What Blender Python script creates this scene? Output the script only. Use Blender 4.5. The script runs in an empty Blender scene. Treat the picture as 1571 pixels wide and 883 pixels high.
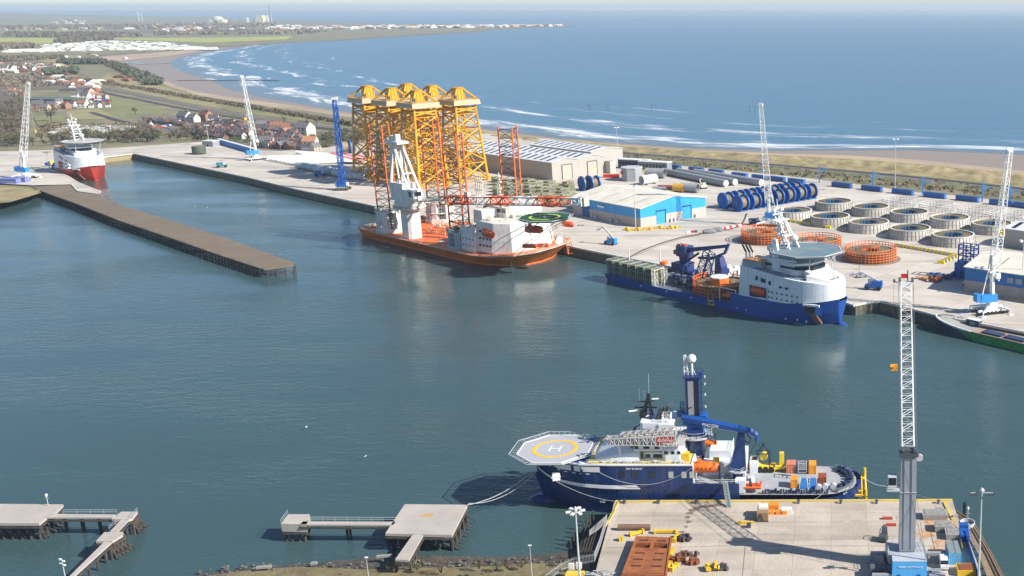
import bpy, math, random
from math import radians as R, sin, cos, tan, atan, pi, sqrt, atan2
S = bpy.context.scene
COL = S.collection
# ---------------------------------------------------------------- camera, world, sun, exposure
CW, CH, FPX, PPX, HOR, CAMH = 1571.0, 883.0, 1650.0, 1275.0, 12.0, 130.0
PITCH = atan((CH/2-HOR)/FPX)
cam = bpy.data.objects.new('camera', bpy.data.cameras.new('camera')); COL.objects.link(cam); S.camera = cam
cam.location = (0, 0, CAMH); cam.rotation_euler = (pi/2-PITCH, 0, 0)
cam.data.sensor_fit = 'HORIZONTAL'; cam.data.sensor_width = 36; cam.data.lens = 36*FPX/CW
cam.data.shift_x = (CW/2-PPX)/CW
cam.data.clip_start = 1; cam.data.clip_end = 120000
SUN_EL, SUN_AZ = R(35), R(107.5)      # azimuth of the sun, clockwise from +Y
W = bpy.data.worlds.new('World'); S.world = W; W.use_nodes = True
nt = W.node_tree; bg = nt.nodes['Background']
sky = nt.nodes.new('ShaderNodeTexSky'); sky.sky_type = 'NISHITA'; sky.sun_disc = False
sky.sun_elevation = SUN_EL; sky.sun_rotation = SUN_AZ; sky.altitude = 0; sky.air_density = .8; sky.dust_density = .3; sky.ozone_density = 3.0
nt.links.new(sky.outputs[0], bg.inputs[0]); bg.inputs[1].default_value = 0.09
sl = bpy.data.lights.new('sun', 'SUN'); sl.energy = 4.9; sl.angle = R(0.5); sl.color = (1, .95, .87)
so = bpy.data.objects.new('sun', sl); COL.objects.link(so)
so.rotation_euler = (pi/2-SUN_EL, 0, pi-SUN_AZ)
S.view_settings.view_transform = 'Standard'; S.view_settings.look = 'None'; S.view_settings.gamma = 1
S.view_settings.use_curve_mapping = False; S.view_settings.exposure = 0.70
S.cycles.volume_step_rate = 5; S.cycles.max_bounces = 6; S.cycles.volume_bounces = 0; S.cycles.transparent_max_bounces = 8
S.cycles.use_denoising = True; S.cycles.caustics_reflective = False; S.cycles.caustics_refractive = False
# ---------------------------------------------------------------- pixel -> place helpers (world metres)
def ray(px, py):
    a = (px-PPX)/FPX; b = -(py-CH/2)/FPX
    return (a, cos(PITCH)+b*sin(PITCH), -sin(PITCH)+b*cos(PITCH))
def P(px, py, z=5.0):
    d = ray(px, py); t = (z-CAMH)/d[2]
    return (d[0]*t, d[1]*t, z)
class Frame:
    def __init__(s, o, ang):
        s.o = (o[0], o[1], o[2] if len(o) > 2 else 0.0); s.a = ang; s.u = (cos(ang), sin(ang)); s.v = (-sin(ang), cos(ang))
    def loc(s, p):
        dx, dy = p[0]-s.o[0], p[1]-s.o[1]
        return (dx*s.u[0]+dy*s.u[1], dx*s.v[0]+dy*s.v[1], p[2]-s.o[2])
    def uz(s, px, py, v):            # pixel on the upright plane at this v
        d = ray(px, py); dv = d[0]*s.v[0]+d[1]*s.v[1]
        t = (v+s.o[0]*s.v[0]+s.o[1]*s.v[1])/dv
        q = s.loc((d[0]*t, d[1]*t, CAMH+d[2]*t)); return (q[0], q[2])
    def uv(s, px, py, z):
        q = s.loc(P(px, py, z+s.o[2])); return (q[0], q[1])
    def w(s, u, v, z=0):
        return (s.o[0]+u*s.u[0]+v*s.v[0], s.o[1]+u*s.u[1]+v*s.v[1], s.o[2]+z)
# ---------------------------------------------------------------- materials
_M = {}
def srgb(c):
    if isinstance(c, str):
        c = [int(c[i:i+2], 16)/255 for i in (0, 2, 4)]
        c = [x/12.92 if x <= .04045 else ((x+.055)/1.055)**2.4 for x in c]
    return tuple(c[:3])
def mat(name, c, rough=.6, metal=0., c2=None, scale=.15, amt=.5, bump=0., bscale=1., spec=.5, detail=6, lo=.35, hi=.65, slab=0., rot=0., runs=0., var=0.):
    """principled paint / concrete / steel with a second colour breaking it up in world-size patches"""
    if name in _M: return _M[name]
    m = bpy.data.materials.new(name); m.use_nodes = True; n = m.node_tree; b = n.nodes['Principled BSDF']; _M[name] = m
    c = srgb(c); b.inputs['Roughness'].default_value = rough; b.inputs['Metallic'].default_value = metal
    b.inputs['Specular IOR Level'].default_value = spec
    m.diffuse_color = (*c, 1)
    if c2 is None: c2 = tuple(x*.72 for x in c)
    c2 = srgb(c2)
    tc = n.nodes.new('ShaderNodeTexCoord'); mp = n.nodes.new('ShaderNodeMapping'); n.links.new(tc.outputs['Object'], mp.inputs[0])
    ns = n.nodes.new('ShaderNodeTexNoise'); ns.inputs['Scale'].default_value = scale; ns.inputs['Detail'].default_value = detail; ns.inputs['Roughness'].default_value = .65
    n.links.new(mp.outputs[0], ns.inputs[0])
    rp = n.nodes.new('ShaderNodeMapRange'); rp.inputs[1].default_value = lo; rp.inputs[2].default_value = hi; rp.inputs[4].default_value = amt
    n.links.new(ns.outputs[0], rp.inputs[0])
    mx = n.nodes.new('ShaderNodeMix'); mx.data_type = 'RGBA'; mx.inputs[6].default_value = (*c, 1); mx.inputs[7].default_value = (*c2, 1)
    n.links.new(rp.outputs[0], mx.inputs[0]); col = mx.outputs[2]
    def mul(x, y):
        q = n.nodes.new('ShaderNodeMix'); q.data_type = 'RGBA'; q.blend_type = 'MULTIPLY'; q.inputs[0].default_value = 1; n.links.new(x, q.inputs[6]); n.links.new(y, q.inputs[7]); return q.outputs[2]
    if var:        # every copy weathered a little differently
        oi = n.nodes.new('ShaderNodeObjectInfo'); r0 = n.nodes.new('ShaderNodeMapRange'); r0.inputs[3].default_value = 1-var; r0.inputs[4].default_value = 1+var*.4; n.links.new(oi.outputs['Random'], r0.inputs[0]); col = mul(col, r0.outputs[0])
    if slab:       # cast bays with their joints, each bay a little different, tyre-dark lanes across them
        m2 = n.nodes.new('ShaderNodeMapping'); m2.inputs['Rotation'].default_value = (0, 0, rot); n.links.new(tc.outputs['Object'], m2.inputs[0])
        bk = n.nodes.new('ShaderNodeTexBrick'); bk.offset = 0; bk.inputs['Scale'].default_value = 1; bk.inputs['Brick Width'].default_value = slab; bk.inputs['Row Height'].default_value = slab*.8; bk.inputs['Mortar Size'].default_value = .06; bk.inputs['Mortar Smooth'].default_value = .3
        bk.inputs['Color1'].default_value = (1, 1, 1, 1); bk.inputs['Color2'].default_value = (.84, .83, .81, 1); bk.inputs['Mortar'].default_value = (.62, .6, .57, 1); n.links.new(m2.outputs[0], bk.inputs[0]); col = mul(col, bk.outputs[0])
        m3 = n.nodes.new('ShaderNodeMapping'); m3.inputs['Rotation'].default_value = (0, 0, rot); m3.inputs['Scale'].default_value = (.008, .16, 1); n.links.new(tc.outputs['Object'], m3.inputs[0])
        n3 = n.nodes.new('ShaderNodeTexNoise'); n3.inputs['Scale'].default_value = 1; n3.inputs['Detail'].default_value = 5; n3.inputs['Distortion'].default_value = .6; n.links.new(m3.outputs[0], n3.inputs[0])
        r3 = n.nodes.new('ShaderNodeMapRange'); r3.inputs[1].default_value = .52; r3.inputs[2].default_value = .75; r3.inputs[3].default_value = 1; r3.inputs[4].default_value = .62; n.links.new(n3.outputs[0], r3.inputs[0]); col = mul(col, r3.outputs[0])
    if runs:       # rain and rust runs down upright plating
        m3 = n.nodes.new('ShaderNodeMapping'); m3.inputs['Scale'].default_value = (1.1, 1.1, .09); n.links.new(tc.outputs['Object'], m3.inputs[0])
        n3 = n.nodes.new('ShaderNodeTexNoise'); n3.inputs['Scale'].default_value = .8; n3.inputs['Detail'].default_value = 5; n.links.new(m3.outputs[0], n3.inputs[0])
        r3 = n.nodes.new('ShaderNodeMapRange'); r3.inputs[1].default_value = .52; r3.inputs[2].default_value = .72; r3.inputs[4].default_value = runs; n.links.new(n3.outputs[0], r3.inputs[0])
        q = n.nodes.new('ShaderNodeMix'); q.data_type = 'RGBA'; q.inputs[7].default_value = (.16, .10, .07, 1); n.links.new(r3.outputs[0], q.inputs[0]); n.links.new(col, q.inputs[6]); col = q.outputs[2]
    n.links.new(col, b.inputs['Base Color'])
    if bump:
        bn = n.nodes.new('ShaderNodeTexNoise'); bn.inputs['Scale'].default_value = bscale; bn.inputs['Detail'].default_value = 4
        n.links.new(tc.outputs['Object'], bn.inputs[0])
        bp = n.nodes.new('ShaderNodeBump'); bp.inputs['Strength'].default_value = bump; bp.inputs['Distance'].default_value = .5
        n.links.new(bn.outputs[0], bp.inputs['Height']); n.links.new(bp.outputs[0], b.inputs['Normal'])
    return m
# ---------------------------------------------------------------- mesh builder
class MB:
    def __init__(s): s.v = []; s.f = []; s.m = []; s.mi = 0
    def _a(s, vs, fs):
        o = len(s.v); s.v += vs; s.f += [tuple(i+o for i in f) for f in fs]; s.m += [s.mi]*len(fs); return s
    def use(s, i): s.mi = i; return s
    def box(s, x0, x1, y0, y1, z0, z1, tx=0, ty=0):   # tx,ty: inset of the top
        return s._a([(x0,y0,z0),(x1,y0,z0),(x1,y1,z0),(x0,y1,z0),(x0+tx,y0+ty,z1),(x1-tx,y0+ty,z1),(x1-tx,y1-ty,z1),(x0+tx,y1-ty,z1)],
                    [(0,3,2,1),(4,5,6,7),(0,1,5,4),(1,2,6,5),(2,3,7,6),(3,0,4,7)])
    def cbox(s, c, sz, rz=0.):
        hx, hy, hz = sz[0]/2, sz[1]/2, sz[2]/2; C, Sn = cos(rz), sin(rz)
        vs = [(c[0]+x*C-y*Sn, c[1]+x*Sn+y*C, c[2]+z) for z in (-hz, hz) for x, y in ((-hx,-hy),(hx,-hy),(hx,hy),(-hx,hy))]
        return s._a(vs, [(0,3,2,1),(4,5,6,7),(0,1,5,4),(1,2,6,5),(2,3,7,6),(3,0,4,7)])
    def bar(s, p, q, r, n=4, r2=None, cap=True):
        r2 = r if r2 is None else r2
        d = [q[i]-p[i] for i in range(3)]; L = sqrt(sum(x*x for x in d)) or 1e-6; d = [x/L for x in d]
        a = (0, 0, 1) if abs(d[2]) < .9 else (1, 0, 0)
        e = [a[1]*d[2]-a[2]*d[1], a[2]*d[0]-a[0]*d[2], a[0]*d[1]-a[1]*d[0]]; l = sqrt(sum(x*x for x in e)); e = [x/l for x in e]
        g = [d[1]*e[2]-d[2]*e[1], d[2]*e[0]-d[0]*e[2], d[0]*e[1]-d[1]*e[0]]
        vs = []
        for c, rr in ((p, r), (q, r2)):
            for k in range(n):
                t = 2*pi*(k+.5)/n; vs.append(tuple(c[i]+rr*(cos(t)*e[i]+sin(t)*g[i]) for i in range(3)))
        fs = [(k, (k+1) % n, n+(k+1) % n, n+k) for k in range(n)]
        if cap: fs += [tuple(range(n-1, -1, -1)), tuple(range(n, 2*n))]
        return s._a(vs, fs)
    def path(s, pts, r, n=4):
        for a, b in zip(pts, pts[1:]): s.bar(a, b, r, n)
        return s
    def prism(s, poly, z0, z1, poly2=None):
        n = len(poly); poly2 = poly2 or poly
        z0 = z0 if isinstance(z0, (list, tuple)) else [z0]*n; z1 = z1 if isinstance(z1, (list, tuple)) else [z1]*n
        vs = [(p[0], p[1], z0[i]) for i, p in enumerate(poly)]+[(p[0], p[1], z1[i]) for i, p in enumerate(poly2)]
        return s._a(vs, [(i, (i+1) % n, n+(i+1) % n, n+i) for i in range(n)]+[tuple(range(n-1, -1, -1)), tuple(range(n, 2*n))])
    def vprism(s, poly, y0, y1):          # outline in (x,z), thickness along y
        n = len(poly); vs = [(p[0], y0, p[1]) for p in poly]+[(p[0], y1, p[1]) for p in poly]
        return s._a(vs, [(i, (i+1) % n, n+(i+1) % n, n+i) for i in range(n)]+[tuple(range(n-1, -1, -1)), tuple(range(n, 2*n))])
    def xprism(s, poly, x0, x1):          # outline in (y,z), thickness along x
        n = len(poly); vs = [(x0, p[0], p[1]) for p in poly]+[(x1, p[0], p[1]) for p in poly]
        return s._a(vs, [(i, (i+1) % n, n+(i+1) % n, n+i) for i in range(n)]+[tuple(range(n-1, -1, -1)), tuple(range(n, 2*n))])
    def rev(s, prof, c=(0,0,0), n=16, axis='z', close=False):
        vs = []
        for r, h in prof:
            for k in range(n):
                t = 2*pi*k/n; a, b = r*cos(t), r*sin(t)
                vs.append((c[0]+a, c[1]+b, c[2]+h) if axis == 'z' else (c[0]+h, c[1]+a, c[2]+b) if axis == 'x' else (c[0]+a, c[1]+h, c[2]+b))
        m = len(prof); fs = []
        for j in range(m if close else m-1):
            for k in range(n):
                j2 = (j+1) % m; fs.append((j*n+k, j*n+(k+1) % n, j2*n+(k+1) % n, j2*n+k))
        if not close:
            if prof[0][0] > 1e-4: fs.append(tuple(range(n-1, -1, -1)))
            if prof[-1][0] > 1e-4: fs.append(tuple(range((m-1)*n, m*n)))
        return s._a(vs, fs)
    def ring(s, c, r0, r1, z0, z1, n=32, axis='z'):
        return s.rev([(r0, z0), (r1, z0), (r1, z1), (r0, z1)], c, n, axis, close=True)
    def loft(s, secs, closed=False, caps=True):
        n = len(secs[0]); vs = [tuple(p) for sec in secs for p in sec]; fs = []
        for j in range(len(secs)-1):
            for k in range(n if closed else n-1):
                fs.append((j*n+k, j*n+(k+1) % n, (j+1)*n+(k+1) % n, (j+1)*n+k))
        if caps: fs += [tuple(range(n-1, -1, -1)), tuple(range((len(secs)-1)*n, len(secs)*n))]
        return s._a(vs, fs)
    def poly(s, pts): return s._a([tuple(p) for p in pts], [tuple(range(len(pts)))])
    def truss(s, p, q, w0, w1, bays, r, rb=None, wid=None, nc=4, h0=None, h1=None):
        """lattice box/triangle girder from p to q; wid = direction of the width"""
        rb = rb or r*.55; h0 = h0 or w0; h1 = h1 or w1
        d = [q[i]-p[i] for i in range(3)]; L = sqrt(sum(x*x for x in d)); d = [x/L for x in d]
        a = wid or (1, 0, 0); dt = sum(a[i]*d[i] for i in range(3)); e = [a[i]-dt*d[i] for i in range(3)]; l = sqrt(sum(x*x for x in e)); e = [x/l for x in e]
        g = [d[1]*e[2]-d[2]*e[1], d[2]*e[0]-d[0]*e[2], d[0]*e[1]-d[1]*e[0]]
        cs = [(-.5, -.5), (.5, -.5), (.5, .5), (-.5, .5)] if nc == 4 else [(-.5, -.5), (.5, -.5), (0, .5)]
        st = []
        for j in range(bays+1):
            t = j/bays; w = w0+(w1-w0)*t; h = h0+(h1-h0)*t
            st.append([tuple(p[i]+d[i]*L*t+e[i]*a*w+g[i]*b*h for i in range(3)) for a, b in cs])
        for k in range(nc): s.bar(st[0][k], st[-1][k], r, 4)
        for j in range(bays):
            for k in range(nc):
                k2 = (k+1) % nc
                s.bar(st[j][k] if j % 2 else st[j][k2], st[j+1][k2] if j % 2 else st[j+1][k], rb, 3, cap=False)
                s.bar(st[j+1][k], st[j+1][k2], rb, 3, cap=False)
        return s
    def rail(s, pts, h=1.1, step=3., r=.06, closed=False, mid=True):
        if closed: pts = list(pts)+[pts[0]]
        for a, b in zip(pts, pts[1:]):
            L = sqrt(sum((a[i]-b[i])**2 for i in range(3))); n = max(1, int(L/step))
            for k in range(n+1):
                t = k/n; q = tuple(a[i]+(b[i]-a[i])*t for i in range(3)); s.bar(q, (q[0], q[1], q[2]+h), r, 3)
            for hh in ((h, h*.5) if mid else (h,)): s.bar((a[0], a[1], a[2]+hh), (b[0], b[1], b[2]+hh), r, 3)
        return s
    def blob(s, c, r, seed=0, n=8, m=5, j=.25):
        rnd = random.Random(seed); vs = [(c[0], c[1], c[2]-r[2])]
        for a in range(1, m):
            ph = -pi/2+pi*a/m
            for k in range(n):
                t = 2*pi*(k+.5*(a % 2))/n; q = 1+rnd.uniform(-j, j)
                vs.append((c[0]+r[0]*q*cos(ph)*cos(t), c[1]+r[1]*q*cos(ph)*sin(t), c[2]+r[2]*q*sin(ph)))
        vs.append((c[0], c[1], c[2]+r[2])); fs = [(0, 1+(k+1) % n, 1+k) for k in range(n)]
        for a in range(m-2):
            for k in range(n): fs.append((1+a*n+k, 1+a*n+(k+1) % n, 1+(a+1)*n+(k+1) % n, 1+(a+1)*n+k))
        o = 1+(m-2)*n; fs += [(o+k, o+(k+1) % n, len(vs)-1) for k in range(n)]
        return s._a(vs, fs)
    def mesh(s, name, mats, smooth=False):
        me = bpy.data.meshes.new(name); me.from_pydata(s.v, [], s.f); mats = mats if isinstance(mats, (list, tuple)) else [mats]
        for m in mats: me.materials.append(m)
        if len(mats) > 1: me.polygons.foreach_set('material_index', s.m)
        if smooth: me.polygons.foreach_set('use_smooth', [True]*len(s.f))
        me.validate(); me.update(); return me
    def build(s, name, mats, parent=None, smooth=False, label=None, loc=None, rz=0):
        o = bpy.data.objects.new(name, s.mesh(name, mats, smooth)); COL.objects.link(o)
        if parent: o.parent = parent
        if label: o['label'] = label
        if loc: o.location = loc; o.rotation_euler.z = rz
        return o
def tag(o, label, cat, group=None):
    o['label'] = label; o['category'] = cat
    if group: o['group'] = group
    return o
def thing(name, label, cat, loc=(0,0,0), rz=0., group=None):
    o = bpy.data.objects.new(name, None); COL.objects.link(o); o.location = loc; o.rotation_euler.z = rz; o.empty_display_size = 2
    return tag(o, label, cat, group)
def struct(o, kind='structure'): o['kind'] = kind; return o
def kids(o): return [c for c in o.children]
def dup(o, loc, rz=0., label=None, group=None, sc=None, parent=None):
    r = o.copy(); COL.objects.link(r)
    if parent is None:
        r.location = loc; r.rotation_euler.z = rz
        if label: r['label'] = label
        if group: r['group'] = group
        if sc: r.scale = (sc, sc, sc)
    else: r.parent = parent
    for c in kids(o): dup(c, None, parent=r)
    return r
def text(name, body, size, m, parent, loc, rot, ext=.02, label=None):
    c = bpy.data.curves.new(name, 'FONT'); c.body = body; c.size = size; c.extrude = ext; c.align_x = 'CENTER'; c.align_y = 'CENTER'; c.materials.append(m)
    tmp = bpy.data.objects.new(name+'_tmp', c); COL.objects.link(tmp); dg = bpy.context.evaluated_depsgraph_get(); dg.update()
    me = bpy.data.meshes.new_from_object(tmp.evaluated_get(dg)); bpy.data.objects.remove(tmp)
    o = bpy.data.objects.new(name, me); COL.objects.link(o); o.parent = parent; o.location = loc; o.rotation_euler = rot
    return o
ORD = ['first', 'second', 'third', 'fourth', 'fifth', 'sixth', 'seventh', 'eighth', 'ninth', 'tenth', 'eleventh', 'twelfth', 'thirteenth', 'fourteenth', 'fifteenth', 'sixteenth', 'seventeenth', 'eighteenth', 'nineteenth', 'twentieth', 'twenty-first', 'twenty-second']
def lerp(a, b, t): return tuple(a[i]+(b[i]-a[i])*t for i in range(len(a)))
# common paints
WHITE = mat('white_paint', (.78,.78,.76), .45, c2=(.6,.59,.55), scale=.25, amt=.5)
CREAM = mat('cream_paint', (.72,.68,.52), .5)
GREY = mat('grey_paint', (.30,.32,.34), .5)
LGREY = mat('light_grey_paint', (.5,.52,.53), .5)
DGREY = mat('dark_grey_paint', (.07,.08,.09), .5)
BLACK = mat('black_rubber', (.012,.012,.013), .6)
GLASS = mat('dark_window_glass', (.02,.03,.04), .12)
ORANGE = mat('lifeboat_orange', (.85,.19,.02), .4, c2=(.7,.13,.015))
REDOR = mat('orange_red_paint', (.72,.11,.03), .5, c2=(.45,.09,.03), scale=.3)
YELLOW = mat('safety_yellow', (.78,.50,.02), .5, c2=(.6,.36,.03), scale=.3)
RED = mat('red_paint', (.55,.02,.02), .5)
NAVY = mat('navy_paint', (.012,.04,.16), .35, c2=(.008,.028,.11), scale=.12)
BLUE = mat('bright_blue_paint', (.01,.10,.40), .4, c2=(.012,.07,.27), scale=.3)
CYAN = mat('sky_blue_paint', (.02,.24,.62), .45, c2=(.03,.18,.48), scale=.3)
RUST = mat('rusty_steel', (.27,.085,.03), .8, c2=(.14,.045,.02), scale=.6, amt=.9)
TIMBER = mat('weathered_timber', (.085,.07,.056), .9, c2=(.035,.03,.026), scale=.8, amt=.9)
ROPE = mat('mooring_rope', (.55,.55,.52), .8)
GREEN = mat('green_paint', (.02,.12,.05), .5)
# ---------------------------------------------------------------- water
def water(name, deep, deep2, rough, s1, s2, strength, foam=False, rot=0.5):
    m = bpy.data.materials.new(name); m.use_nodes = True; n = m.node_tree; b = n.nodes['Principled BSDF']; L = n.links
    b.inputs['IOR'].default_value = 1.33; b.inputs['Specular IOR Level'].default_value = .36; b.inputs['Roughness'].default_value = rough
    tc = n.nodes.new('ShaderNodeTexCoord')
    def noise(sc, stretch, det, rz=rot):
        mp = n.nodes.new('ShaderNodeMapping'); mp.inputs['Rotation'].default_value = (0, 0, rz); mp.inputs['Scale'].default_value = (1, stretch, 1)
        ns = n.nodes.new('ShaderNodeTexNoise'); ns.inputs['Scale'].default_value = sc; ns.inputs['Detail'].default_value = det; ns.inputs['Roughness'].default_value = .55
        L.new(tc.outputs['Object'], mp.inputs[0]); L.new(mp.outputs[0], ns.inputs[0]); return ns.outputs[0]
    def mth(op, a, c):
        q = n.nodes.new('ShaderNodeMath'); q.operation = op
        for i, x in enumerate((a, c)):
            if isinstance(x, (int, float)): q.inputs[i].default_value = x
            else: L.new(x, q.inputs[i])
        return q.outputs[0]
    h = mth('ADD', mth('MULTIPLY', noise(s1, 2.6, 4), 1.0), mth('MULTIPLY', noise(s2, 1.8, 3, rot+.5), .8))
    wind = noise(.0075, 3.2, 5, -.45)                       # gust patches roughen the surface
    rp = n.nodes.new('ShaderNodeMapRange'); rp.inputs[1].default_value = .38; rp.inputs[2].default_value = .62; rp.inputs[3].default_value = strength*.3; rp.inputs[4].default_value = strength*1.8
    L.new(wind, rp.inputs[0])
    bp = n.nodes.new('ShaderNodeBump'); bp.inputs['Distance'].default_value = 1.; L.new(h, bp.inputs['Height']); L.new(rp.outputs[0], bp.inputs['Strength']); L.new(bp.outputs[0], b.inputs['Normal'])
    mx = n.nodes.new('ShaderNodeMix'); mx.data_type = 'RGBA'; mx.inputs[6].default_value = (*deep, 1); mx.inputs[7].default_value = (*deep2, 1)
    L.new(noise(.0035, 1.6, 4, .3), mx.inputs[0]); col = mx.outputs[2]
    if foam:
        uv = n.nodes.new('ShaderNodeUVMap'); sp = n.nodes.new('ShaderNodeSeparateXYZ'); L.new(uv.outputs[0], sp.inputs[0])
        cb = n.nodes.new('ShaderNodeCombineXYZ'); L.new(mth('MULTIPLY', sp.outputs[0], .009), cb.inputs[0]); L.new(mth('MULTIPLY', sp.outputs[1], 20.), cb.inputs[1])
        f1 = n.nodes.new('ShaderNodeTexNoise'); f1.inputs['Scale'].default_value = 1.; f1.inputs['Detail'].default_value = 10; f1.inputs['Roughness'].default_value = .74; f1.inputs['Distortion'].default_value = .5
        L.new(cb.outputs[0], f1.inputs[0])
        big = noise(.003, 1.5, 2, 0)
        wave = n.nodes.new('ShaderNodeMath'); wave.operation = 'SINE'
        L.new(mth('ADD', mth('MULTIPLY', sp.outputs[1], 30.), mth('MULTIPLY', big, 9.)), wave.inputs[0])
        fall = mth('SUBTRACT', mth('ADD', mth('MULTIPLY', wave.outputs[0], .11), f1.outputs[0]), mth('MULTIPLY', sp.outputs[1], .22))
        r2 = n.nodes.new('ShaderNodeMapRange'); r2.inputs[1].default_value = .50; r2.inputs[2].default_value = .68; L.new(fall, r2.inputs[0])
        r3 = n.nodes.new('ShaderNodeMapRange'); r3.inputs[1].default_value = 1.; r3.inputs[2].default_value = .8; L.new(sp.outputs[1], r3.inputs[0])
        fm = mth('MULTIPLY', r2.outputs[0], r3.outputs[0])
        # sand stirred up in the shallows
        sh = n.nodes.new('ShaderNodeMapRange'); sh.inputs[1].default_value = .16; sh.inputs[2].default_value = 0.; sh.inputs[4].default_value = .45; L.new(sp.outputs[1], sh.inputs[0])
        ms = n.nodes.new('ShaderNodeMix'); ms.data_type = 'RGBA'; L.new(sh.outputs[0], ms.inputs[0]); L.new(col, ms.inputs[6]); ms.inputs[7].default_value = (.20, .17, .13, 1)
        mf = n.nodes.new('ShaderNodeMix'); mf.data_type = 'RGBA'; L.new(fm, mf.inputs[0]); L.new(ms.outputs[2], mf.inputs[6]); mf.inputs[7].default_value = (.75, .77, .78, 1)
        col = mf.outputs[2]
        rr = n.nodes.new('ShaderNodeMapRange'); rr.inputs[3].default_value = rough; rr.inputs[4].default_value = .8; L.new(fm, rr.inputs[0]); L.new(rr.outputs[0], b.inputs['Roughness'])
    L.new(col, b.inputs['Base Color'])
    return m
SEA1, SEA2 = (.058, .150, .235), (.078, .175, .255)
SEAW = water('sea_water', SEA1, SEA2, .30, .05, .16, .55, rot=.15)
SURFW = water('surf_water', SEA1, SEA2, .30, .05, .16, .55, foam=True, rot=.15)
HARB = water('harbour_water', (.036, .073, .078), (.052, .096, .100), .12, .11, .45, .22, rot=-.35)
def sheet(name, pts, m, z, kind='structure'):
    o = MB().poly([P(x, y, z) for x, y in pts]).build(name, m); o['kind'] = kind; return o
def resample(a, n):
    L = [0.]
    for p, q in zip(a, a[1:]): L.append(L[-1]+sqrt((p[0]-q[0])**2+(p[1]-q[1])**2))
    out = []; j = 0
    for i in range(n):
        d = L[-1]*i/(n-1)
        while j < len(L)-2 and L[j+1] < d: j += 1
        t = (d-L[j])/max(1e-6, L[j+1]-L[j]); out.append(lerp(a[j], a[j+1], t))
    return out
def pairs(A, n):        # A: list of ((x,y),(x,y)) pixel pairs -> n interpolated pairs
    out = []
    for i in range(n):
        t = i/(n-1)*(len(A)-1); k = min(int(t), len(A)-2); t -= k
        out.append((lerp(A[k][0], A[k+1][0], t), lerp(A[k][1], A[k+1][1], t)))
    return out
o = MB().poly([(-60000, 250, 0), (60000, 250, 0), (60000, 60000, 0), (-60000, 60000, 0)]).build('sea', SEAW); struct(o)
o = MB().poly([(-900, 60, .06), (900, 60, .06), (900, 1050, .06), (-900, 1050, .06)]).build('harbour_water', HARB); struct(o)
SURF = [((1750,250),(1750,205)),((1571,237),(1571,186)),((1400,230),(1400,180)),((1200,231),(1200,172)),((1060,227),(1060,160)),((960,220),(960,150)),((860,212),(880,140)),
        ((740,197),(790,128)),((600,182),(700,118)),((520,169),(660,108)),((460,159),(630,102)),((400,149),(610,95)),((350,136),(600,90)),((325,124),(590,87)),((285,112),(570,83)),
        ((262,103),(560,80)),((262,93),(550,76)),((290,84),(540,73)),((330,77),(520,69)),((380,70),(500,66)),((430,66),(520,62.5)),((500,61),(560,60)),((560,57),(620,56.5))]
def surf():
    n, m = 220, 12; pr = pairs(SURF, n); vs = []; uvs = []; u = 0; prev = None
    for a, b in pr:
        A, B = P(*a, 0), P(*b, 0)
        mid = lerp(A, B, .3)
        if prev: u += sqrt((mid[0]-prev[0])**2+(mid[1]-prev[1])**2)
        prev = mid
        for k in range(m+1):
            t = (k/m)**1.3; q = lerp(A, B, t); vs.append((q[0], q[1], .10)); uvs.append((u, t))
    fs = [(i*(m+1)+k, i*(m+1)+k+1, (i+1)*(m+1)+k+1, (i+1)*(m+1)+k) for i in range(n-1) for k in range(m)]
    me = bpy.data.meshes.new('sea_surf'); me.from_pydata(vs, [], fs); me.materials.append(SURFW); l = me.uv_layers.new(name='UVMap')
    for i, lp in enumerate(me.loops): l.data[i].uv = uvs[lp.vertex_index]
    o = bpy.data.objects.new('sea_surf', me); COL.objects.link(o); o['kind'] = 'structure'
surf()
# ---------------------------------------------------------------- land beyond the port
GND = mat('ground_scrub', (.26,.215,.13), .95, c2=(.13,.135,.07), scale=.02, amt=1., detail=9, bump=.4, bscale=.15)
SAND = mat('beach_sand', (.46,.35,.23), .9, c2=(.32,.25,.18), scale=.006, amt=1., detail=7)
WETS = mat('wet_sand', (.30,.225,.17), .5, c2=(.27,.23,.20), scale=.005, amt=1.)
DUNE = mat('dune_grass', (.38,.30,.155), .95, c2=(.20,.165,.075), scale=.09, amt=1., detail=8, bump=.5, bscale=.3)
SCRUB = mat('scrub_grass', (.19,.18,.085), .95, c2=(.10,.10,.05), scale=.09, amt=1., detail=8, bump=.6, bscale=.3)
F1 = mat('pasture', (.22,.22,.09), .95, c2=(.17,.165,.075), scale=.02, amt=1., detail=7)
F2 = mat('dry_field', (.32,.275,.135), .95, c2=(.22,.20,.09), scale=.02, amt=1., detail=7)
F3 = mat('bright_field', (.42,.40,.08), .95, c2=(.28,.31,.08), scale=.006, amt=1.)
F4 = mat('bare_earth', (.19,.15,.12), .95, c2=(.11,.10,.07), scale=.015, amt=1.)
WOODM = mat('bare_woodland', (.15,.115,.085), .95, c2=(.09,.075,.05), scale=.05, amt=1., bump=1., bscale=.12)
ROAD = mat('asphalt', (.055,.055,.058), .85)
RAIL = mat('rail_ballast', (.15,.135,.12), .9)
o = sheet('wet_sand', [(1750,252),(1571,237),(1400,230),(1200,231),(1060,227),(960,220),(860,212),(740,197),(600,182),(520,169),(460,159),(400,149),(350,136),(325,124),(285,112),(262,103),(262,93),(290,84),(330,77),(380,70),(430,66),(500,61),(560,57),(640,51),(560,50),(300,60),(100,80),(60,110),(300,200),(900,280),(1750,340)], WETS, .35)
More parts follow.
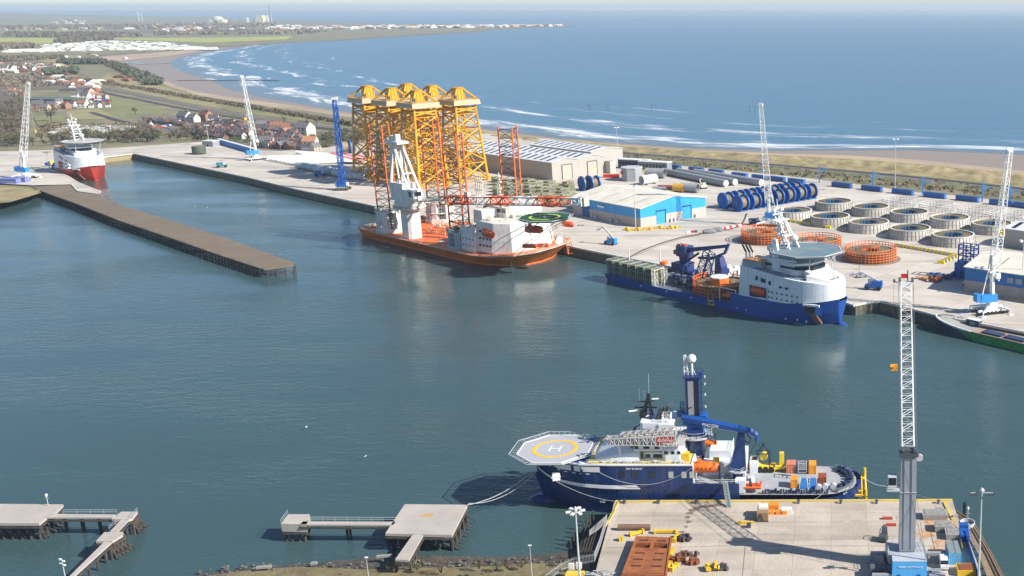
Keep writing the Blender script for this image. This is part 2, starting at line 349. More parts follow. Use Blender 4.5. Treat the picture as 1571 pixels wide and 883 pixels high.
BEACH = [(1750,305),(1571,262),(1480,252),(1400,244),(1300,238),(1200,235.5),(1060,229.5),(960,222),(860,214),(740,199),(600,184.5),(520,172),(460,163),(400,155),(340,147),(300,140),(262,127),(230,113),(205,103),(190,98),(180,94.5),(215,90),(260,86),(300,79),(360,71),(430,66),(500,60.5),(560,56.5),(620,52),(600,50),(300,60),(100,80),(80,110),(300,200),(900,280),(1750,340)]
o = sheet('beach', BEACH, SAND, .9)
LAND = [(1750,306),(1571,267),(1480,258),(1400,250),(1300,243),(1200,238),(1060,231),(960,223.5),(860,215),(740,203),(600,189),(520,177),(470,170),(430,166),(400,161),(340,152),(300,145),(262,133),(230,118.5),(205,108),(180,99.5),(150,95.5),(118,90.5),(135,85),(240,77.5),(330,71),(400,66.5),(440,63.5),(480,61.8),(520,60),(580,56),(650,51.5),(720,48),(760,44),(800,41.8),(880,39.6),(886,38.9),(800,38.2),(700,37.2),(600,35.8),(560,34.8),(480,32.5),(400,29.5),(340,27),(200,25),(0,23),(-300,22),(-500,40),(-400,120),(-300,330),(-60,330),(0,312),(15,310.5),(45,301),(62,296),(72,288),(50,275),(75,256),(162,238),(204,233),(580,309),(1290,452),(1350,456),(1571,500),(1750,536)]
o = MB().poly([P(x, y, 4.0) for x, y in LAND]).build('ground', GND); struct(o)
# low sea bank so that the ground has a face towards the beach
def bank(name, pts, z0, z1, off, m):
    a = resample([P(x, y, z1)[:2] for x, y in pts], 160); v = []; f = []; rnd = random.Random(3)
    for i, p in enumerate(a):
        q = a[min(i+1, len(a)-1)]; r = a[max(i-1, 0)]; dx, dy = q[0]-r[0], q[1]-r[1]; l = sqrt(dx*dx+dy*dy) or 1; nx, ny = dy/l, -dx/l; w = off*rnd.uniform(.6, 1.3)
        v += [(p[0]-nx*2, p[1]-ny*2, z1+.05), (p[0]+nx*w*.5, p[1]+ny*w*.5, (z0+z1)/2+rnd.uniform(0, 1)), (p[0]+nx*w, p[1]+ny*w, z0)]
    mb = MB(); mb._a(v, [(i*3+k, i*3+k+1, (i+1)*3+k+1, (i+1)*3+k) for i in range(len(a)-1) for k in range(2)])
    o = mb.build(name, m, smooth=True); struct(o)
bank('dune_bank', LAND[:23], .3, 4., 9, DUNE)
bank('dune_bank', LAND[22:36], .3, 4., 30, F4)
def terrain(name, prs, n, mm, m, z, amp, sc, seed=1, lift=0):
    from mathutils import noise, Vector
    v = []
    for a, b in pairs(prs, n):
        A, B = P(*a, z), P(*b, z)
        for k in range(mm+1):
            q = lerp(A, B, k/mm); e = min(1, 3.5*min(k, mm-k)/mm); h = noise.noise(Vector((q[0]*sc, q[1]*sc, seed)))+.5*noise.noise(Vector((q[0]*sc*3, q[1]*sc*3, seed)))
            v.append((q[0], q[1], z+.06+e*(lift+amp*(.5+h))))
    mb = MB(); mb._a(v, [(i*(mm+1)+k, i*(mm+1)+k+1, (i+1)*(mm+1)+k+1, (i+1)*(mm+1)+k) for i in range(n-1) for k in range(mm)])
    o = mb.build(name, m, smooth=True); return struct(o)
terrain('dune_terrain', [((1740,304),(1740,337)),((1571,267),(1571,288)),((1480,258),(1480,277)),((1400,250),(1400,269)),((1300,243),(1300,260)),((1200,238),(1200,252)),((1060,231),(1060,241)),((960,223.5),(960,233)),((860,215),(860,224.5)),((740,203),(740,210)),((640,193),(640,198))], 260, 12, DUNE, 4.0, 3.0, .045)
terrain('scrub_terrain', [((1740,344),(1740,365)),((1571,294),(1571,307)),((1480,282),(1480,293)),((1400,274),(1400,286)),((1300,264),(1300,275)),((1200,257),(1200,267)),((1060,245),(1060,254)),((960,236.5),(960,244)),((860,228),(860,240))], 200, 8, SCRUB, 4.0, 1.3, .06)
def strip(name, pts, w, m, z):
    a = resample([P(x, y, z)[:2] for x, y in pts], 60); v = []
    for i, p in enumerate(a):
        q = a[min(i+1, len(a)-1)]; r = a[max(i-1, 0)]; dx, dy = q[0]-r[0], q[1]-r[1]; l = sqrt(dx*dx+dy*dy) or 1; nx, ny = dy/l*w/2, -dx/l*w/2
        v += [(p[0]-nx, p[1]-ny, z), (p[0]+nx, p[1]+ny, z)]
    mb = MB(); mb._a(v, [(i*2, i*2+1, i*2+3, i*2+2) for i in range(len(a)-1)]); return struct(mb.build(name, m))
strip('coast_path', [(1740,337),(1571,289),(1400,270.5),(1200,253),(1060,242),(960,234),(860,225.5)], 5, ROAD, 4.3)
strip('service_road', [(1740,341),(1571,292.5),(1400,273.5),(1200,255.6),(1060,244),(960,236),(860,227)], 6, RAIL, 4.25)
strip('railway', [(560,200),(480,192),(400,181),(330,170),(250,153),(190,141),(150,133),(135,120),(120,112),(60,104),(-50,100)], 13, RAIL, 4.3)
strip('coast_road', [(560,203),(430,190),(330,175),(250,160),(200,150),(160,142),(142,133),(130,122)], 8, ROAD, 4.35)
strip('village_road', [(560,222),(430,212),(330,203),(240,196),(180,184),(140,172)], 7, ROAD, 4.5)
strip('farm_track', [(0,138),(60,140),(110,141),(160,143)], 8, F2, 4.5)
strip('tidal_channel', [(196,96),(225,97.5),(262,96)], 25, HARB, 1.2)
for nm, m, z, pts in [
    ('field', F1, 4.20, [(96,176),(160,167),(215,159),(240,178),(175,181),(110,184)]), ('field', F2, 4.24, [(100,171),(150,166),(172,176),(160,182),(108,183)]),
    ('field', F1, 4.20, [(150,152),(205,150),(262,172),(235,180),(190,171),(160,162)]), ('field', F2, 4.22, [(165,112),(215,126),(250,133),(300,147),(420,172),(520,184),(560,196),(400,176),(300,160),(200,140),(150,125)]),
    ('field', F1, 4.24, [(330,160),(400,168),(520,181),(640,192),(740,206),(640,205),(520,191),(430,181),(350,170)]), ('field', F2, 4.24, [(215,121),(262,136),(330,153),(300,156),(230,139)]),
    ('field', F3, 4.20, [(-40,58),(60,57.5),(100,59),(85,66),(0,68),(-40,69)]), ('field', F3, 4.20, [(165,57.5),(260,58),(380,56.5),(450,55),(440,60),(380,62.5),(320,65),(240,62),(170,60)]),
    ('field', F2, 4.16, [(60,84),(110,84),(130,92),(80,97),(60,92)]), ('field', F1, 4.16, [(-40,75),(40,74),(60,80),(0,84),(-40,84)]),
    ('field', F4, 4.18, [(0,118),(60,116),(125,128),(110,136),(60,137),(0,135)]), ('field', F1, 4.2, [(60,116),(100,112),(140,118),(120,124)]),
    ('field', F2, 4.16, [(0,45),(50,44),(160,46),(150,49.5),(40,49)]), ('field', F1, 4.16, [(160,48),(260,50),(200,53),(120,51)]), ('field', F4, 4.16, [(220,44),(330,45),(420,50),(300,54),(210,50)]),
    ('field', F1, 4.2, [(50,178),(92,176),(104,190),(60,194)]), ('field', F1, 4.2, [(435,222),(520,214),(560,222),(500,231),(430,232)]), ('field', F2, 4.1, [(880,220),(740,206),(740,202),(860,214)]),
    ('woodland_floor', WOODM, 4.2, [(-60,140),(28,140),(40,160),(38,190),(20,215),(-60,230)]), ('pasture', F1, 4.3, [(150,203),(215,196),(260,205),(200,212)]),
    ('village_ground', F4, 4.3, [(215,182),(300,176),(420,196),(540,206),(520,226),(400,232),(300,210),(200,200)]), ('river_bank', DUNE, 4.5, [(-60,325),(0,311),(14,310),(45,301),(58,297),(62,291),(0,285),(-60,285)])]:
    _fz = globals().get('_fz', 0)+1; sheet(nm, pts, m, z+.025*_fz)
def hill(name, x0, x1, ybase, prof, m, ztop):
    """distant ridge: a smooth swelling of the ground, its crest where prof gives it"""
    v = []; n = 60; rows = 7; rnd = random.Random(len(name)+int(x0))
    for i in range(n+1):
        t = i/n; px = x0+(x1-x0)*t; c = 0
        for (ta, ya), (tb, yb) in zip(prof, prof[1:]):
            if ta <= t <= tb: c = ya+(yb-ya)*(t-ta)/(tb-ta)
        a = P(px, ybase, 4)
        for k in range(rows):
            s = k/(rows-1); q = (a[0]*(1+.5*s), a[1]*(1+.5*s)); hz = 4+ztop*c*(sin(pi*s)**1.2)+ (rnd.uniform(-2, 2) if 0 < k < rows-1 else -4)
            v.append((q[0], q[1], hz))
    mb = MB(); mb._a(v, [(i*rows+k, i*rows+k+1, (i+1)*rows+k+1, (i+1)*rows+k) for i in range(n) for k in range(rows-1)])
    return struct(mb.build(name, m, smooth=True))
HILLM = mat('hill_farmland', (.15,.16,.09), .95, c2=(.24,.22,.13), scale=.0012, amt=1., detail=9)
hill('hills', -400, 330, 31, [(0, 1), (.35, .9), (.55, .85), (.75, .45), (.9, .2), (1, 0)], HILLM, 78)
hill('hills', -500, 120, 39, [(0, .9), (.3, .6), (.7, 1), (.9, .4), (1, 0)], HILLM, 45)
# ---------------------------------------------------------------- port yard and its quay walls
CONC = mat('quay_concrete', (.62,.56,.485), .85, c2=(.49,.445,.39), scale=.02, amt=1., detail=10, bump=.15, bscale=.5, lo=.38, hi=.66, slab=14, rot=.67)
WALLM = mat('quay_wall_concrete', (.15,.14,.10), .9, c2=(.07,.07,.05), scale=.25, amt=1.)
YARD = [(-120,238),(0,232),(160,227.5),(240,222),(320,216.5),(332,216.5),(400,229.5),(430,231),(510,224.5),(560,214),(640,206),(740,204),(860,214),(944,242.5),(1020,252),(1130,262),(1240,273),(1330,284),(1400,294),(1480,301),(1571,312),(1750,352),(1850,560),(1571,508.5),(1433,482),(1380,468),(1352,461.5),(1337,462),(1325,464),(1310,467.5),(1290,461),(1042,411),(877,378),(580,316.5),(452,289),(380,271.5),(205,235),(160,240.5),(75,257),(105,270.5),(120,280),(154,293.5),(150,297),(120,293),(110,282.5),(50,284),(0,281),(-120,285)]
YP = [P(x, y, 5.) for x, y in YARD]
struct(MB().poly(YP).build('yard_pavement', CONC))
def quay_wall(pts, label, m=WALLM, z1=4.85, pitch=1.4, dep=.45):
    w = [P(x, y, 5.)[:2] for x, y in pts]; t = thing('quay_wall', label, 'quay wall', (w[0][0], w[0][1], 0)); o = w[0]
    L = sum(sqrt((a[0]-b[0])**2+(a[1]-b[1])**2) for a, b in zip(w, w[1:])); a = resample(w, int(L/pitch)+2); v = []
    for i, p in enumerate(a):
        q = a[min(i+1, len(a)-1)]; r = a[max(i-1, 0)]; dx, dy = q[0]-r[0], q[1]-r[1]; l = sqrt(dx*dx+dy*dy) or 1; k = dep if i % 2 else .05
        x, y = p[0]+dy/l*k-o[0], p[1]-dx/l*k-o[1]; v += [(x, y, -3), (x, y, z1)]
    mb = MB(); mb._a(v, [(i*2, i*2+1, i*2+3, i*2+2) for i in range(len(a)-1)]); mb.build('sheet_piling', m, t)
    v = []
    for i, p in enumerate(w):
        q = w[min(i+1, len(w)-1)]; r = w[max(i-1, 0)]; dx, dy = q[0]-r[0], q[1]-r[1]; l = sqrt(dx*dx+dy*dy); nx, ny = dy/l, -dx/l
        v += [[(p[0]+nx*.6-o[0], p[1]+ny*.6-o[1], 4.3), (p[0]+nx*.6-o[0], p[1]+ny*.6-o[1], 5.2), (p[0]-nx*.5-o[0], p[1]-ny*.5-o[1], 5.2), (p[0]-nx*.5-o[0], p[1]-ny*.5-o[1], 4.3)]]
    MB().loft(v, closed=True).build('coping', mat('coping_concrete', (.60,.56,.50), .8), t)
    return t
quay_wall([(75,257),(105,270.5),(120,280),(154,293.5),(150,297),(120,293),(110,282.5)], 'pale concrete edge of the left berth beside the red and white ship')
quay_wall([(205,235),(160,240.5),(75,257)], 'sunlit ochre wall closing the far end of the dock basin', mat('ochre_wall', (.36,.29,.15), .9, c2=(.2,.17,.09)))
quay_wall([(205,235),(380,271.5),(452,289),(580,316.5),(877,378),(1042,411),(1290,461)], 'long dark sheet piled quay wall running behind the three far ships', mat('long_wall', (.20,.18,.125), .9, c2=(.12,.11,.075), scale=.2, amt=1.))
quay_wall([(1290,461),(1310,467.5),(1325,464),(1337,462),(1352,461.5),(1380,468),(1433,482),(1571,508.5),(1850,560)], 'ribbed quay wall bending behind the green and dark barge')
# ---------------------------------------------------------------- near quay platform
NCONC = mat('platform_concrete', (.55,.475,.39), .85, c2=(.41,.36,.30), scale=.10, amt=1., detail=12, bump=.2, bscale=1.5, lo=.36, hi=.68, slab=9, rot=0)
STAIN = mat('rust_stain', (.44,.20,.075), .9, c2=(.50,.36,.24), scale=.35, amt=1., detail=9, lo=.42, hi=.58)
OIL = mat('brown_spill_stain', (.16,.115,.085), .7, c2=(.24,.18,.14), scale=.8, amt=1.)
NQ = [(943,768),(1447,766),(1461,766),(1468,790),(1486,828),(1504,875),(1530,1010),(850,1010),(912,883)]
NP = [P(x, y, 5.) for x, y in NQ]
struct(MB().poly(NP).build('platform_pavement', NCONC))
mb = MB(); t = thing('quay_wall', 'near platform quay wall under the blue ship, with yellow painted edge', 'quay wall', (NP[0][0], NP[0][1], 0)); o0 = NP[0]
pts = [NP[8], NP[0], NP[1], NP[2], NP[3], NP[4], NP[5], NP[6]]
for a, b in zip(pts, pts[1:]):
    mb._a([(a[0]-o0[0], a[1]-o0[1], -3), (b[0]-o0[0], b[1]-o0[1], -3), (b[0]-o0[0], b[1]-o0[1], 4.98), (a[0]-o0[0], a[1]-o0[1], 4.98)], [(0, 1, 2, 3)])
mb.build('wall_face', WALLM, t)
YEL = mat('yellow_kerb_paint', (.66,.47,.07), .6, c2=(.5,.40,.16), scale=.5, amt=1.)
def rel(p, o=o0, dz=0): return (p[0]-o[0], p[1]-o[1], p[2]+dz)
mb = MB()
for a, b, w in ((P(944,769), P(1461,767), .45), (P(951,768), P(934,797), .22), (P(944,783), P(926,812), .2), (P(1449,770), P(1463,797), .5)):
    dx, dy = b[0]-a[0], b[1]-a[1]; l = sqrt(dx*dx+dy*dy); c = ((a[0]+b[0])/2-o0[0], (a[1]+b[1])/2-o0[1]-w*.5, 5.14)
    mb.cbox(c, (l, w*2, .28), atan2(dy, dx))
mb.build('yellow_kerb', YEL, t)
mb = MB()
for k in range(14):
    x = NP[0][0]+6+k*6.6; mb.cbox((x-o0[0], NP[0][1]+.55-o0[1], 1.6), (.7, .8, 5.2))
mb.build('rubber_fender', BLACK, t)
rnd = random.Random(5)
def stain(name, pts, r, m, z=5.012):
    mb = MB()
    for (x, y), rr in zip(pts, r):
        c = P(x, y, z); n = 11; mb.poly([(c[0]+rr*rnd.uniform(.6, 1.2)*cos(2*pi*k/n), c[1]+rr*.8*rnd.uniform(.6, 1.2)*sin(2*pi*k/n), z+rnd.uniform(0, .003)) for k in range(n)])
    return struct(mb.build(name, m))
stain('rust_stain', [(1440,802),(1428,795),(1452,798),(1420,818),(1446,832),(1436,842),(1465,812)], [4, 3, 3, 2.6, 2.4, 2, 2], STAIN)
stain('dirt_stain', [(1056,800),(1055,793),(1058,787),(1064,782),(1070,779.5),(1078,777),(1086,776),(1096,775),(1104,774.5),(1052,808),(1046,816),(1044,820)], [.9,.9,1,1.2,1.2,1.2,1.4,1.2,.8,.7,.9,.7], OIL)
stain('dirt_stain', [(1010,782),(1200,812),(1290,790),(1120,862),(1250,850),(1180,872),(1300,800)], [1.2,1.6,1,1.4,1.8,1.2,1], mat('faint_oil', (.40,.36,.30), .8, c2=(.5,.44,.36), scale=.5, amt=1.), 5.008)
mb = MB()
for a, b in (((1100,837),(1560,837.6)), ((1143,838),(1139,883)), ((930,840),(1100,838))):
    p, q = P(*a), P(*b); mb.cbox(((p[0]+q[0])/2, (p[1]+q[1])/2, 5.006), (sqrt((p[0]-q[0])**2+(p[1]-q[1])**2), .12, .012), atan2(q[1]-p[1], q[0]-p[0]))
struct(mb.build('pavement_joints', ROAD))
# bollards along the edge
b = MB().rev([(.45,0),(.3,.25),(.3,.6),(.5,.75),(.45,.95),(0,.97)], n=10).build('bollard', DGREY); tag(b, 'x', 'bollard', 'bollards along the near quay edge')
for i, px in enumerate((958,1010,1068,1225,1290,1345,1440)):
    o = b if i == 0 else dup(b, (0,0,0)); o.location = (P(px, 773)[0], NP[0][1]-1.5, 5.0); o['label'] = '%s squat dark bollard from the left along the yellow near quay edge' % ORD[i]
# timber fender dolphin left of the platform, walkway on its right
t = thing('timber_fender', 'dark timber fender frame and piles beside the left edge of the near platform', 'fender', P(905,835,0))
o = t.location
mb = MB()
for k in range(7):
    a = P(888+k*4.5, 848, 2.5); bb = P(900+k*4.5, 806, 2.5); MB().bar(rel(a, o), rel(bb, o), .22, 4).build('beam', TIMBER, t)
mb = MB()
for y, z in ((846,3.4),(842,2.6),(852,2.4)): mb.bar(rel(P(889,y,z), o), rel(P(914,y,z), o), .25, 4)
for k in range(8):
    a = P(876+k*5, 845-k*6, 0); MB().bar((a[0]-o[0], a[1]-o[1], -3), (a[0]-o[0], a[1]-o[1], 3.2+(k % 3)*.6), .2, 6).build('pile', TIMBER, t)
mb.build('cross_beam', TIMBER, t)
m = MB(); a, c, d, e = P(904,812,5), P(931,788,5), P(930,800,5), P(904,818,5)
m.prism([rel(q, o)[:2] for q in (a, e, d, c)], 4.3, 4.8).build('concrete_ledge', mat('old_concrete', (.30,.29,.26), .9), t)
t = thing('timber_walkway', 'tan plank walkway and steel beams along the right edge of the near platform', 'walkway', P(1500,840,0)); o = t.location
m = MB(); A = [P(1466,786,4.2), P(1492,802,4.2), P(1520,850,4.2), P(1548,905,4.2)]; Bq = [P(1466,797,4.2), P(1480,812,4.2), P(1502,852,4.2), P(1522,905,4.2)]
m.loft([[rel(a, o), rel(b2, o), rel(b2, o, -.4), rel(a, o, -.4)] for a, b2 in zip(A, Bq)], closed=True).build('deck', mat('tan_planks', (.33,.24,.15), .9, c2=(.20,.14,.09), scale=1.2, amt=1.), t)
m = MB(); m.path([rel(a, o, .5) for a in A], .22); m.path([rel(lerp(a, b2, .35), o, .25) for a, b2 in zip(A, Bq)], .14); m.build('edge_beam', mat('rusty_beam', (.22,.15,.09), .8), t)
for a, c in zip(A, A[1:]):
    for k in range(5):
        q = lerp(a, c, k/5); MB().bar((q[0]-o[0], q[1]-o[1], -3), (q[0]-o[0], q[1]-o[1], 4), .25, 6).build('pile', TIMBER, t)
m = MB(); c = P(1484,806,4.2)
m.ring((c[0]-o[0], c[1]-o[1], 4.2), 1.7, 1.9, 0, 1.1, 16); m.build('round_guard', LGREY, t)
def navlight(px, py, h, lab, z=5.):
    t = thing('navigation_light', lab, 'beacon', P(px, py, z)); m = MB().bar((0,0,0), (0,0,h), .09, 6)
    m.bar((-.6,0,h*.8), (.6,0,h*.8), .05, 4); m.build('post', LGREY, t); MB().rev([(.3,0),(.3,.5),(.1,.7)], (0,0,h), 8).build('lantern', WHITE, t)
navlight(1484,812,5.5,'thin grey navigation post at the corner of the tan walkway', 4.2)
navlight(74,775,2.6,'small white navigation light on the far edge of the left jetty', 5.3)
# ---------------------------------------------------------------- timber jetties
DECK = mat('jetty_deck_concrete', (.47,.42,.37), .85, c2=(.38,.34,.30), scale=.12, amt=1.)
def jetty(label, parts, piles, org, zt=5.2):
    t = thing('jetty', label, 'jetty', P(*org, 0)); o = t.location
    for nm, pl, th in parts:
        q = [rel(P(x, y, zt), o)[:2] for x, y in pl]; MB().prism(q, zt-th, zt).build(nm, DECK, t)
        # timber waling under the deck rim
        m = MB()
        for a, b2 in zip(q, q[1:]+q[:1]): m.bar((a[0], a[1], zt-th-.5), (b2[0], b2[1], zt-th-.5), .28, 4)
        m.build('waling', TIMBER, t)
    rr = random.Random(7)
    for pl in piles:
        for (x0, y0), (x1, y1), n, rake in [pl]:
            for k in range(n):
                tt = k/max(1, n-1); a = rel(P(x0+(x1-x0)*tt, y0+(y1-y0)*tt, zt-.8), o); j = rr.uniform(-.5, .5)
                m = MB(); m.bar((a[0], a[1], zt-.7), (a[0]+j*.3, a[1]+j*.2, -3), .33, 6)
                if rake: m.bar((a[0], a[1], zt-1.), (a[0]+rake+j, a[1]+1.5, -2.5), .26, 5); m.bar((a[0]-2, a[1], 3.4), (a[0]+2.4, a[1], .8), .16, 4)
                m.build('pile', TIMBER, t)
    return t
j = jetty('largest jetty at the bottom centre, square pale deck with a yellow spill', [
    ('square_deck', [(621,773),(717,774),(693,820.5),(591,818)], .7), ('approach_slab', [(634,818.5),(649,820),(627,859),(606,858)], .5), ('long_walkway', [(465,799.5),(607,800),(603,805),(460,804)], .4),
    ('end_dolphin_deck', [(442,788.5),(475,788.5),(473,799),(470,804),(431,803)], 2.2)],
    [((594,818),(691,819),6,1.4), ((693,820),(715,780),5,-1.2), ((600,812),(640,780),3,1), ((640,822),(628,855),4,0), ((531,804),(536,804),2,0), ((437,806),(466,806),4,0), ((470,800),(473,793),2,0)], (650,800))
o = j.location
m = MB(); m.rail([rel(P(477,799,5.2), o), rel(P(607,799.6,5.2), o)], 1.1, 3, .05); m.rail([rel(P(442,788,5.2), o), rel(P(431,803,5.2), o)], 1.1, 2, .05); m.build('handrail', LGREY, j)
c = P(656,790,5.2)
struct(MB().poly([(c[0]+2.2*rnd.uniform(.5,1)*cos(2*pi*k/12), c[1]+1.2*rnd.uniform(.5,1)*sin(2*pi*k/12), 5.215) for k in range(12)]).build('yellow_spill', mat('yellow_spill', (.5,.33,.12), .8)))
j = jetty('wide pale jetty deck running off the lower left edge of the picture', [('wide_deck', [(-60,772),(97,773.5),(84,787),(72,793),(60,802.5),(-60,802)], .7), ('walkway', [(82,788),(178,789),(172,793.5),(70,793.5)], .4)],
    [((-40,803),(58,803),8,1.3), ((62,801),(92,780),5,-1), ((98,793),(100,793),2,0), ((124,793),(126,793),2,0), ((150,793),(152,793),2,0)], (30,790))
m = MB(); m.rail([rel(P(98,788,5.2), j.location), rel(P(180,788,5.2), j.location)], 1.1, 3, .05); m.build('handrail', LGREY, j)
j = jetty('narrow zigzag jetty with two small platforms right of the wide left jetty', [('upper_platform', [(186,784.5),(211,784.5),(203,795),(197,797),(171,796)], .6), ('link', [(186,796.5),(198,796.5),(180,815.5),(168,815.5)], .4),
    ('lower_platform', [(160,816),(189,815.5),(188,820),(172,830),(147,830)], .6), ('approach', [(160,830.5),(171,831),(112,884),(60,935),(48,930),(106,884)], .5)],
    [((174,797),(200,796),4,0), ((203,796),(211,787),4,.8), ((190,820),(168,834),5,1.0), ((148,831),(155,831),2,0), ((160,838),(120,872),4,0)], (170,820))
m = MB(); m.rail([rel(P(187,797,5.2), j.location), rel(P(168,813,5.2), j.location)], 1.1, 2, .05); m.rail([rel(P(211,784.5,5.2), j.location), rel(P(203,795,5.2), j.location)], 1.1, 2, .05); m.build('handrail', LGREY, j)
# the long old timber pier
PDECK = mat('old_pier_deck', (.185,.145,.098), .95, c2=(.15,.118,.08), scale=.08, amt=1., bump=.3, bscale=1.)
t = thing('timber_pier', 'long brown timber pier with rows of dark piles reaching into the harbour', 'pier', P(240,345,0)); o = t.location
pl = [(49,286.5),(107,282),(140,295),(184,314),(240,331),(300,350),(339,362),(400,384),(452,403),(450,407),(405,413),(340,392),(260,364),(183,338),(120,313),(67,294)]
MB().prism([rel(P(x, y, 4.6), o)[:2] for x, y in pl], 4.1, 4.6).build('deck', PDECK, t)
m = MB(); low = resample([P(x, y, 4.6)[:2] for x, y in ((452,404),(450,407),(405,413),(340,392),(260,364),(183,338),(120,313),(67,294))], 92)
for i, q in enumerate(low):
    x, y = q[0]-o[0], q[1]-o[1]; m.bar((x, y, 4.3), (x+rnd.uniform(-.3,.3), y-.2, -3), .3, 5)
    if i % 2: m.bar((x+.4, y+.5, 4), (x-2.5, y+1.5, -2), .18, 4)
    if i > 8: m.bar((x+2.5, y+3.5, 4.1), (x+2.5, y+3.5, -3), .3, 4)
m.build('pile', TIMBER, t)['kind'] = 'stuff'
m = MB(); m.path([(q[0]-o[0], q[1]-o[1]-.15, 3.9) for q in low[::3]], .3); m.path([(q[0]-o[0], q[1]-o[1]-.1, 1.4) for q in low[::3]], .18); m.build('waling', TIMBER, t)
m = MB()
for k in range(120):
    a = rnd.random(); i = int(a*85)+5; q = low[i]; x, y = q[0]-o[0], q[1]-o[1]
    m.cbox((x+rnd.uniform(.3, .9), y+rnd.uniform(.3, 1.2), 4.64), (rnd.uniform(.4, 1.2), .3, .12), rnd.uniform(0, 3))
m.build('loose_plank', TIMBER, t)
# ---------------------------------------------------------------- shore at the foot of the picture
SHORE = mat('shore_grass', (.22,.19,.09), .95, c2=(.14,.10,.055), scale=.22, amt=1., detail=9, bump=.6, bscale=.8)
MUD = mat('tidal_mud_rock', (.10,.085,.07), .7, c2=(.05,.048,.042), scale=.25, amt=1., detail=9, bump=.8, bscale=.6)
terrain('tidal_bank', [((280,886),(250,960)),((345,876),(345,950)),((420,869),(420,940)),((520,860),(520,940)),((590,853),(590,940)),((660,852),(660,940)),((760,855),(760,940)),((860,848),(860,940)),((912,842),(930,940))], 120, 10, MUD, .1, .8, .12, 3)
terrain('shore_bank', [((240,925),(240,1100)),((330,881),(330,1100)),((400,873),(400,1100)),((470,869),(470,1100)),((560,874),(560,1100)),((640,871),(640,1100)),((730,870),(730,1100)),((800,865),(800,1100)),((860,864),(870,1100)),((905,862),(905,1100))], 120, 14, SHORE, .9, .9, .1, 5, lift=1.6)
m = MB(); rr = random.Random(11)
for k in range(170):
    tt = rr.random(); x = 300+tt*560; y = (880-tt*.5 if x < 330 else 874-(x-330)*.022)+rr.uniform(-9, 3); c = P(x, y, 1.); s = rr.uniform(.12, .42)
    m.blob((c[0], c[1], 1.0+rr.uniform(-.5, .2)), (s*1.3, s, s*.7), k, 5, 4, .3)
struct(m.build('shore_rocks', mat('shore_rock', (.20,.18,.15), .9, c2=(.08,.075,.06), scale=.3, amt=1.)), 'stuff')
# concrete slabs of the old revetment
for i, (x, y, w) in enumerate(((405,872,22),(482,866,9),(590,855,24))):
    c = P(x, y, 1.6); o2 = MB().cbox((0,0,0), (w*.15, .8, .5), .06).build('concrete_slab', mat('old_concrete', (.3,.29,.26)), loc=(c[0], c[1], 2.0), rz=.1)
    tag(o2, ['pale broken slab at the left end of the muddy bottom shore', 'short pale slab between the bottom shore lamp and the left end', 'long flat slab just left of the largest jetty approach'][i], 'slab')
# bushes: bare brown twigs on the bank
def bush(c, r, h, seed, m, name='bush', lab='', cat='bush', grp=None, n=420):
    rr = random.Random(seed); mb = MB(); t = thing(name, lab, cat, c, 0, grp); st = MB()
    for k in range(16):
        a = rr.uniform(0, 2*pi); q = (r*.8*cos(a)*rr.random(), r*.8*sin(a)*rr.random(), h*rr.uniform(.6, .95)); st.bar((q[0]*.15, q[1]*.15, 0), q, .05, 3, .015)
    st.build('stem', TIMBER, t)
    for k in range(n):
        a = rr.uniform(0, 2*pi); ph = rr.uniform(-.6, 1.4); rad = rr.uniform(.45, 1); x = r*rad*cos(a)*cos(ph)*rr.uniform(.7, 1.1); y = r*rad*sin(a)*cos(ph)*rr.uniform(.7, 1.1); z = h*.5+h*.5*rad*sin(ph)
        s = rr.uniform(.10, .28); d = [rr.uniform(-s, s) for _ in range(6)]
        mb._a([(x, y, z), (x+d[0], y+d[1], z+abs(d[2])), (x+d[3], y+d[4], z+d[5])], [(0, 1, 2)])
    mb.build('foliage', m, t); return t
BROWNF = mat('bare_twigs', (.20,.14,.09), .9, c2=(.11,.08,.05), scale=1.5, amt=1.)
GREENF = mat('green_leaves', (.11,.13,.045), .9, c2=(.06,.075,.03), scale=1.2, amt=1.)
for i, (x, y, r, h, mm, lb) in enumerate(((677,878,1.9,3.6,BROWNF,'largest bare brown bush on the bank right of the jetty slab'), (735,872,1.4,3.,BROWNF,'bare brown bush left of the pale green shrub'), (762,873,1.6,1.8,GREENF,'low pale green shrub near the middle of the bank'),
        (778,872,1.,1.6,BROWNF,'small brown bush just right of the pale green shrub'), (865,864,1.4,2.2,BROWNF,'round brown bush below the dark timber fender'), (800,870,1.2,1.5,BROWNF,'low brown bush behind the tall thin lamp'), (600,872,1.5,1.2,BROWNF,'low brown bush under the jetty approach slab'), (640,874,1.3,1.6,GREENF,'dull green bush at the foot of the jetty approach slab'))):
    bush(P(x, y, 2.2), r, h, i+3, mm, lab=lb, grp='bushes on the near bank')
# palisade fence from the bank to the platform
t = thing('palisade_fence', 'grey palisade fence running down to the dark timber fender', 'fence', P(880,872,3)); o = t.location
m = MB(); fp = [P(838,893,3.2), P(862,876,3.2), P(880,868,3.6), P(912,862,4.6), P(921,838,5), P(932,800,5)]
for a, b2 in zip(fp, fp[1:]):
    L = sqrt((a[0]-b2[0])**2+(a[1]-b2[1])**2); n = int(L/.35)
    for k in range(n): q = lerp(a, b2, k/n); m.bar(rel(q, o, -3), rel(q, o, -3+2.3), .045, 3)
m.build('pale', LGREY, t); m = MB()
for h in (.4, 1.8): m.path([rel(a, o, -3+h) for a in fp], .05)
m.build('rail', LGREY, t)
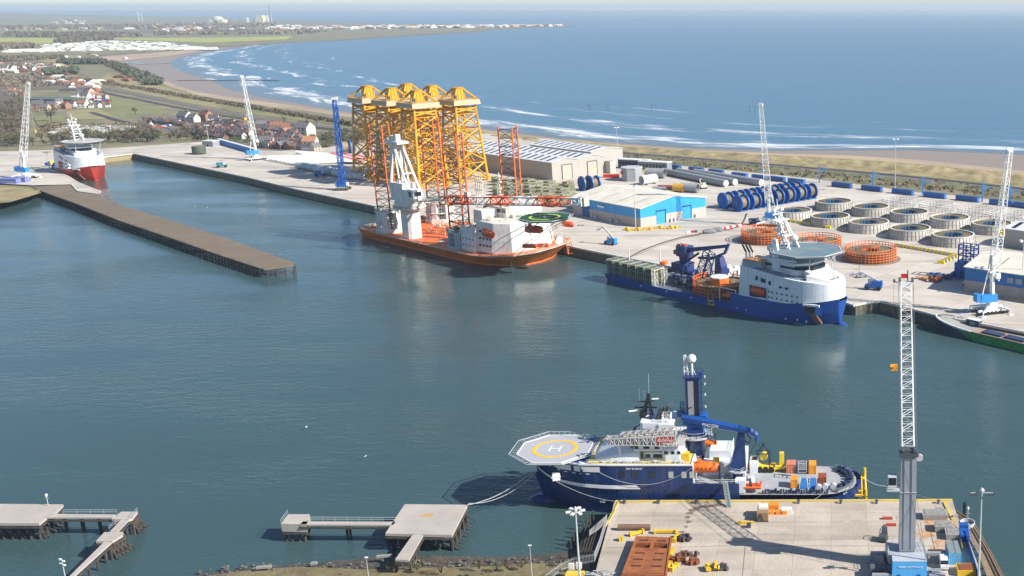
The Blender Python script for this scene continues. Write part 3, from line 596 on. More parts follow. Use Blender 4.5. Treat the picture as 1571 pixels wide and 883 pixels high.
# ---------------------------------------------------------------- lamp masts
def mast(px, py, h, lab, r=.28, kind='ring', z=5., grp='floodlight masts'):
    c = P(px, py, z); t = thing('lamp_mast', lab, 'lamp mast', c, 0, grp)
    MB().bar((0,0,0), (0,0,h), r, 8, r*.5).build('pole', LGREY, t); m = MB()
    if kind == 'ring':
        m.ring((0,0,h-.3), .9, 1.1, -.1, .1, 12); m.rev([(.35,-.6),(.45,0),(.2,.7)], (0,0,h), 8)
        m.build('head_frame', LGREY, t)
        for k in range(6):
            a = 2*pi*k/6+.3; MB().cbox((1.6*cos(a), 1.6*sin(a), h-.35), (.95, .7, .28), a).build('floodlight', WHITE, t)
    elif kind == 'cross':
        m.bar((-2.4,0,h-.5), (2.4,0,h-.5), .12, 4); m.bar((0,-1,h-.5), (0,1,h-.5), .1, 4); m.rev([(.5,-.3),(.6,.2),(.2,.6)], (0,0,h), 8); m.build('head_frame', LGREY, t)
        for x in (-2.3,-1.5,1.5,2.3): MB().cbox((x, -.3, h-.75), (.8, .6, .3), 0).build('floodlight', DGREY, t)
    elif kind == 'small':
        m.cbox((0,0,h), (.7,.4,.2)); m.build('lantern', WHITE, t)
    else:
        m.ring((0,0,h-.5), 1.2, 1.5, -.1, .2, 10); m.bar((-1.4,0,h-.4), (1.4,0,h-.4), .1); m.build('head_frame', LGREY, t)
        for k in range(4):
            a = pi/2*k+.7; MB().cbox((1.8*cos(a), 1.8*sin(a), h-.5), (1.2,.9,.5), a).build('floodlight', WHITE, t)
    return t
c = P(890,895,5); mast(890.5,900,18.8,'tall white floodlight mast left of the near platform, in front of the dark hull')
mast(1500.5,905,24.,'tall grey floodlight mast at the right edge of the near platform', kind='cross')
mast(816.5,886,8.2,'slim pale street lamp on the bank right of the jetty', .1, 'small', 3., 'small shore lamps'); mast(565.5,886,5.2,'slim pale street lamp on the muddy bank left of the jetty slab', .1, 'small', 2., 'small shore lamps')
t = thing('mast_aerial', 'short pale mast with small fittings at the lower left corner', 'mast', P(101,890,1.5)); m = MB().bar((0,0,0), (0,0,5.4), .12, 6); m.build('pole', LGREY, t)
m = MB(); [m.cbox((s*.35, 0, z), (.5,.3,.35)) for s, z in ((-1,5.4),(1,4.9),(-1,4.4),(1,3.9))]; m.build('fitting', WHITE, t)
# ---------------------------------------------------------------- near harbour crane
c = P(1391.5,877,5.); CB = (c[0], c[1], 5.)
t = thing('harbour_crane', 'large near harbour crane, grey tower and blue machine house, on the near platform', 'crane', CB)
TG = mat('crane_tower_grey', (.30,.325,.36), .45, c2=(.26,.28,.31), scale=.3, amt=.8)
m = MB()
for s in (-1, 1):
    m.box(-5.2, 5.2, s*4.2-.9, s*4.2+.9, .9, 2.2); 
    for k in range(5): m.rev([(.9,-.5),(.9,.5)], (-4.2+2.1*k, s*4.2, .9), 12, 'y')
m.box(-3, 3, -3.4, 3.4, 1.5, 2.8); m.build('chassis', mat('chassis_dark', (.10,.11,.13), .6), t)
for sx in (-1, 1):
    for sy in (-1, 1):
        m = MB(); m.box(min(sx*4.5, sx*8.2), max(sx*4.5, sx*8.2), sy*5-.5, sy*5+.5, 1.6, 2.3); m.bar((sx*8, sy*5, 2), (sx*8, sy*5, .3), .3, 8); m.cbox((sx*8, sy*5, .15), (2.4, 2.4, .3)); m.build('outrigger', GREY, t)
MB().rev([(2.6,2.4),(2.6,2.9)], n=24).build('slewing_ring', DGREY, t)
m = MB(); m.prism([(-3.8,-5.2),(4.2,-5.2),(4.2,-.9),(-3.8,-.9)], .9, 5.3, [(-3.6,-4.9),(4.0,-4.9),(4.0,-1.),(-3.6,-1.)]); mh = m.build('machine_house', mat('crane_sky_blue', (.07,.36,.72), .45, c2=(.05,.28,.6), scale=.4), t)
text('lettering', 'TEREX GOTTWALD', .62, WHITE, mh, (.4,-5.12,4.0), (pi/2,0,0)).hide_render = False
MB().box(-3.65, 4.05, -4.95, -.95, 5.3, 5.42).build('roof_panel', mat('crane_roof', (.45,.50,.55), .5), mh)
m = MB(); m.box(-2.6, -1.9, -5.6, -5.2, .6, 2.2); m.box(1.9, 2.6, -5.6, -5.2, .6, 2.2); m.build('ladder', NAVY, mh)
m = MB(); m.prism([(-4.3,-.85),(4.2,-.85),(3.4,5.6),(-4.8,5.6)], 2.4, 4.6); m.build('deck_house', mat('deck_house_grey', (.42,.42,.43), .5), t)
m = MB(); m.rail([(-4.2,-.8,4.6), (-4.7,5.5,4.6), (3.3,5.5,4.6), (4.1,-.8,4.6)], 1.1, 1.6, .05); m.build('handrail', LGREY, t)
TW = 1.85; TH = 28.3
m = MB(); m.box(-TW, TW, .6, 3.6, 4.8, TH, .1, .1)
m.box(-.95, -.85, .5, .64, 5.4, TH); m.box(.75, .85, .5, .64, 5.4, TH); tw = m.build('tower', TG, t)
m = MB(); m.box(-2.1, 2.1, .2, 4., TH-.1, TH+.7); m.rev([(.9,-.3),(.9,.3)], (-1.3,1.2,TH+1.1), 12, 'x'); m.rev([(.9,-.3),(.9,.3)], (1.3,1.2,TH+1.1), 12, 'x'); m.box(-1.5,1.5,.6,2,TH+.6,TH+1.4); m.build('tower_head', DGREY, t)
m = MB(); m.box(-1.9, 1.9, .5, .66, 19.4, 19.5); m.rail([(-2,.2,12.5),(-2.6,1,12.5)], 1, 1, .05); m.build('tower_joint', LGREY, tw)
# boom
b0 = (0, 3.2, 27.2); b1 = (1.7, 43.5, 57.0)
for s in (0,):
    m = MB(); m.truss(b0, lerp(b0, b1, .93), 2.75, 2.6, 24, .135, .075, wid=(1,0,0), h0=2.2, h1=1.8); m.truss(lerp(b0, b1, .93), b1, 2.6, 2.4, 2, .14, .09, wid=(1,0,0), h0=1.8, h1=1.2); bo = m.build('boom', WHITE, t)
m = MB(); q = b1; m.cbox((q[0], q[1], q[2]), (3.4, 1.2, 1.1)); m.build('boom_head', WHITE, bo)
m = MB(); [MB().rev([(.75,-.25),(.75,.25)], (q[0]+s*1.6, q[1]+.2, q[2]+.9), 12, 'x').build('sheave', DGREY, bo) for s in (-1, 1)]; m.rev([(.45,-.3),(.45,.3)], (q[0]-3, q[1]+.2, q[2]+.7), 8, 'x'); m.bar((q[0]-3,q[1]+.2,q[2]+.5), (q[0]-1.6,q[1],q[2]+.3), .12); m.bar((q[0]+.4, q[1], q[2]+.5), (q[0]+.4, q[1], q[2]+3.6), .2); m.build('head_fitting', DGREY, bo)
MB().box(q[0]-1.3, q[0]+.3, q[1]-.1, q[1]+.05, q[2]+1.5, q[2]+2.6).build('flag', RED, bo)
m = MB()
for sx in (-1.9, -1.7, 1.7, 1.9): m.bar((sx*.95, 1.5, TH+1.5), (q[0]+sx, q[1], q[2]+1.2), .035, 3)
for sx in (-1.95, 1.95): m.bar((q[0]+sx, q[1], q[2]), (q[0]+sx, q[1]-.2, q[2]-9), .04, 3)
m.bar((q[0]-3.1, q[1], q[2]+.6), (q[0]-3.2, q[1]-1, 38), .03, 3)
m.bar((4,-3.5,5), (1.9,.4,18), .05, 3); m.bar((3.9,-4.2,5.5), (-1.2,.45,26), .05, 3); m.build('hoist_rope', DGREY, t)
k = lerp(b0, b1, .46); m = MB(); m.cbox((-2.4, k[1]-.5, k[2]+1.2), (1.7, 1.0, 1.4)); m.rev([(.5,-.4),(.5,.4)], (-2.9,k[1]-1,k[2]+1.6), 8, 'x'); m.build('hook_block', mat('hook_orange', (.80,.36,.02), .5), t)
m = MB(); m.box(-4.6, -2.7, .0, 2.6, 20.4, 23.4); cb = m.build('cab', LGREY, t); m = MB(); m.box(-4.5,-2.8,-.06,.0,21.6,23.3); m.build('cab_window', GLASS, cb)
m = MB(); m.box(-4.9,-2.,-.4,3,20.1,20.4); m.rail([(-4.9,-.4,20.4),(-2.4,-.4,20.4)],1,1,.05); m.build('cab_platform', LGREY, t)
m = MB(); m.rev([(.8,-.3),(.8,.3)], (2.4,1.4,27.6), 14, 'y'); m.build('cable_drum', LGREY, t)
m = MB(); m.box(-8.5,-4.6,-3,-1,1.2,2.6); m.box(-8,-5,-5,-4,.6,1.8); m.build('access_platform', mat('chassis_dark', (.10,.11,.13)), t)
m = MB(); [m.box(4.6+.7*i, 5.2+.7*i, -4, -2.4, .5, 2.2) for i in range(4)]; m.rail([(4.5,-4.2,2.2),(7.5,-4.2,2.2)], 1, 1, .05); m.build('generator_set', GREY, t)
# ---------------------------------------------------------------- other mobile cranes
def hcrane(lab, px, py, tip, foot=(0,0,24), body=CYAN, sc=1., rz=0., booma=(1,0,0), cat='crane'):
    """mobile harbour crane: wheeled star chassis, slewing house, column, luffing lattice boom whose tip is given in px at depth"""
    c = P(px, py, 5.); t = thing('harbour_crane', lab, cat, c, rz, 'mobile harbour cranes on the far quays'); F = Frame((c[0], c[1], 5.), rz)
    m = MB()
    for s in (-1, 1): m.box(-7, 7, s*2.6-.7, s*2.6+.7, 1.1, 2.1)
    m.box(-2.6, 2.6, -2.6, 2.6, 1.6, 3.2); m.build('chassis', WHITE, t)
    m = MB(); [m.rev([(.75,-1.),(.75,1.)], (-6.3+1.8*k, s*2.6, .75), 10, 'y') for s in (-1, 1) for k in range(8)]; m.build('wheel', BLACK, t)
    for sx, sy in ((-1,-1),(1,-1),(1,1),(-1,1)):
        m = MB(); m.bar((sx*2, sy*2, 3), (sx*6.5, sy*6, 1.9), .55, 4, .35); m.bar((sx*6.5, sy*6, 2), (sx*6.5, sy*6, .2), .25, 6); m.cbox((sx*6.5, sy*6, .15), (2, 2, .3)); m.build('outrigger', WHITE, t)
    MB().rev([(2.2,3.2),(1.9,4.6),(1.9,5)], n=14).build('slewing_ring', WHITE, t)
    m = MB(); m.prism([(-5.5,-1.9),(2.6,-1.9),(2.6,1.9),(-5.5,1.9)], 5, 8.2, [(-5,-1.7),(2.4,-1.7),(2.4,1.7),(-5,1.7)]); m.build('machine_house', body, t)
    m = MB(); m.prism([(-7.4,-1.8),(-5.6,-1.8),(-5.6,1.8),(-7.4,1.8)], 5.4, 8.8); m.build('counterweight', body, t)
    m = MB(); m.bar((.6,0,8), (0,0,25), 1.1, 8, .75); m.bar((-4,0,8), (-.4,0,24), .25, 4); m.build('column', WHITE, t)
    m = MB(); m.box(1.2, 3.2, -2.2, -.6, 15, 17.2); m.box(-1.4,1.4,-1.2,1.2,17.6,18); m.build('cab', WHITE, t)
    bx, bz = F.uz(*tip, 0) if abs(cos(rz)) > .3 else (0, 70)
    # tip on the upright plane through the base
    q = (bx, booma[1], bz); p = foot
    p0 = (p[0]+.5, -.3, 14.)
    m = MB(); m.truss(p0, q, 4.2, 2.0, 18, .19, .11, wid=(1,.3,0), h0=3.2, h1=1.5); bo = m.build('boom', WHITE, t)
    m = MB(); [m.rev([(.8,-.2),(.8,.2)], (q[0]+s*.7, q[1], q[2]+.6), 10, 'y') for s in (-1, 1)]; m.cbox(q, (2.6, 1.6, 1.2)); m.build('boom_head', WHITE, bo)
    m = MB(); [m.bar((s*.5, 0, 25), (q[0]+s*.6, q[1], q[2]), .05, 3) for s in (-1, 0, 1)]; hx = q[0]-1.8; m.bar((q[0]-1, q[1], q[2]), (hx, q[1], q[2]*.52), .05, 3); m.build('hoist_rope', LGREY, t)
    m = MB(); m.cbox((hx, q[1], q[2]*.52-1), (1.6, 1, 2)); m.build('hook_block', YELLOW, t)
    return t
hcrane('white lattice harbour crane beside the blue shed at the right', 1519,479, (1549,231), rz=.35)
hcrane('white lattice harbour crane rising behind the orange carousels and the blue cable ship', 1181,346, (1167,161), rz=2.9)
hcrane('white lattice harbour crane next to the red and white ship at far left', 40,273, (43,128), rz=-.2)
hcrane('distant white harbour crane beside the low blue wall and white tower sections', 393,245, (371,118), rz=.9)
# blue crawler crane
c = P(526,291,5.); t = thing('crawler_crane', 'blue crawler crane with folded blue jib standing left of the yellow jackets', 'crane', c, .1)
for s in (-1, 1):
    m = MB(); m.vprism([(-4.8,.5),(-4.2,0),(4.2,0),(4.8,.5),(4.8,1.3),(4.2,1.8),(-4.2,1.8),(-4.8,1.3)], s*3.3-.8, s*3.3+.8); m.build('crawler_track', mat('track_steel', (.12,.10,.09), .8), t)
    m = MB(); [m.rev([(.75,-.9),(.75,.9)], (x, s*3.3, .9), 10, 'y') for x in (-4,-2,0,2,4)]; m.build('roller', TIMBER, t)
MB().box(-2.2,2.2,-3,3,1,2.4).build('carbody', LGREY, t)
MB().box(-3.4,3.4,-2.4,3.4,2.5,6.2,.2,.2).build('machine_house', BLUE, t)
MB().box(-4.4,-3.4,-1.8,3,3,5.6).build('counterweight', LGREY, t); MB().box(3.4,4.8,-2.2,-.6,3.2,5.6).build('cab', WHITE, t)
m = MB(); m.truss((0,-1.2,5), (.9,1,63), 2.6, 2.0, 18, .26, .15, wid=(1,0,0)); bo = m.build('boom', BLUE, t)
m = MB(); m.truss((1.2,1,7), (1.6,2,58), 1.6, 1.2, 18, .2, .1, wid=(1,0,0)); m.build('jib', BLUE, bo); m = MB(); m.cbox((1,1.2,64), (3.8,2.6,1.6)); m.build('boom_head', WHITE, bo)
m = MB(); [m.bar((-1.6+s*.6,1,6), (0+s*.8,1,63), .1, 3) for s in (-1,0,1)]; m.build('hoist_rope', CYAN, t)
# ---------------------------------------------------------------- shared ship pieces
ROUND = lambda x0, x1, y0, y1, c=.35: [(x0+c,y0),(x1-c,y0),(x1,y0+c),(x1,y1-c),(x1-c,y1),(x0+c,y1),(x0,y1-c),(x0,y0+c)]
def hull(t, st, m, name='hull', zk=-2.5, smooth=False, label=None, yc=0., inner=True):
    """st: (u, half breadth at rail, half breadth at waterline, rail height[, rake of the rail in u])"""
    secs = []
    for s in st:
        u, hb, hw, zr = s[:4]; du = s[4] if len(s) > 4 else 0; L = []
        for z, w, uu in ((zk, hw*.96, u), (0, hw, u), (zr*.5, hw+(hb-hw)*.62, u+du*.45), (zr, hb, u+du)): L.append((uu, yc-w, z))
        for z, w, uu in ((zr, hb-.35 if hb > .5 else hb*.6, u+du*.97), (zr-1.15, hb-.35 if hb > .5 else hb*.6, u+du*.97)): L.append((uu, yc-w, z))
        L += [(p[0], 2*yc-p[1], p[2]) for p in reversed(L)]
        secs.append(L)
    return MB().loft(secs, closed=True).build(name, m, t, smooth=smooth, label=label)
def octagon(c, r, z0, z1, n=8, rot=pi/8, sy=1.):
    return [(c[0]+r*cos(2*pi*k/n+rot), c[1]+r*sy*sin(2*pi*k/n+rot)) for k in range(n)]
def helideck(t, c, r, z, surf, ring, hcol, rz=0, net=1.6, n=8, edge=WHITE, name='helideck', legs=None, hrz=None):
    m = MB(); pl = octagon(c, r, z, z, n); m.prism(pl, z-.55, z); h = m.build(name, surf, t)
    m = MB()
    for a, b in zip(pl, pl[1:]+pl[:1]): m.bar((a[0], a[1], z+.04), (b[0], b[1], z+.04), .16, 4)
    m.build('edge_line', edge, h)
    mb = MB().ring((c[0], c[1], z+.012), r*.50, r*.595, 0, .03, 40); mb.build('landing_circle', ring, h)
    m = MB(); g = rz if hrz is None else hrz
    for x, w, l in ((-r*.13, r*.045, r*.36), (r*.13, r*.045, r*.36)):
        m.cbox((c[0]+x*cos(g), c[1]+x*sin(g), z+.05), (w, l, .02), g)
    m.cbox((c[0], c[1], z+.056), (r*.24, r*.05, .02), g); m.build('landing_letter', hcol, h)
    if net:
        m = MB(); o1 = octagon(c, r+net, z, z, n)
        for k in range(n):
            a, b = pl[k], pl[(k+1) % n]; A, B = o1[k], o1[(k+1) % n]
            m.bar((A[0], A[1], z+.35), (B[0], B[1], z+.35), .10, 4)
            for j in range(7): q, w = lerp(a, b, j/6), lerp(A, B, j/6); m.bar((q[0], q[1], z-.2), (w[0], w[1], z+.35), .045, 3)
            for j in (1, 2): q, w = lerp(a, A, j/3), lerp(b, B, j/3); m.bar((q[0], q[1], z+.0+.12*j), (w[0], w[1], z+.12*j), .035, 3)
        m.build('safety_net', LGREY, h)
    m = MB(); pc = octagon(c, r*.92, z, z, n)
    for k in range(n//2): a, b = pc[k], pc[k+n//2]; m.bar((a[0], a[1], z-.9), (b[0], b[1], z-.9), .28, 4)
    for k in range(n): a, b = pc[k], pc[(k+1) % n]; m.bar((a[0], a[1], z-.9), (b[0], b[1], z-.9), .22, 4)
    for q in (legs or []): m.bar(q[0], q[1], .22, 5)
    m.build('support_frame', LGREY, h); return h
def lifeboat(t, c, L, m=ORANGE, rz=0, sy=1.):
    b = MB(); w = L*.19; secs = []
    for s, k in ((-.5, .12), (-.44, .55), (-.3, .92), (0, 1), (.3, .92), (.44, .55), (.5, .12)):
        x = s*L; ww = w*k; h = w*1.15*(.55+.45*k)
        pr = [(-.35, -.8), (-.95, -.15), (-1, .2), (-.75, .7), (-.3, 1), (.3, 1), (.75, .7), (1, .2), (.95, -.15), (.35, -.8)]
        secs.append([(c[0]+x*cos(rz)-a*ww*sin(rz), c[1]+x*sin(rz)+a*ww*cos(rz), c[2]+z*h) for a, z in pr])
    o = b.loft(secs, closed=True).build('lifeboat', m, t, smooth=True)
    x = L*.2; MB().cbox((c[0]-x*cos(rz), c[1]-x*sin(rz), c[2]+w*1.35), (L*.13, w*.9, w*.5), rz).build('conning_hatch', m, o)
    k = MB(); [k.cbox((c[0]+q*L*cos(rz)+s*w*1.0*sin(rz), c[1]+q*L*sin(rz)-s*w*1.0*cos(rz), c[2]+w*.25), (L*.04, .1, w*.25), rz) for q in (-.25,-.1,.05,.2) for s in (-.98,.98)]; k.build('porthole', GLASS, o)
    return o
def dome(t, c, r, h=1.5, m=WHITE): return MB().rev([(r*.35,-h-r*.6),(r*.35,-r*.7),(r*.8,-r*.6),(r,0),(r*.8,r*.6),(r*.4,r*.92),(0,r)], c, 12).build('radome', m, t, smooth=True)
def container(lab, c, L=6.1, rz=0, m=BLUE, w=2.44, h=2.6, grp=None, name='shipping_container', parent=None, door=None, cat='container'):
    o = parent or thing(name, lab, cat, c, rz, grp); b = MB(); n = int(L/.28)
    # corrugated walls
    def wall(p, q, nx, ny):
        v = []
        for k in range(n+1):
            t = k/n; d = .07 if (k//1) % 2 else 0; x = p[0]+(q[0]-p[0])*t-nx*d; y = p[1]+(q[1]-p[1])*t-ny*d; v += [(x, y, .12), (x, y, h-.1)]
        b._a(v, [(i*2, i*2+1, i*2+3, i*2+2) for i in range(n)])
    wall((-L/2+.05, -w/2), (L/2-.05, -w/2), 0, -1); wall((-L/2+.05, w/2), (L/2-.05, w/2), 0, 1); wall((-L/2, -w/2+.05), (-L/2, w/2-.05), -1, 0)
    b.box(L/2-.06, L/2, -w/2+.05, w/2-.05, .12, h-.1); b.box(-L/2, L/2, -w/2, w/2, h-.08, h-.01); b.box(-L/2, L/2, -w/2, w/2, .02, .1)
    x = b.build('body', m, o)
    for sx in (-1, 1):
        for sy in (-1, 1): MB().cbox((sx*(L/2-.06), sy*(w/2-.06), h/2), (.17, .17, h+.04)).build('corner_post', m, o)
    f = MB(); [f.bar((L/2+.03, y, .2), (L/2+.03, y, h-.2), .03, 4) for y in (-.8,-.3,.3,.8)]; f.build('door_bar', LGREY, o)
    return o
# ---------------------------------------------------------------- near navy blue ship
NF = Frame((0, 270, 0), 0.)
ns = thing('offshore_ship', 'navy blue ship with grey helideck and yellow circle moored at the near platform', 'ship', (0, 270, 0))
HN = mat('navy_hull', (.010,.042,.165), .32, c2=(.006,.026,.10), scale=.10, amt=1., detail=8, runs=.3)
DKG = mat('deck_grey', (.40,.41,.42), .7, c2=(.31,.32,.33), scale=.3, amt=1.)
# lower hull: whole length, rail height steps down aft
ST = [(-78.2,.3,.1,8,-2),(-77,1.6,.8,8,-2),(-74,4.2,2.2,8,-1.6),(-70,6.6,4.6,8,-1),(-64,8.6,7.2,8,0),(-56,9.4,9,8,0),(-36.6,9.5,9.4,8,0),(-36.5,9.5,9.4,8,0)]
hull(ns, ST, HN)
hull(ns, [(-36.5,9.5,9.4,9.0),(-24.2,9.5,9.4,9.0)], HN, 'midship_hull')
hull(ns, [(-24.2,9.5,9.4,6.9),(-3,9.5,9.4,6.9),(1,8.9,8.2,7.4,.3),(4,7.2,6.2,8.2,.8),(6,4.6,4.2,8.6,1.2),(6.8,2,1.6,8.7,1.4)], HN, 'stern_hull')
# forecastle block above
FC = [(-80.2,.4),(-79,2.2),(-76.2,5.0),(-72,7.4),(-66,9.1),(-58,9.5),(-36.5,9.5)]
lo = [(-79.6,.3),(-78.2,1.8),(-75.4,4.3),(-71,6.7),(-64.5,8.7),(-57,9.45),(-36.5,9.5)]
pl = [(x, -y) for x, y in FC]+[(x, y) for x, y in reversed(FC)]; pl2 = [(x, -y) for x, y in lo]+[(x, y) for x, y in reversed(lo)]
MB().prism(pl2, 7.9, 14.2, pl).build('forecastle', HN, ns)
MB().prism([(x*.998, y*.97) for x, y in pl], 14.2, 14.35).build('forecastle_deck', mat('deck_blue', (.03,.10,.26), .6), ns)
m = MB()   # bulwark rim, white
for a, b in zip(pl, pl[1:]+pl[:1]):
    m.bar((a[0], a[1], 14.35), (b[0], b[1], 14.35), .28, 4)
m.build('deck_rim', WHITE, ns)
# bulbous bow
m = MB(); m.rev([(0,-6.5),(1.3,-5.6),(2.,-3.6),(2.1,0),(1.6,6)], (-76.5,0,-.4), 14, 'x'); m.build('bulbous_bow', HN, ns, smooth=True)
# stripe and white panels on the near side, following the hull
def side(x):      # near-side half breadth at rail for panels
    for (a, ya), (b, yb) in zip(FC, FC[1:]):
        if a <= x <= b: return ya+(yb-ya)*(x-a)/(b-a)
    return 9.5
def hbz(x, z):    # hull surface offset at x for a height
    if z >= 7.9:
        f = (z-7.9)/6.3
        def ip(P_):
            for (a, ya), (b, yb) in zip(P_, P_[1:]):
                if a <= x <= b: return ya+(yb-ya)*(x-a)/(b-a)
            return 9.5 if x > -50 else .4
        return ip(lo)*(1-f)+ip(FC)*f
    f = z/8
    for p, q in zip(ST, ST[1:]):
        if p[0] <= x <= q[0]:
            t = (x-p[0])/(q[0]-p[0]); hb = p[1]+(q[1]-p[1])*t; hw = p[2]+(q[2]-p[2])*t; return hw+(hb-hw)*(f*1.24 if f < .5 else .62+(f-.5)*.76)
    return 9.5
def decal(name, pts, m, n=10, par=ns, th=.05):     # pts: lower/upper heights along x on the near (and far) side
    for sg in (-1, 1):
        v = []
        for i in range(n*(len(pts)-1)+1):
            k = min(i//n, len(pts)-2); t = i/n-k; a, b = pts[k], pts[k+1]; x = a[0]+(b[0]-a[0])*t; z0 = a[1]+(b[1]-a[1])*t; z1 = a[2]+(b[2]-a[2])*t
            v += [(x, sg*(hbz(x, z0)+th), z0), (x, sg*(hbz(x, z1)+th), z1)]
        mb = MB(); mb._a(v, [(j*2, j*2+1, j*2+3, j*2+2) for j in range(len(v)//2-1)]); mb.build(name, m, par)
def NZ(px, py, v=-9.5): return NF.uz(px, py, v)
x0, z0 = NZ(978, 743); 
decal('white_stripe', [(-79.2,12.7,13.1),(-74,11.0,11.8),(-68,10.3,11.3),(-60,9.95,11.0),(-51.2,9.9,11.0),(-50.2,9.9,10.1)], WHITE)
decal('mooring_deck_panel', [(-73.4,12.6,12.8),(-71.6,12.3,13.8),(-68.4,12.2,13.8)], WHITE, par=ns)
decal('mooring_deck_panel', [(-67.6,12.2,13.8),(-60.6,12.2,13.8)], WHITE)
for xa, xb, z in ((-72.4,-71.6,11.9),(-70.4,-69.5,11.6),(-68.2,-67.2,11.5),(-66,-65,11.5),(-64.4,-63.4,11.5),(-78.2,-76.8,13.0),(-76,-74.4,12.3)):
    decal('freeing_port', [(xa, z, z+.28),(xb, z-.05, z+.22)], WHITE, n=2)
for xa in (-55.6,-52.2,-47.7): decal('side_opening', [(xa, 10.6, 12.6),(xa+1.5, 10.6, 12.6)], GLASS, n=2)
for xa in (-42.6,-39.2,-37.1): decal('side_window_panel', [(xa, 10.7, 12.5),(xa+1.3, 10.7, 12.5)], mat('window_cover', (.45,.45,.40), .5), n=2)
for k in range(9): decal('porthole', [(-62+k*2.1+(k % 3)*.6, 6.6, 7.1),(-61.6+k*2.1+(k % 3)*.6, 6.6, 7.1)], mat('dark_blue_glass', (.004,.01,.04), .2), n=1)
text('ship_name', 'REM ENERGY', .75, WHITE, ns, (-51.5,-9.62,13.3), (pi/2,0,0))
text('hull_mark', 'I-O', 1.0, WHITE, ns, (-60.3,-9.55,3.9), (pi/2,0,0))
m = MB(); m.cbox((-72.6,-7.6,10.2), (2.,.9,2.0), .3); m.cbox((-72.6,-7.9,10.2), (2.4,.5,.3), .3); m.build('anchor', WHITE, ns)
# superstructure: rounded white bow cover behind the helideck
BL = mat('deckhouse_white', (.74,.76,.78), .4, c2=(.62,.65,.70), scale=.2, amt=.7)
secs = []
for x, w, z in ((-63.5,4.5,14.4),(-62,6.5,15.6),(-58,7.8,17.6),(-54,8.1,19.0),(-50.5,8.1,19.4)):
    secs.append([(x,-w,14.3),(x,-w*.92,14.3+(z-14.3)*.5),(x,-w*.6,z-.3),(x,0,z),(x,w*.6,z-.3),(x,w*.92,14.3+(z-14.3)*.5),(x,w,14.3)])
MB().loft(secs).build('bow_deckhouse', BL, ns, smooth=False)
MB().box(-59.4,-57.9,-6.9,-6.3,16.4,17.2).build('window', GLASS, ns)
MB().prism([(-64,-8.4),(-62,-9.2),(-37,-9.2),(-37,9.2),(-62,9.2),(-64,8.4)], 14.36, 14.55).build('deck_margin', mat('yellow_walkway', (.62,.48,.10), .6, c2=(.5,.45,.25), scale=.3, amt=1.), ns)
m = MB(); m.prism(ROUND(-50,-38.5,-6.0,6.0,1), 14.55, 16.4); m.prism(ROUND(-44.5,-38.8,-7.6,7.6,1), 14.55, 18.2); dh = m.build('accommodation_block', BL, ns)
m = MB(); [m.box(x, x+.9, -7.66,-7.58, 16.6, 17.4) for x in (-43.8,-42,-40.4)]; [m.box(x, x+1.2, -6.06,-5.98, 14.9, 15.9) for x in (-49,-47,-45.9)]; m.build('window', GLASS, dh)
# bridge
secs = []
for z, x0_, x1_, w in ((15.9,-51.6,-45,4.6),(17.3,-53.2,-44.5,6.9),(18.0,-53.6,-44.2,7.4),(19.6,-52.8,-44.6,7.0),(20.1,-52.1,-45,6.6)):
    secs.append([(x0_,-w*.55,z),(x0_+2.2,-w,z),(x1_,-w,z),(x1_,w,z),(x0_+2.2,w,z),(x0_,w*.55,z)])
br = MB().loft(secs, closed=True).build('bridge', BL, ns)
m = MB()
for s in (-1, 1): m.box(-51.5,-45.2,min(s*7.2,s*7.5),max(s*7.2,s*7.5),18.1,19.2)
m.prism([(-53.75,-4.1),(-52.3,-7.35),(-52.1,-7.2),(-53.5,-4)], 18.1, 19.3); m.prism([(-53.8,-4),(-53.5,-4),(-53.5,4),(-53.8,4)], 18.1, 19.3); m.prism([(-53.75,4.1),(-52.3,7.35),(-52.1,7.2),(-53.5,4)], 18.1, 19.3)
m.build('bridge_window', GLASS, br)
m = MB(); m.box(-50.5,-49.2,-7.62,-7.5,18.1,19.3); m.box(-47.6,-46.3,-7.62,-7.5,18.1,19.3); m.box(-51.8,-45,-7.7,-7.1,17.5,18.0); m.build('window_frame', WHITE, br)
# roof works, black mast, funnels
_n0 = len(ns.children)
MB().prism(ROUND(-50.5,-41.5,-4.5,4.5,.8), 22.5, 24.0).build('monkey_island', BL, ns)
m = MB(); m.bar((-50.5,0,23.8), (-48.6,0,30.2), .9, 4, .45); m.bar((-48,-1.6,23.9), (-48.5,0,29), .35, 4); m.bar((-48,1.6,23.9), (-48.5,0,29), .35, 4)
m.bar((-52.5,0,26.8), (-46.5,0,26.8), .25, 4); m.bar((-48.8,-2.6,28.2), (-48.8,2.6,28.2), .2, 4); m.bar((-51.5,0,28.4),(-47,0,28.6),.18,4); m.cbox((-50.2,0,25.2), (1.8,1.8,1.2)); m.cbox((-48.6,0,30.2), (.8,.8,1))
mast_ = m.build('main_mast', mat('mast_black', (.015,.015,.018), .5), ns)
m = MB(); m.bar((-48.5,0,30.5), (-48.4,0,36.2), .07, 4); m.bar((-51,0,28.4), (-51.1,0,32), .05, 3); m.bar((-50,1,28.4),(-50,1,31),.05,3); m.build('whip_aerial', LGREY, mast_)
m = MB(); m.cbox((-52.6,-1,26.2), (2.6,.3,.35), .3); m.cbox((-46.9,.3,29.1), (1.8,.25,.3), .2); m.build('radar_scanner', WHITE, mast_)
m = MB(); [m.bar((-46.6+i*.9,-1.5+i*.5,23.5), (-45.2+i*.9,-1.5+i*.5,27.2), .42, 8) for i in range(3)]; m.build('exhaust_pipe', mat('exhaust_soot', (.05,.04,.04), .7), ns)
m = MB(); m.box(-45.5,-41.5,-4.8,-2.2,23.9,26.2); m.truss((-43.5,-3,24), (-43.5,-3,28.6), 2.2, 2.2, 4, .1, .06, wid=(1,0,0)); m.build('white_lattice_stand', WHITE, ns)
dome(ns, (-43.,2.5,26.5), .9); dome(ns, (-52.3,4.2,25), .55)
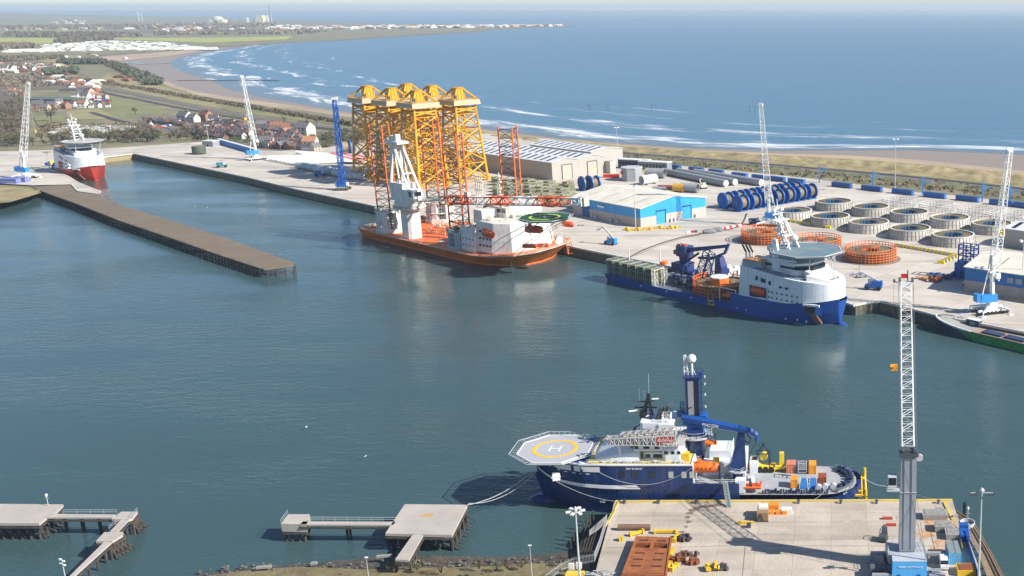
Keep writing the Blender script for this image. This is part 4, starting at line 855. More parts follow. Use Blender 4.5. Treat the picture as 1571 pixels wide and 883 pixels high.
for _c in list(ns.children)[_n0:]: _c.location.z -= 2.4
m = MB(); m.rail([(-50.3,-4.4,21.6), (-41.7,-4.4,21.6), (-41.7,4.4,21.6)], 1., 1.5, .05); m.rail([(-64,-8.9,14.55),(-38,-9.1,14.55)],1.05,1.6,.05); m.build('handrail', LGREY, ns)
rnd = random.Random(21); m = MB()
for k in range(60):
    x, y = rnd.uniform(-62,-38), rnd.choice([rnd.uniform(-8.8,-8.2), rnd.uniform(3,8.5)]); s = rnd.uniform(.2,.6); m.cbox((x, y, 14.55+s/2), (s*1.4, s, s), rnd.uniform(0,3))
m.build('deck_fittings', LGREY, ns)['kind'] = 'stuff'
# gangway truss with red board
GV = -8.0
m = MB(); m.truss((-58.6,GV,20.6), (-40.4,GV,21.0), 2.2, 2.6, 17, .17, .12, wid=(0,1,0), h0=1.5, h1=2.9); m.truss((-55,GV,22.1), (-40.4,GV,23.3), 2.0, 2.2, 15, .13, .10, wid=(0,1,0), h0=.8, h1=1.3); m.box(-58.6,-40.4,-8.9,-7.1,19.6,19.7); m.bar((-59.6,GV,20.6),(-58.2,GV,22),.3,4); m.box(-40.6,-38.4,-9,-1.5,19.6,19.8)
gw = m.build('gangway_truss', mat('gangway_galvanised', (.46,.45,.43), .55, c2=(.36,.34,.31), scale=.5), ns)
m = MB(); m.box(-45.4,-41.0,-9.32,-9.2,20.4,22.1); rb = m.build('red_board', RED, gw)
text('board_logo', 'Omnes', .95, WHITE, rb, (-42.6,-9.35,21.2), (pi/2,0,0)); MB().ring((-44.7,-9.34,21.2), .25, .4, -.02, .02, 14, 'y').build('board_emblem', WHITE, rb)
m = MB(); m.bar((-55.5,-7,14.6), (-55.5,GV,19.6), .3, 6); m.cbox((-55.5,GV,19.3), (1,.8,.9)); m.build('gangway_rest', WHITE, gw)
# crane column, ring platform, tower
m = MB(); m.rev([(2.5,13.8),(2.5,17.6),(2.7,18.2),(2.7,19.0)], (-36.4,0,0), 24); m.build('crane_pedestal', HN, ns, smooth=True)
m = MB(); m.ring((-36.4,0,19.0), 2.7, 4.6, 0, .3, 24); pf = m.build('ring_platform', LGREY, ns)
m = MB(); m.rail([(-36.4+4.5*cos(2*pi*k/18), 4.5*sin(2*pi*k/18), 19.3) for k in range(18)], 1.6, 2, .06, closed=True); m.build('handrail', LGREY, pf)
m = MB(); m.prism(ROUND(-38.6,-34.2,-1.9,2.2,.4), 19.3, 22.4); m.box(-37.2,-34.9,-2.6,-1.9,19.6,21.4); m.prism([(-39.6,-1.5),(-33.2,-1.9),(-33.2,1.9),(-39.6,1.5)], 22.4, 25.); sl_ = m.build('slewing_house', BLUE, ns)
m = MB(); m.box(-38.6,-34.9,-1.6,1.7,25,35.6); tw = m.build('crane_tower', mat('tower_navy', (.02,.05,.14), .4), ns)
m = MB(); m.box(-37.9,-36.4,-1.72,-1.6,25.2,34.8); m.build('grey_panel', mat('tower_panel', (.30,.31,.33), .5), tw)
m = MB(); m.box(-36.2,-35.5,-1.72,-1.6,24.4,34.6); m.build('painted_groove_shade', mat('groove_shade_black', (.01,.01,.015), .6), tw)  # raised black strip, the shade of a groove put into its colour
m = MB(); [m.bar((x,-1.7,25), (x,-1.7,35.4), .16, 4) for x in (-38.4,-35.1)]; m.bar((-34.5,0,24),(-34.5,0,36.4),.14,4); [m.bar((-34.9,0,z),(-33.5,0,z+.4),.1,4) for z in (26,28,31,33,35)]; m.build('rope_guide', HN, tw)
m = MB(); [m.cbox((-33.5,0,z), (.3,.4,.6)) for z in (27,30.4,33.4,35.4)]; m.build('tower_lamp', WHITE, tw)
m = MB(); m.box(-38.9,-34.2,-2.1,2.2,35.6,36); m.rail([(-38.9,-2,36),(-34.2,-2,36),(-34.2,2,36),(-38.9,2,36)],1.1,1.5,.06,closed=True); m.build('tower_head', HN, tw)
m = MB(); m.truss((-38.3,0,36), (-38.6,0,41.4), 1.1, .5, 5, .11, .08); m.build('mast_lattice', WHITE, tw); m = MB(); m.bar((-36.8,0,36),(-36.8,0,39.4),.28,6); [m.bar((-36.8+s,0,36),(-36.8,0,37.8),.12,4) for s in (-1,1)]; m.build('dome_stand', WHITE, tw)
dome(tw, (-36.8,0,40.4), 1.25, .4)
m = MB(); m.bar((-37,-1.9,27.5),(-40.4,-1.9,26.4),.15,4); m.truss((-39.6,-1.2,24.8), (-39.6,-1.2,28.8), .9,.9,4,.09,.06); m.cbox((-40.2,-1,25.4),(1.6,1.6,1.4)); m.build('winch_frame', HN, tw)
# main jib
def NB(px, py, v): q = NF.uz(px, py, v); return (q[0], v, q[1])
j0, j1, j2 = NB(1046,640,-1.8), NB(1150,661,-4.5), NB(1161,668,-4.6)
m = MB(); m.bar(j0, lerp(j0, j1, .3), .9, 6, 1.25); m.bar(lerp(j0, j1, .3), j1, 1.25, 6, 1.0); m.bar(j1, j2, 1.0, 6, .8); m.bar(j2, (j2[0], j2[1], j2[2]-1.8), .55, 5, .4)
jb = m.build('main_jib', mat('jib_blue', (.010,.075,.30), .4, c2=(.01,.05,.2), scale=.4), ns)
d = lerp(j0, j1, .36); ang = atan2(j1[2]-j0[2], j1[0]-j0[0])
text('jib_lettering', 'MACGREGOR', 1.15, WHITE, jb, (d[0]+2.6, d[1]-1.5, d[2]-.55), (pi/2, -ang, 0))
k0, k1 = NB(1137,664,-4.2), NB(1132,719,-5.4)
m = MB(); m.loft([[(k[0]-w,k[1]-w*.5,k[2]),(k[0]+w,k[1]-w*.5,k[2]),(k[0]+w,k[1]+w*.5,k[2]),(k[0]-w,k[1]+w*.5,k[2])] for k, w in ((k0,.9),(lerp(k0,k1,.5),1.5),(k1,2.2),((k1[0],k1[1],k1[2]-.8),1.4),((k1[0]+.1,k1[1],6.),1.1))], closed=True); m.build('jib_support_column', HN, ns)
m = MB(); m.ring((k1[0],k1[1],k1[2]-.3), 1.6, 2.6, 0, .2, 14); m.rail([(k1[0]+2.6*cos(a), k1[1]+2.6*sin(a), k1[2]-.1) for a in (0,1,2,3,4,5)], 1,1,.05,closed=True); m.build('service_platform', LGREY, ns)
m = MB(); m.path([NB(1146,666,-5), NB(1152,672,-5.2), NB(1149,680,-5.2), NB(1143,676,-5.1)], .16); m.path([NB(1161,676,-4.6), NB(1148,700,-3)], .06); m.bar(NB(1161,676,-4.6), NB(1170,694,2), .06, 3); m.build('hose', BLACK, jb)
# mid deck white well, lifeboats, davits
m = MB(); m.box(-36.4,-24.3,-9.0,9.0,7.9,8.05); m.prism([(-24.2,-9.1),(-3,-9.1),(1,-8.5),(4,-6.8),(6,-4.4),(6.8,-1.6),(6.8,1.6),(6,4.4),(4,6.8),(1,8.5),(-3,9.1),(-24.2,9.1)], 5.7, 5.78); m.build('main_deck', DKG, ns)
m = MB(); m.box(-36.35,-36.1,-9.2,9.2,8.1,14.2); m.box(-34.5,-26.5,-2.2,9.0,8.05,11.6); m.box(-33,-27,1,8.8,11.6,13.6); m.box(-26.5,-23.0,-3,8.5,8.05,12.2); m.box(-25.3,-22.6,-8.9,-6.4,6,9.6); m.box(-22.4,-20.2,4,8.6,5.8,9.2); m.build('aft_deckhouse', BL, ns)
m = MB(); m.box(-31.6,-30.,-2.6,-2.2,10.6,13.4); m.box(-40,-37.4,-7.4,-5.6,14.6,16.6); m.build('yellow_locker', YELLOW, ns)
lifeboat(ns, NB(1082,717,-7.6), 7.6); lifeboat(ns, NB(1088,680,6.6), 4.6)
for px in (1061, 1104):
    q = NB(px, 742, -8.8); m = MB(); m.bar((q[0],-8.2,8), (q[0],-8.2,13.4), .28, 4); m.bar((q[0],-8.2,13.2), (q[0],-7,13.6), .22, 4); m.build('davit', HN, ns)
q = NB(1099,700,6.8); m = MB(); m.bar((q[0],6,8), (q[0],6,17), .28, 4); m.build('davit', HN, ns)
m = MB()
for k in range(50):
    x, y = rnd.uniform(-35.5,-21), rnd.uniform(-6,8.5); s = rnd.uniform(.25,.9); m.cbox((x, y, 8.05+s/2 if x < -24.5 else 5.8+s/2), (s*1.2, s, s*rnd.uniform(.6,1.6)), rnd.choice([0,.4]))
m.build('deck_equipment', WHITE, ns)['kind'] = 'stuff'
m = MB(); m.rail([(-36.2,-9.2,9.05),(-24.4,-9.2,9.05)],1.,1.5,.05); m.rail([(-34.4,-2.2,11.6),(-26.6,-2.2,11.6)],1,1.5,.05); m.rail([(-33,1,13.6),(-27,1,13.6),(-27,8.6,13.6)],1,1.5,.05); m.build('handrail', WHITE, ns)
WDB = mat('winch_dark_blue', (.02,.035,.09), .6)
for k in range(26): x = -18.+k*.68; MB().cbox((x,-8.6,6.3+.2*(k % 3)), (.5,.5,.7+.4*(k % 2)), .2*k).build('rail_block', WDB, ns)
for k in range(9): a = -1.1+k*.28; MB().cbox((.2+5.3*cos(a), 6.8*sin(a), 6.6), (.9,.9,1.1+.5*(k % 2)), a).rev([(.5,-.5),(.5,.5)], (.2+4.3*cos(a), 5.8*sin(a), 6.4), 10).build('stern_winch', WDB, ns)
m = MB()
for k in range(22):
    a = -pi/2+pi*k/21; m.cbox((1.5+4.9*cos(a)*.9, 7.9*sin(a)*.95, 6.3), (.8,.8,1.), a)
m.build('bulwark_roller', mat('winch_grey', (.16,.17,.2), .6), ns)
m = MB(); [m.rev([(.8,-.7),(.8,.7)], (x,y,6.7), 12, 'y') for x, y in ((-3.4,-6.6),(-1.6,-6.2),(.6,-5.8))]; m.rev([(1.6,0),(1.2,.4),(0,.5)], (-.3,-4.6,5.8), 14); m.build('capstan', LGREY, ns)
# stern yellow frame
m = MB(); X = NZ(1324,762,-5)[0]
for v_, px0 in ((-4.6,1306),(-2.2,1306),(3.6,1308),(5.2,1308)):
    m.bar((4.5, v_, 3.4 if v_ < 0 else 4.6), (9.3, v_, 3.4 if v_ < 0 else 4.6), .42, 6)
m.bar((9.3,-5.2,3.4), (9.3,5.8,4.8), .42, 6); m.bar((9.3,-4.6,1), (9.3,-4.6,5.2), .4, 6); m.bar((9.3,5,2.2), (9.3,5,7), .4, 6); m.bar((8.3,-4,3.2),(8.3,4.8,4.5),.3,6)
m.build('stern_frame', YELLOW, ns)
text('stern_name', 'NORWIND', .8, WHITE, ns, (3.3,-8.0,6.6), (pi/2+.1,0,.75)); text('stern_port', 'BLYTH', .6, WHITE, ns, (3.9,-7.7,5.5), (pi/2+.1,0,.75))
# mooring lines
def line(name, a, b, sag, r, lab, n=14):
    pts = [(a[0]+(b[0]-a[0])*t, a[1]+(b[1]-a[1])*t, a[2]+(b[2]-a[2])*t-4*sag*t*(1-t)) for t in [k/n for k in range(n+1)]]
    o = MB().path(pts, r).build(name, ROPE); return tag(o, lab, 'mooring line', 'mooring lines')
def VY(px, py, Y): d = ray(px, py); t = Y/d[1]; return (d[0]*t, Y, CAMH+d[2]*t)
line('mooring_line', P(716,774.5,5.4), VY(817,723,268), 1.6, .09, 'pale mooring line running left from the bow of the navy ship to the square jetty')
line('mooring_line', tuple(x+.3 for x in P(716,774.5,5.4)), VY(819,727,267), 2.3, .07, 'lower of the two lines between the navy ship bow and the square jetty')
line('mooring_line', VY(853,738,262), P(945,769,5.2), 1.0, .06, 'mooring line hanging from the anchor pocket of the navy ship to the left corner bollard')
line('mooring_line', VY(919,724,260), VY(1062,717,260), 4.2, .05, 'slack line looping along the upper side of the navy ship hull')
line('mooring_line', VY(1266,752,260.3), P(1232,767,5.2), 1.2, .06, 'short mooring line from the navy ship stern quarter to the near quay edge')
line('mooring_line', VY(1325,733,271), P(1365,745,0.5), .8, .05, 'thin line leaving the yellow stern frame to the right behind the grey tower')
line('mooring_line', VY(1372,747,274), P(1449,767,5.2), .6, .05, 'thin line reaching the right end of the yellow quay edge')
# things standing on the aft deck
DZ = 5.8
def nd(px, py, z=DZ): u, v = NF.uv(px, py, z); return (u, 270+v, z)
container('pale orange deck container, back row of the navy ship aft deck, leftmost', nd(1214,722), 3.4, pi/2, mat('salmon_box', (.60,.22,.12), .5), 2.6, 2.6, 'containers on the navy ship aft deck')
container('dark blue deck container under the grey mesh cage on the navy ship', nd(1228.5,723), 3.0, pi/2, NAVY, 2.4, 2.2, 'containers on the navy ship aft deck')
container('dark blue deck container right beside the mesh cage box on the navy ship', nd(1235.5,723), 3.0, pi/2, NAVY, 2.4, 2.2, 'containers on the navy ship aft deck')
container('bright yellow orange container at the right of the back row on the aft deck', nd(1246.5,723), 3.6, pi/2, mat('amber_box', (.80,.33,.02), .5), 2.0, 2.6, 'containers on the navy ship aft deck')
container('narrow orange container in the front row on the navy ship aft deck', nd(1218.5,745), 3.0, pi/2, mat('amber_box', (.8,.33,.02)), 1.7, 2.5, 'containers on the navy ship aft deck')
container('brown red container nearest the stern rollers on the navy ship', nd(1261.5,739), 3.0, pi/2, mat('brown_red_box', (.30,.07,.03), .6), 2.2, 2.0, 'containers on the navy ship aft deck')
p = nd(1231,722.5, DZ+2.25); t = thing('mesh_cage', 'grey mesh cage standing on the dark blue deck container', 'cage', p)
m = MB()
for s in (-1,1):
    for v_ in (-1,1): m.bar((s*1.15,v_*.9,0),(s*1.15,v_*.9,2.6),.10)
for z in (.05,2.6): m.path([(-1.15,-.9,z),(1.15,-.9,z),(1.15,.9,z),(-1.15,.9,z),(-1.15,-.9,z)],.10)
m.build('frame', LGREY, t); m = MB(); m.box(-1.1,1.1,.84,.88,.1,2.5); m.build('mesh_panel', GREY, t)
for i, px in enumerate((1233, 1247.5)):
    p = nd(px, 748); t = thing('deck_cradle', ['left', 'right'][i]+' one of two blue wedge shaped cradles in white frames on the aft deck', 'cradle', p, 0, 'blue wedge cradles on the aft deck')
    m = MB(); m.prism([(-1.1,-1.1),(1.1,-1.1),(1.0,1.6),(-1.0,1.6)], 0, [.3,.3,2.2,2.2], [(-1.0,-1.1),(1.,-1.1),(.65,1.5),(-.65,1.5)]); m.build('blue_body', mat('cradle_blue', (.02,.15,.42), .5), t)
    m = MB(); m.path([(-1.2,-1.25,.1),(-.8,1.7,2.4),(.8,1.7,2.4),(1.2,-1.25,.1),(-1.2,-1.25,.1)], .09); m.build('white_frame', LGREY, t)
p = nd(1152,752); t = thing('rescue_boat', 'small orange rescue boat with a crewman seat on the near side of the aft deck', 'boat', (p[0], 270-7.6, 6.7))
secs = []
for x, w, z in ((-3.1,.15,.9),(-2.5,.8,.5),(-1.2,1.2,.15),(1,1.25,.1),(2.8,1.15,.2)): secs.append([(x,-w,.9),(x,-w*.85,.3+z*.3),(x,0,z*.5),(x,w*.85,.3+z*.3),(x,w,.9)])
MB().loft(secs, closed=True).build('hull', REDOR, t); m = MB(); m.path([(2.8,-1.2,.95),(-1.2,-1.25,.95),(-2.6,-.8,1.05),(-3.2,0,1.15),(-2.6,.8,1.05),(-1.2,1.25,.95),(2.8,1.2,.95)], .26, 6); m.build('float_tube', ORANGE, t)
m = MB(); m.box(-.6,.5,-.5,.5,.9,2.1,.2,.1); m.bar((0,0,2),(0,0,2.9),.25,6); m.build('console', DGREY, t); m = MB(); m.path([(1.6,-1,.9),(1.9,-1,2.4),(1.9,1,2.4),(1.6,1,.9)],.1); m.bar((2.4,0,.9),(2.9,0,2.3),.25,4); m.build('roll_frame', REDOR, t)
p = nd(1147,722); lifeb = MB().blob((0,0,1), (1.,.8,1.1), 3, 10, 6, .06).build('orange_float', ORANGE, loc=p); tag(lifeb, 'small round orange float beside the foot of the navy jib column', 'float')
# ROV / yellow machine
p = nd(1172,713); t = thing('seabed_machine', 'yellow and navy seabed machine in a lifting frame on the aft deck', 'machine', (p[0], 270+6.6, DZ))
m = MB(); m.box(-3.,3.4,-2,2,.4,1.2); m.box(4.6,5.8,-.6,.6,.6,5.2); m.box(3.4,6.,-1.2,1.2,.6,1.6); m.box(-3.2,-1.6,-1.2,1.2,1.2,3.4); m.rev([(1.1,-.8),(1.1,.8)], (.2,0,4.2), 12, 'y'); m.build('yellow_body', mat('machine_yellow', (.85,.62,.03), .45), t)
m = MB(); [m.path([(x,-1.6,0),(x,-1.2,5.2),(x,1.2,5.2),(x,1.6,0)],.2) for x in (-1.6,1.8)]; m.bar((-1.6,-1.2,5.2),(1.8,-1.2,5.2),.2); m.bar((-1.6,1.2,5.2),(1.8,1.2,5.2),.2); m.bar((-1.6,0,5.2),(.1,0,7.4),.15); m.bar((1.8,0,5.2),(.1,0,7.4),.15); m.cbox((.1,0,7.4),(.8,.8,1)); m.build('lifting_frame', mat('winch_dark_blue', (.02,.035,.09)), t)
m = MB(); [m.rev([(.8,-2.2),(.8,-1.4)], (x,0,.8), 10, 'y') for x in (-2.4,-.8,.8,2.4)]; m.build('track_wheel', BLACK, t)
HD = helideck(ns, (-74.2,-.9), 10.1, 15.3, mat('helideck_grey', (.42,.42,.45), .6, c2=(.36,.36,.39), scale=.15), mat('helideck_yellow', (.80,.52,.02), .55), WHITE, net=2.0,
    legs=[((-80,-4,15),(-77,-3.5,13.6)), ((-80,4,15),(-77,3.5,13.6)), ((-66,-9,15),(-64,-8.6,14.2)), ((-66,9,15),(-64,8.6,14.2))])
# gangway ladder to the quay
a, b = VY(1112.5,742,260.2), P(1118,778,5.1); t = thing('boarding_gangway', 'grey green boarding gangway sloping from the navy ship down to the near platform', 'gangway', (b[0], b[1], 5)); 
m = MB(); A = (a[0]-b[0], a[1]-b[1], a[2]-5); m.loft([[(A[0]-.6,A[1],A[2]),(A[0]+.6,A[1],A[2]),(A[0]+.6,A[1],A[2]-.25),(A[0]-.6,A[1],A[2]-.25)], [(-.6,0,.3),(.6,0,.3),(.6,0,.05),(-.6,0,.05)]], closed=True); m.build('walkway', mat('gangway_green', (.20,.26,.22), .6), t)
for s in (-.6,.6): m = MB(); m.rail([(A[0]+s,A[1],A[2]),(s,0,.3)],1.1,.9,.06); m.build('handrail', LGREY, t)
GA = -atan2(.624, .782)
def at(F, px, py, v): q = F.uz(px, py, v); return (q[0], v, q[1])
# ---------------------------------------------------------------- orange jack-up vessel
JF = Frame((-278, 620.6, 0), GA)
ju = thing('jack_up_ship', 'orange jack-up ship with four lattice legs, white crane and green helideck', 'ship', JF.o, GA)
HO = mat('hull_orange', (.95,.23,.022), .45, c2=(.85,.17,.02), scale=.06, amt=1., runs=.45)
HOD = mat('deck_orange', (.88,.20,.04), .6, c2=(.55,.11,.03), scale=.15, amt=1.)
JW = mat('jackup_white', (.76,.75,.71), .5, c2=(.62,.60,.54), scale=.25, amt=.8, runs=.35)
JC = mat('jackup_cream', (.66,.63,.50), .6, c2=(.45,.42,.33), scale=.5, amt=1.)
def outline(d): return [(0,1-d),(0,47),(131,48),(140,45.5),(145.5,38),(148.5,28),(149,16),(143,6),(133,.6-d),(118,-1-d),(40,-1-d)]
low = [(2,1.),(2,46),(122,46),(130,43),(136,35),(139,26),(139,17),(133,9),(124,4),(112,1),(40,1)]
up = outline(1.)
zt = [4.9,4.9,8.4,8.8,9.0,8.8,8.2,7.2,6.4,5.4,5.0]
m = MB(); m.prism([(x, y) for x, y in reversed(low)], -1, 0.6, [(x, y) for x, y in reversed(low)]); m.prism(list(reversed(low)), 0.6, list(reversed(zt)), list(reversed(up))); m.build('hull', HO, ju)
m = MB(); c = (64,24)
ins = [(c[0]+(x-c[0])*.985, c[1]+(y-c[1])*.965) for x, y in up]
MB().prism(list(reversed(ins)), list(reversed([z-.2 for z in zt])), list(reversed([z+.06 for z in zt]))).build('deck', HOD, ju)
m = MB(); q = [(up[i][0], up[i][1], zt[i]+.05) for i in range(len(up))]; m.rail(q, 1.2, 3.4, .09, closed=True); m.path(q+[q[0]], .22); m.build('deck_rail', JC, ju)
LZ = mat('leg_orange', (.78,.15,.03), .5); LB = mat('leg_black', (.03,.03,.035), .6)
def leg(u, v, ztop, w=9.5, zb=24):
    m = MB(); m.truss((u, v, 3), (u, v, zb), w, w, 5, .42, .2, wid=(1, .25, 0), nc=3); x = m.build('leg', LB, ju)
    m = MB(); m.truss((u, v, zb), (u, v, ztop), w, w, 9, .20, .19, wid=(1, .25, 0), nc=3)
    x2 = m.build('leg_bracing', LB, x)
    a = (1/sqrt(1.0625), .25/sqrt(1.0625)); g = (-a[1], a[0])     # chords
    m = MB()
    for ca, cb in ((-.5,-.5),(.5,-.5),(0,.5)):
        for sg in (-1,):
            px, py = u+a[0]*ca*w+g[0]*cb*w, v+a[1]*ca*w+g[1]*cb*w; m.bar((px, py, zb), (px, py, ztop+1.6), .42, 6)
    m.build('leg_chord', LZ, x)
    return x
leg(24, 8, 65); leg(20, 42, 65); leg(97, 8, 65); leg(99, 41, 66)
for u, v in ((24,8),(20,42),(97,8),(99,41)):
    m = MB(); hh = 12.5 if u < 50 else 10
    for k in range(6):
        a = pi/3*k; m.cbox((u+7.2*cos(a), v+6.6*sin(a), 5+hh/2), (3.0, 3.2, hh), a)
    m.prism(octagon((u, v), 9.2, 0, 0), 5.0, 7.4); m.ring((u, v, 5+hh), 6.0, 8.8, -.6, 0, 12); m.ring((u, v, 5+hh*.5), 6.4, 8.9, -.3, 0, 12); jk = m.build('jacking_house', JW if u < 50 or v > 20 else mat('jack_grey', (.42,.46,.48), .5), ju)
    m = MB(); m.rail([(u+8.6*cos(pi/4*k), v+8.6*sin(pi/4*k), 5+hh) for k in range(8)], 1.3, 1.6, .09, closed=True); m.build('handrail', JC, jk)
    m = MB(); rr = random.Random(int(u+v))
    for k in range(22): a = rr.uniform(0, 6.3); r_ = rr.uniform(6, 9); m.cbox((u+r_*cos(a), v+r_*sin(a), 5+hh+rr.uniform(.2, .8)), (rr.uniform(.4,1.6),)*3, a)
    m.build('jacking_gear', JC, jk)
# main crane
cu, cv = 51, 4.6
m = MB(); m.prism(ROUND(cu-4.6, cu+4.6, cv-4.0, cv+4.0, 1.4), 4.6, 20, ROUND(cu-4.6, cu+4.6, cv-4, cv+4, 1.4)); m.build('crane_pedestal', JW, ju)
m = MB(); m.rev([(4.4,20),(7.6,24),(7.8,26)], (cu,cv,0), 20); m.rev([(8.6,22.2),(8.9,22.6),(8.9,22.9)], (cu,cv,0), 20); pd = m.build('crane_collar', JW, ju)
m = MB(); m.rail([(cu+8.6*cos(pi/6*k), cv+8.6*sin(pi/6*k), 22.9) for k in range(12)], 1.3, 2, .1, closed=True); m.build('handrail', JC, pd)
m = MB(); m.prism([(cu-13,cv-4.5),(cu+8,cv-4.5),(cu+9,cv+4.5),(cu-13,cv+4.5)], 26, 27.2); m.box(cu-11,cu+1,cv-4.2,cv+4.2,27.2,36); m.box(cu+1,cu+6,cv-4,cv+4,27.2,33); m.build('crane_house', JW, ju)
cb = MB(); cb.prism(ROUND(cu+9,cu+15,cv-5.5,cv-.5,.6), 28.2, 34); cb = cb.build('crane_cab', JW, ju); m = MB(); m.box(cu+10,cu+12.6,cv-5.62,cv-5.5,30,33); m.box(cu+15,cu+15.1,cv-5,cv-1,30.6,33); m.build('cab_window', GLASS, cb)
m = MB(); A = at(JF, 590, 212, cv); ax, az = cu-7.5, 57.5
for s in (-3.4, 3.4): m.bar((cu-10.5, cv+s, 36), (ax-.5, cv+s*.7, az), .8, 6); m.bar((cu+9, cv+s, 28), (ax+1, cv+s*.7, az), .75, 6); m.bar((cu-3, cv+s*.8, 36), (ax+.4, cv+s*.6, az), .5, 6)
m.bar((cu+1.5, cv-3, 41.5), (cu+1.5, cv+3, 41.5), .5, 4); m.bar((cu+1, cv-2, 41.5), (cu+6, cv-2, 41.2), .3, 4); m.build('a_frame', JW, ju)
m = MB(); m.box(ax-5, ax+7, cv-3.4, cv+3.4, az, az+1.4); m.box(ax-2, ax+1, cv-2.6, cv-.6, az+1.4, az+4.4); m.box(ax+2, ax+4, cv-2, cv+.6, az+1.4, az+5.2); m.build('a_frame_head', JW, ju)
# boom lying aft to forward in its rest
b0, b1 = (cu+8, cv+1, 27.5), at(JF, 897, 309, 12)
def boomseg(t0, t1, mt, w):
    m = MB(); a, b = lerp(b0, b1, t0), lerp(b0, b1, t1); m.truss(a, b, w, w, max(2, int((t1-t0)*30)), .42, .30, wid=(0,1,0), h0=w*.8, h1=w*.8); return m.build('boom_section', mt, ju)
m = MB(); m.bar((cu+6, cv-2.5, 27), lerp(b0, b1, .17), .8, 5); m.bar((cu+6, cv+3, 27), lerp(b0, b1, .17), .8, 5); m.build('boom_root', JW, ju)
boomseg(.17, .36, REDOR, 4.8); boomseg(.36, .46, JW, 4.8); boomseg(.46, .60, REDOR, 4.8); boomseg(.60, .73, JW, 4.8); boomseg(.73, .9, REDOR, 4.8); boomseg(.9, 1., JW, 4.4)
m = MB(); m.cbox((b1[0], b1[1], b1[2]), (3,3,4)); q = lerp(b0, b1, .33); m.cbox((q[0], q[1], q[2]+2.4), (3, 2, 4)); m.build('boom_fitting', JC, ju)
# accommodation
m = MB(); m.box(103,116,2.2,22,5.5,18.5); m.box(104,112,10,34,18.5,26.5,.3,.3); m.build('aft_deckhouse', JW, ju)
sec = []
for z, d in ((6.5,0),(13,.6),(22.,2.2)):
    sec.append([(113+d*.3,3.2+d),(127-d*.2,4.4+d),(137-d,10+d*.5),(141-d*1.3,20),(139-d,33-d*.5),(131-d*.5,41-d),(113+d*.3,42-d)])
m = MB(); m.loft([[(x, y, z) for x, y in s] for s, z in zip(sec, (6.5,13,22.))], closed=True); fh = m.build('forward_deckhouse', JW, ju)
m = MB(); m.prism(ROUND(98,121,20,43,2), 22, 27.5); m.build('bridge_deckhouse', JW, ju); m = MB()
m.box(99,119,19.75,19.95,24.6,26.4); m.build('bridge_window', GLASS, ju)
m = MB()
for r_, z in enumerate((10.2, 13.8, 17.4)):
    for k in range(5):
        t = k/4; m.cbox((115.5+t*10.5, 3.0+t*1.0+(z-6.5)*.10, z), (.8,.7,.9), .08)
for z in (9,12.5):
    for k in range(4): m.cbox((105+k*3, 2.12, z), (.7,.12,.8))
m.build('window', GLASS, ju)
lifeboat(ju, at(JF, 749, 359, .2), 10.2, mat('lifeboat_red', (.72,.10,.02), .4)); lifeboat(ju, at(JF, 819, 352, 4.5), 9.6, mat('lifeboat_red', (.72,.10,.02)), rz=.5); lifeboat(ju, at(JF, 871, 344, 40), 7.6, mat('lifeboat_red', (.72,.10,.02)), rz=.3); 
m = MB(); m.cbox(at(JF, 813, 377, 6.0), (7,2.4,1.8), .5); m.cbox(at(JF, 833, 376, 8), (5,2.,1.8), .7); m.build('fast_rescue_craft', REDOR, ju)
hc = JF.uv(835.5, 332.5, 31); HDJ = helideck(ju, (hc[0], hc[1]), 12.8, 31, mat('helideck_green', (.006,.09,.03), .6), mat('helideck_lime', (.55,.62,.06), .5), WHITE, net=1.5, edge=WHITE, n=8,
    legs=[((hc[0]-6,hc[1]-8,30),(hc[0]-8,hc[1]-3,21)), ((hc[0]+7,hc[1]-9,30),(128,14,12)), ((hc[0]+9,hc[1],30),(131,24,10)), ((hc[0]+2,hc[1]-10,30),(124,9,12)), ((hc[0]+8,hc[1]+8,30),(128,34,12))])
m = MB(); mx, my = JF.uv(769, 340, 20)[0]+2, 22
mx = at(JF, 769, 320, 20)[0]; m.bar((mx,20,22), (mx,20,46), .5, 6, .3); [m.rev([(1.2,-.3),(1.3,.2),(.6,.6)], (mx+s,20,z), 10) for s, z in ((0,34),(0,37.5),(.3,41),(-.3,44))]; [m.bar((mx+s,20,24),(mx,20,32),.2,4) for s in (-2.4,2.4)]; [m.bar((mx-2,20,z),(mx+2,20,z),.15,4) for z in (35,38.5,42)]; m.build('radar_mast', JC, ju)
m = MB(); q = at(JF, 737, 312, 24)
for s in (-3,-1,1,3):
    m.bar((q[0]+s, 24, 22), (q[0]+s*.8, 24, 42), .3, 4)
    for z in range(24, 42, 3): m.bar((q[0]+s, 23, z), (q[0]+s, 25.5, z+1.5), .15, 3)
[m.bar((q[0]-3.4, 24, z), (q[0]+3.4, 24, z), .22, 4) for z in (26,30,34,38,41)]; m.build('gantry_tower', JC, ju)
m = MB(); rr = random.Random(8)
for k in range(150):
    z0_, xr, yr = rr.choice([(22.2,(114,126),(8,38)),(5.6,(60,92),(28,45)),(27.6,(99,120),(21,42)),(18.6,(104,115),(3,9)),(5.2,(2,14),(2,44)),(6.0,(30,44),(28,45))])
    s = rr.uniform(.5, 1.8); m.cbox((rr.uniform(*xr), rr.uniform(*yr), z0_+s*.5), (s*1.2, s*.8, s), rr.choice([0,.8]))
m.build('deck_equipment', JC, ju)['kind'] = 'stuff'
m = MB()
for k in range(34): x, y = rr.uniform(34,92), rr.uniform(2,44); m.bar((x,y,5),(x,y,5+rr.uniform(.8,2.2)),.22,5)
m.cbox((76,8,5.4), (6,3,.6), .2); m.build('deck_post', JC, ju)
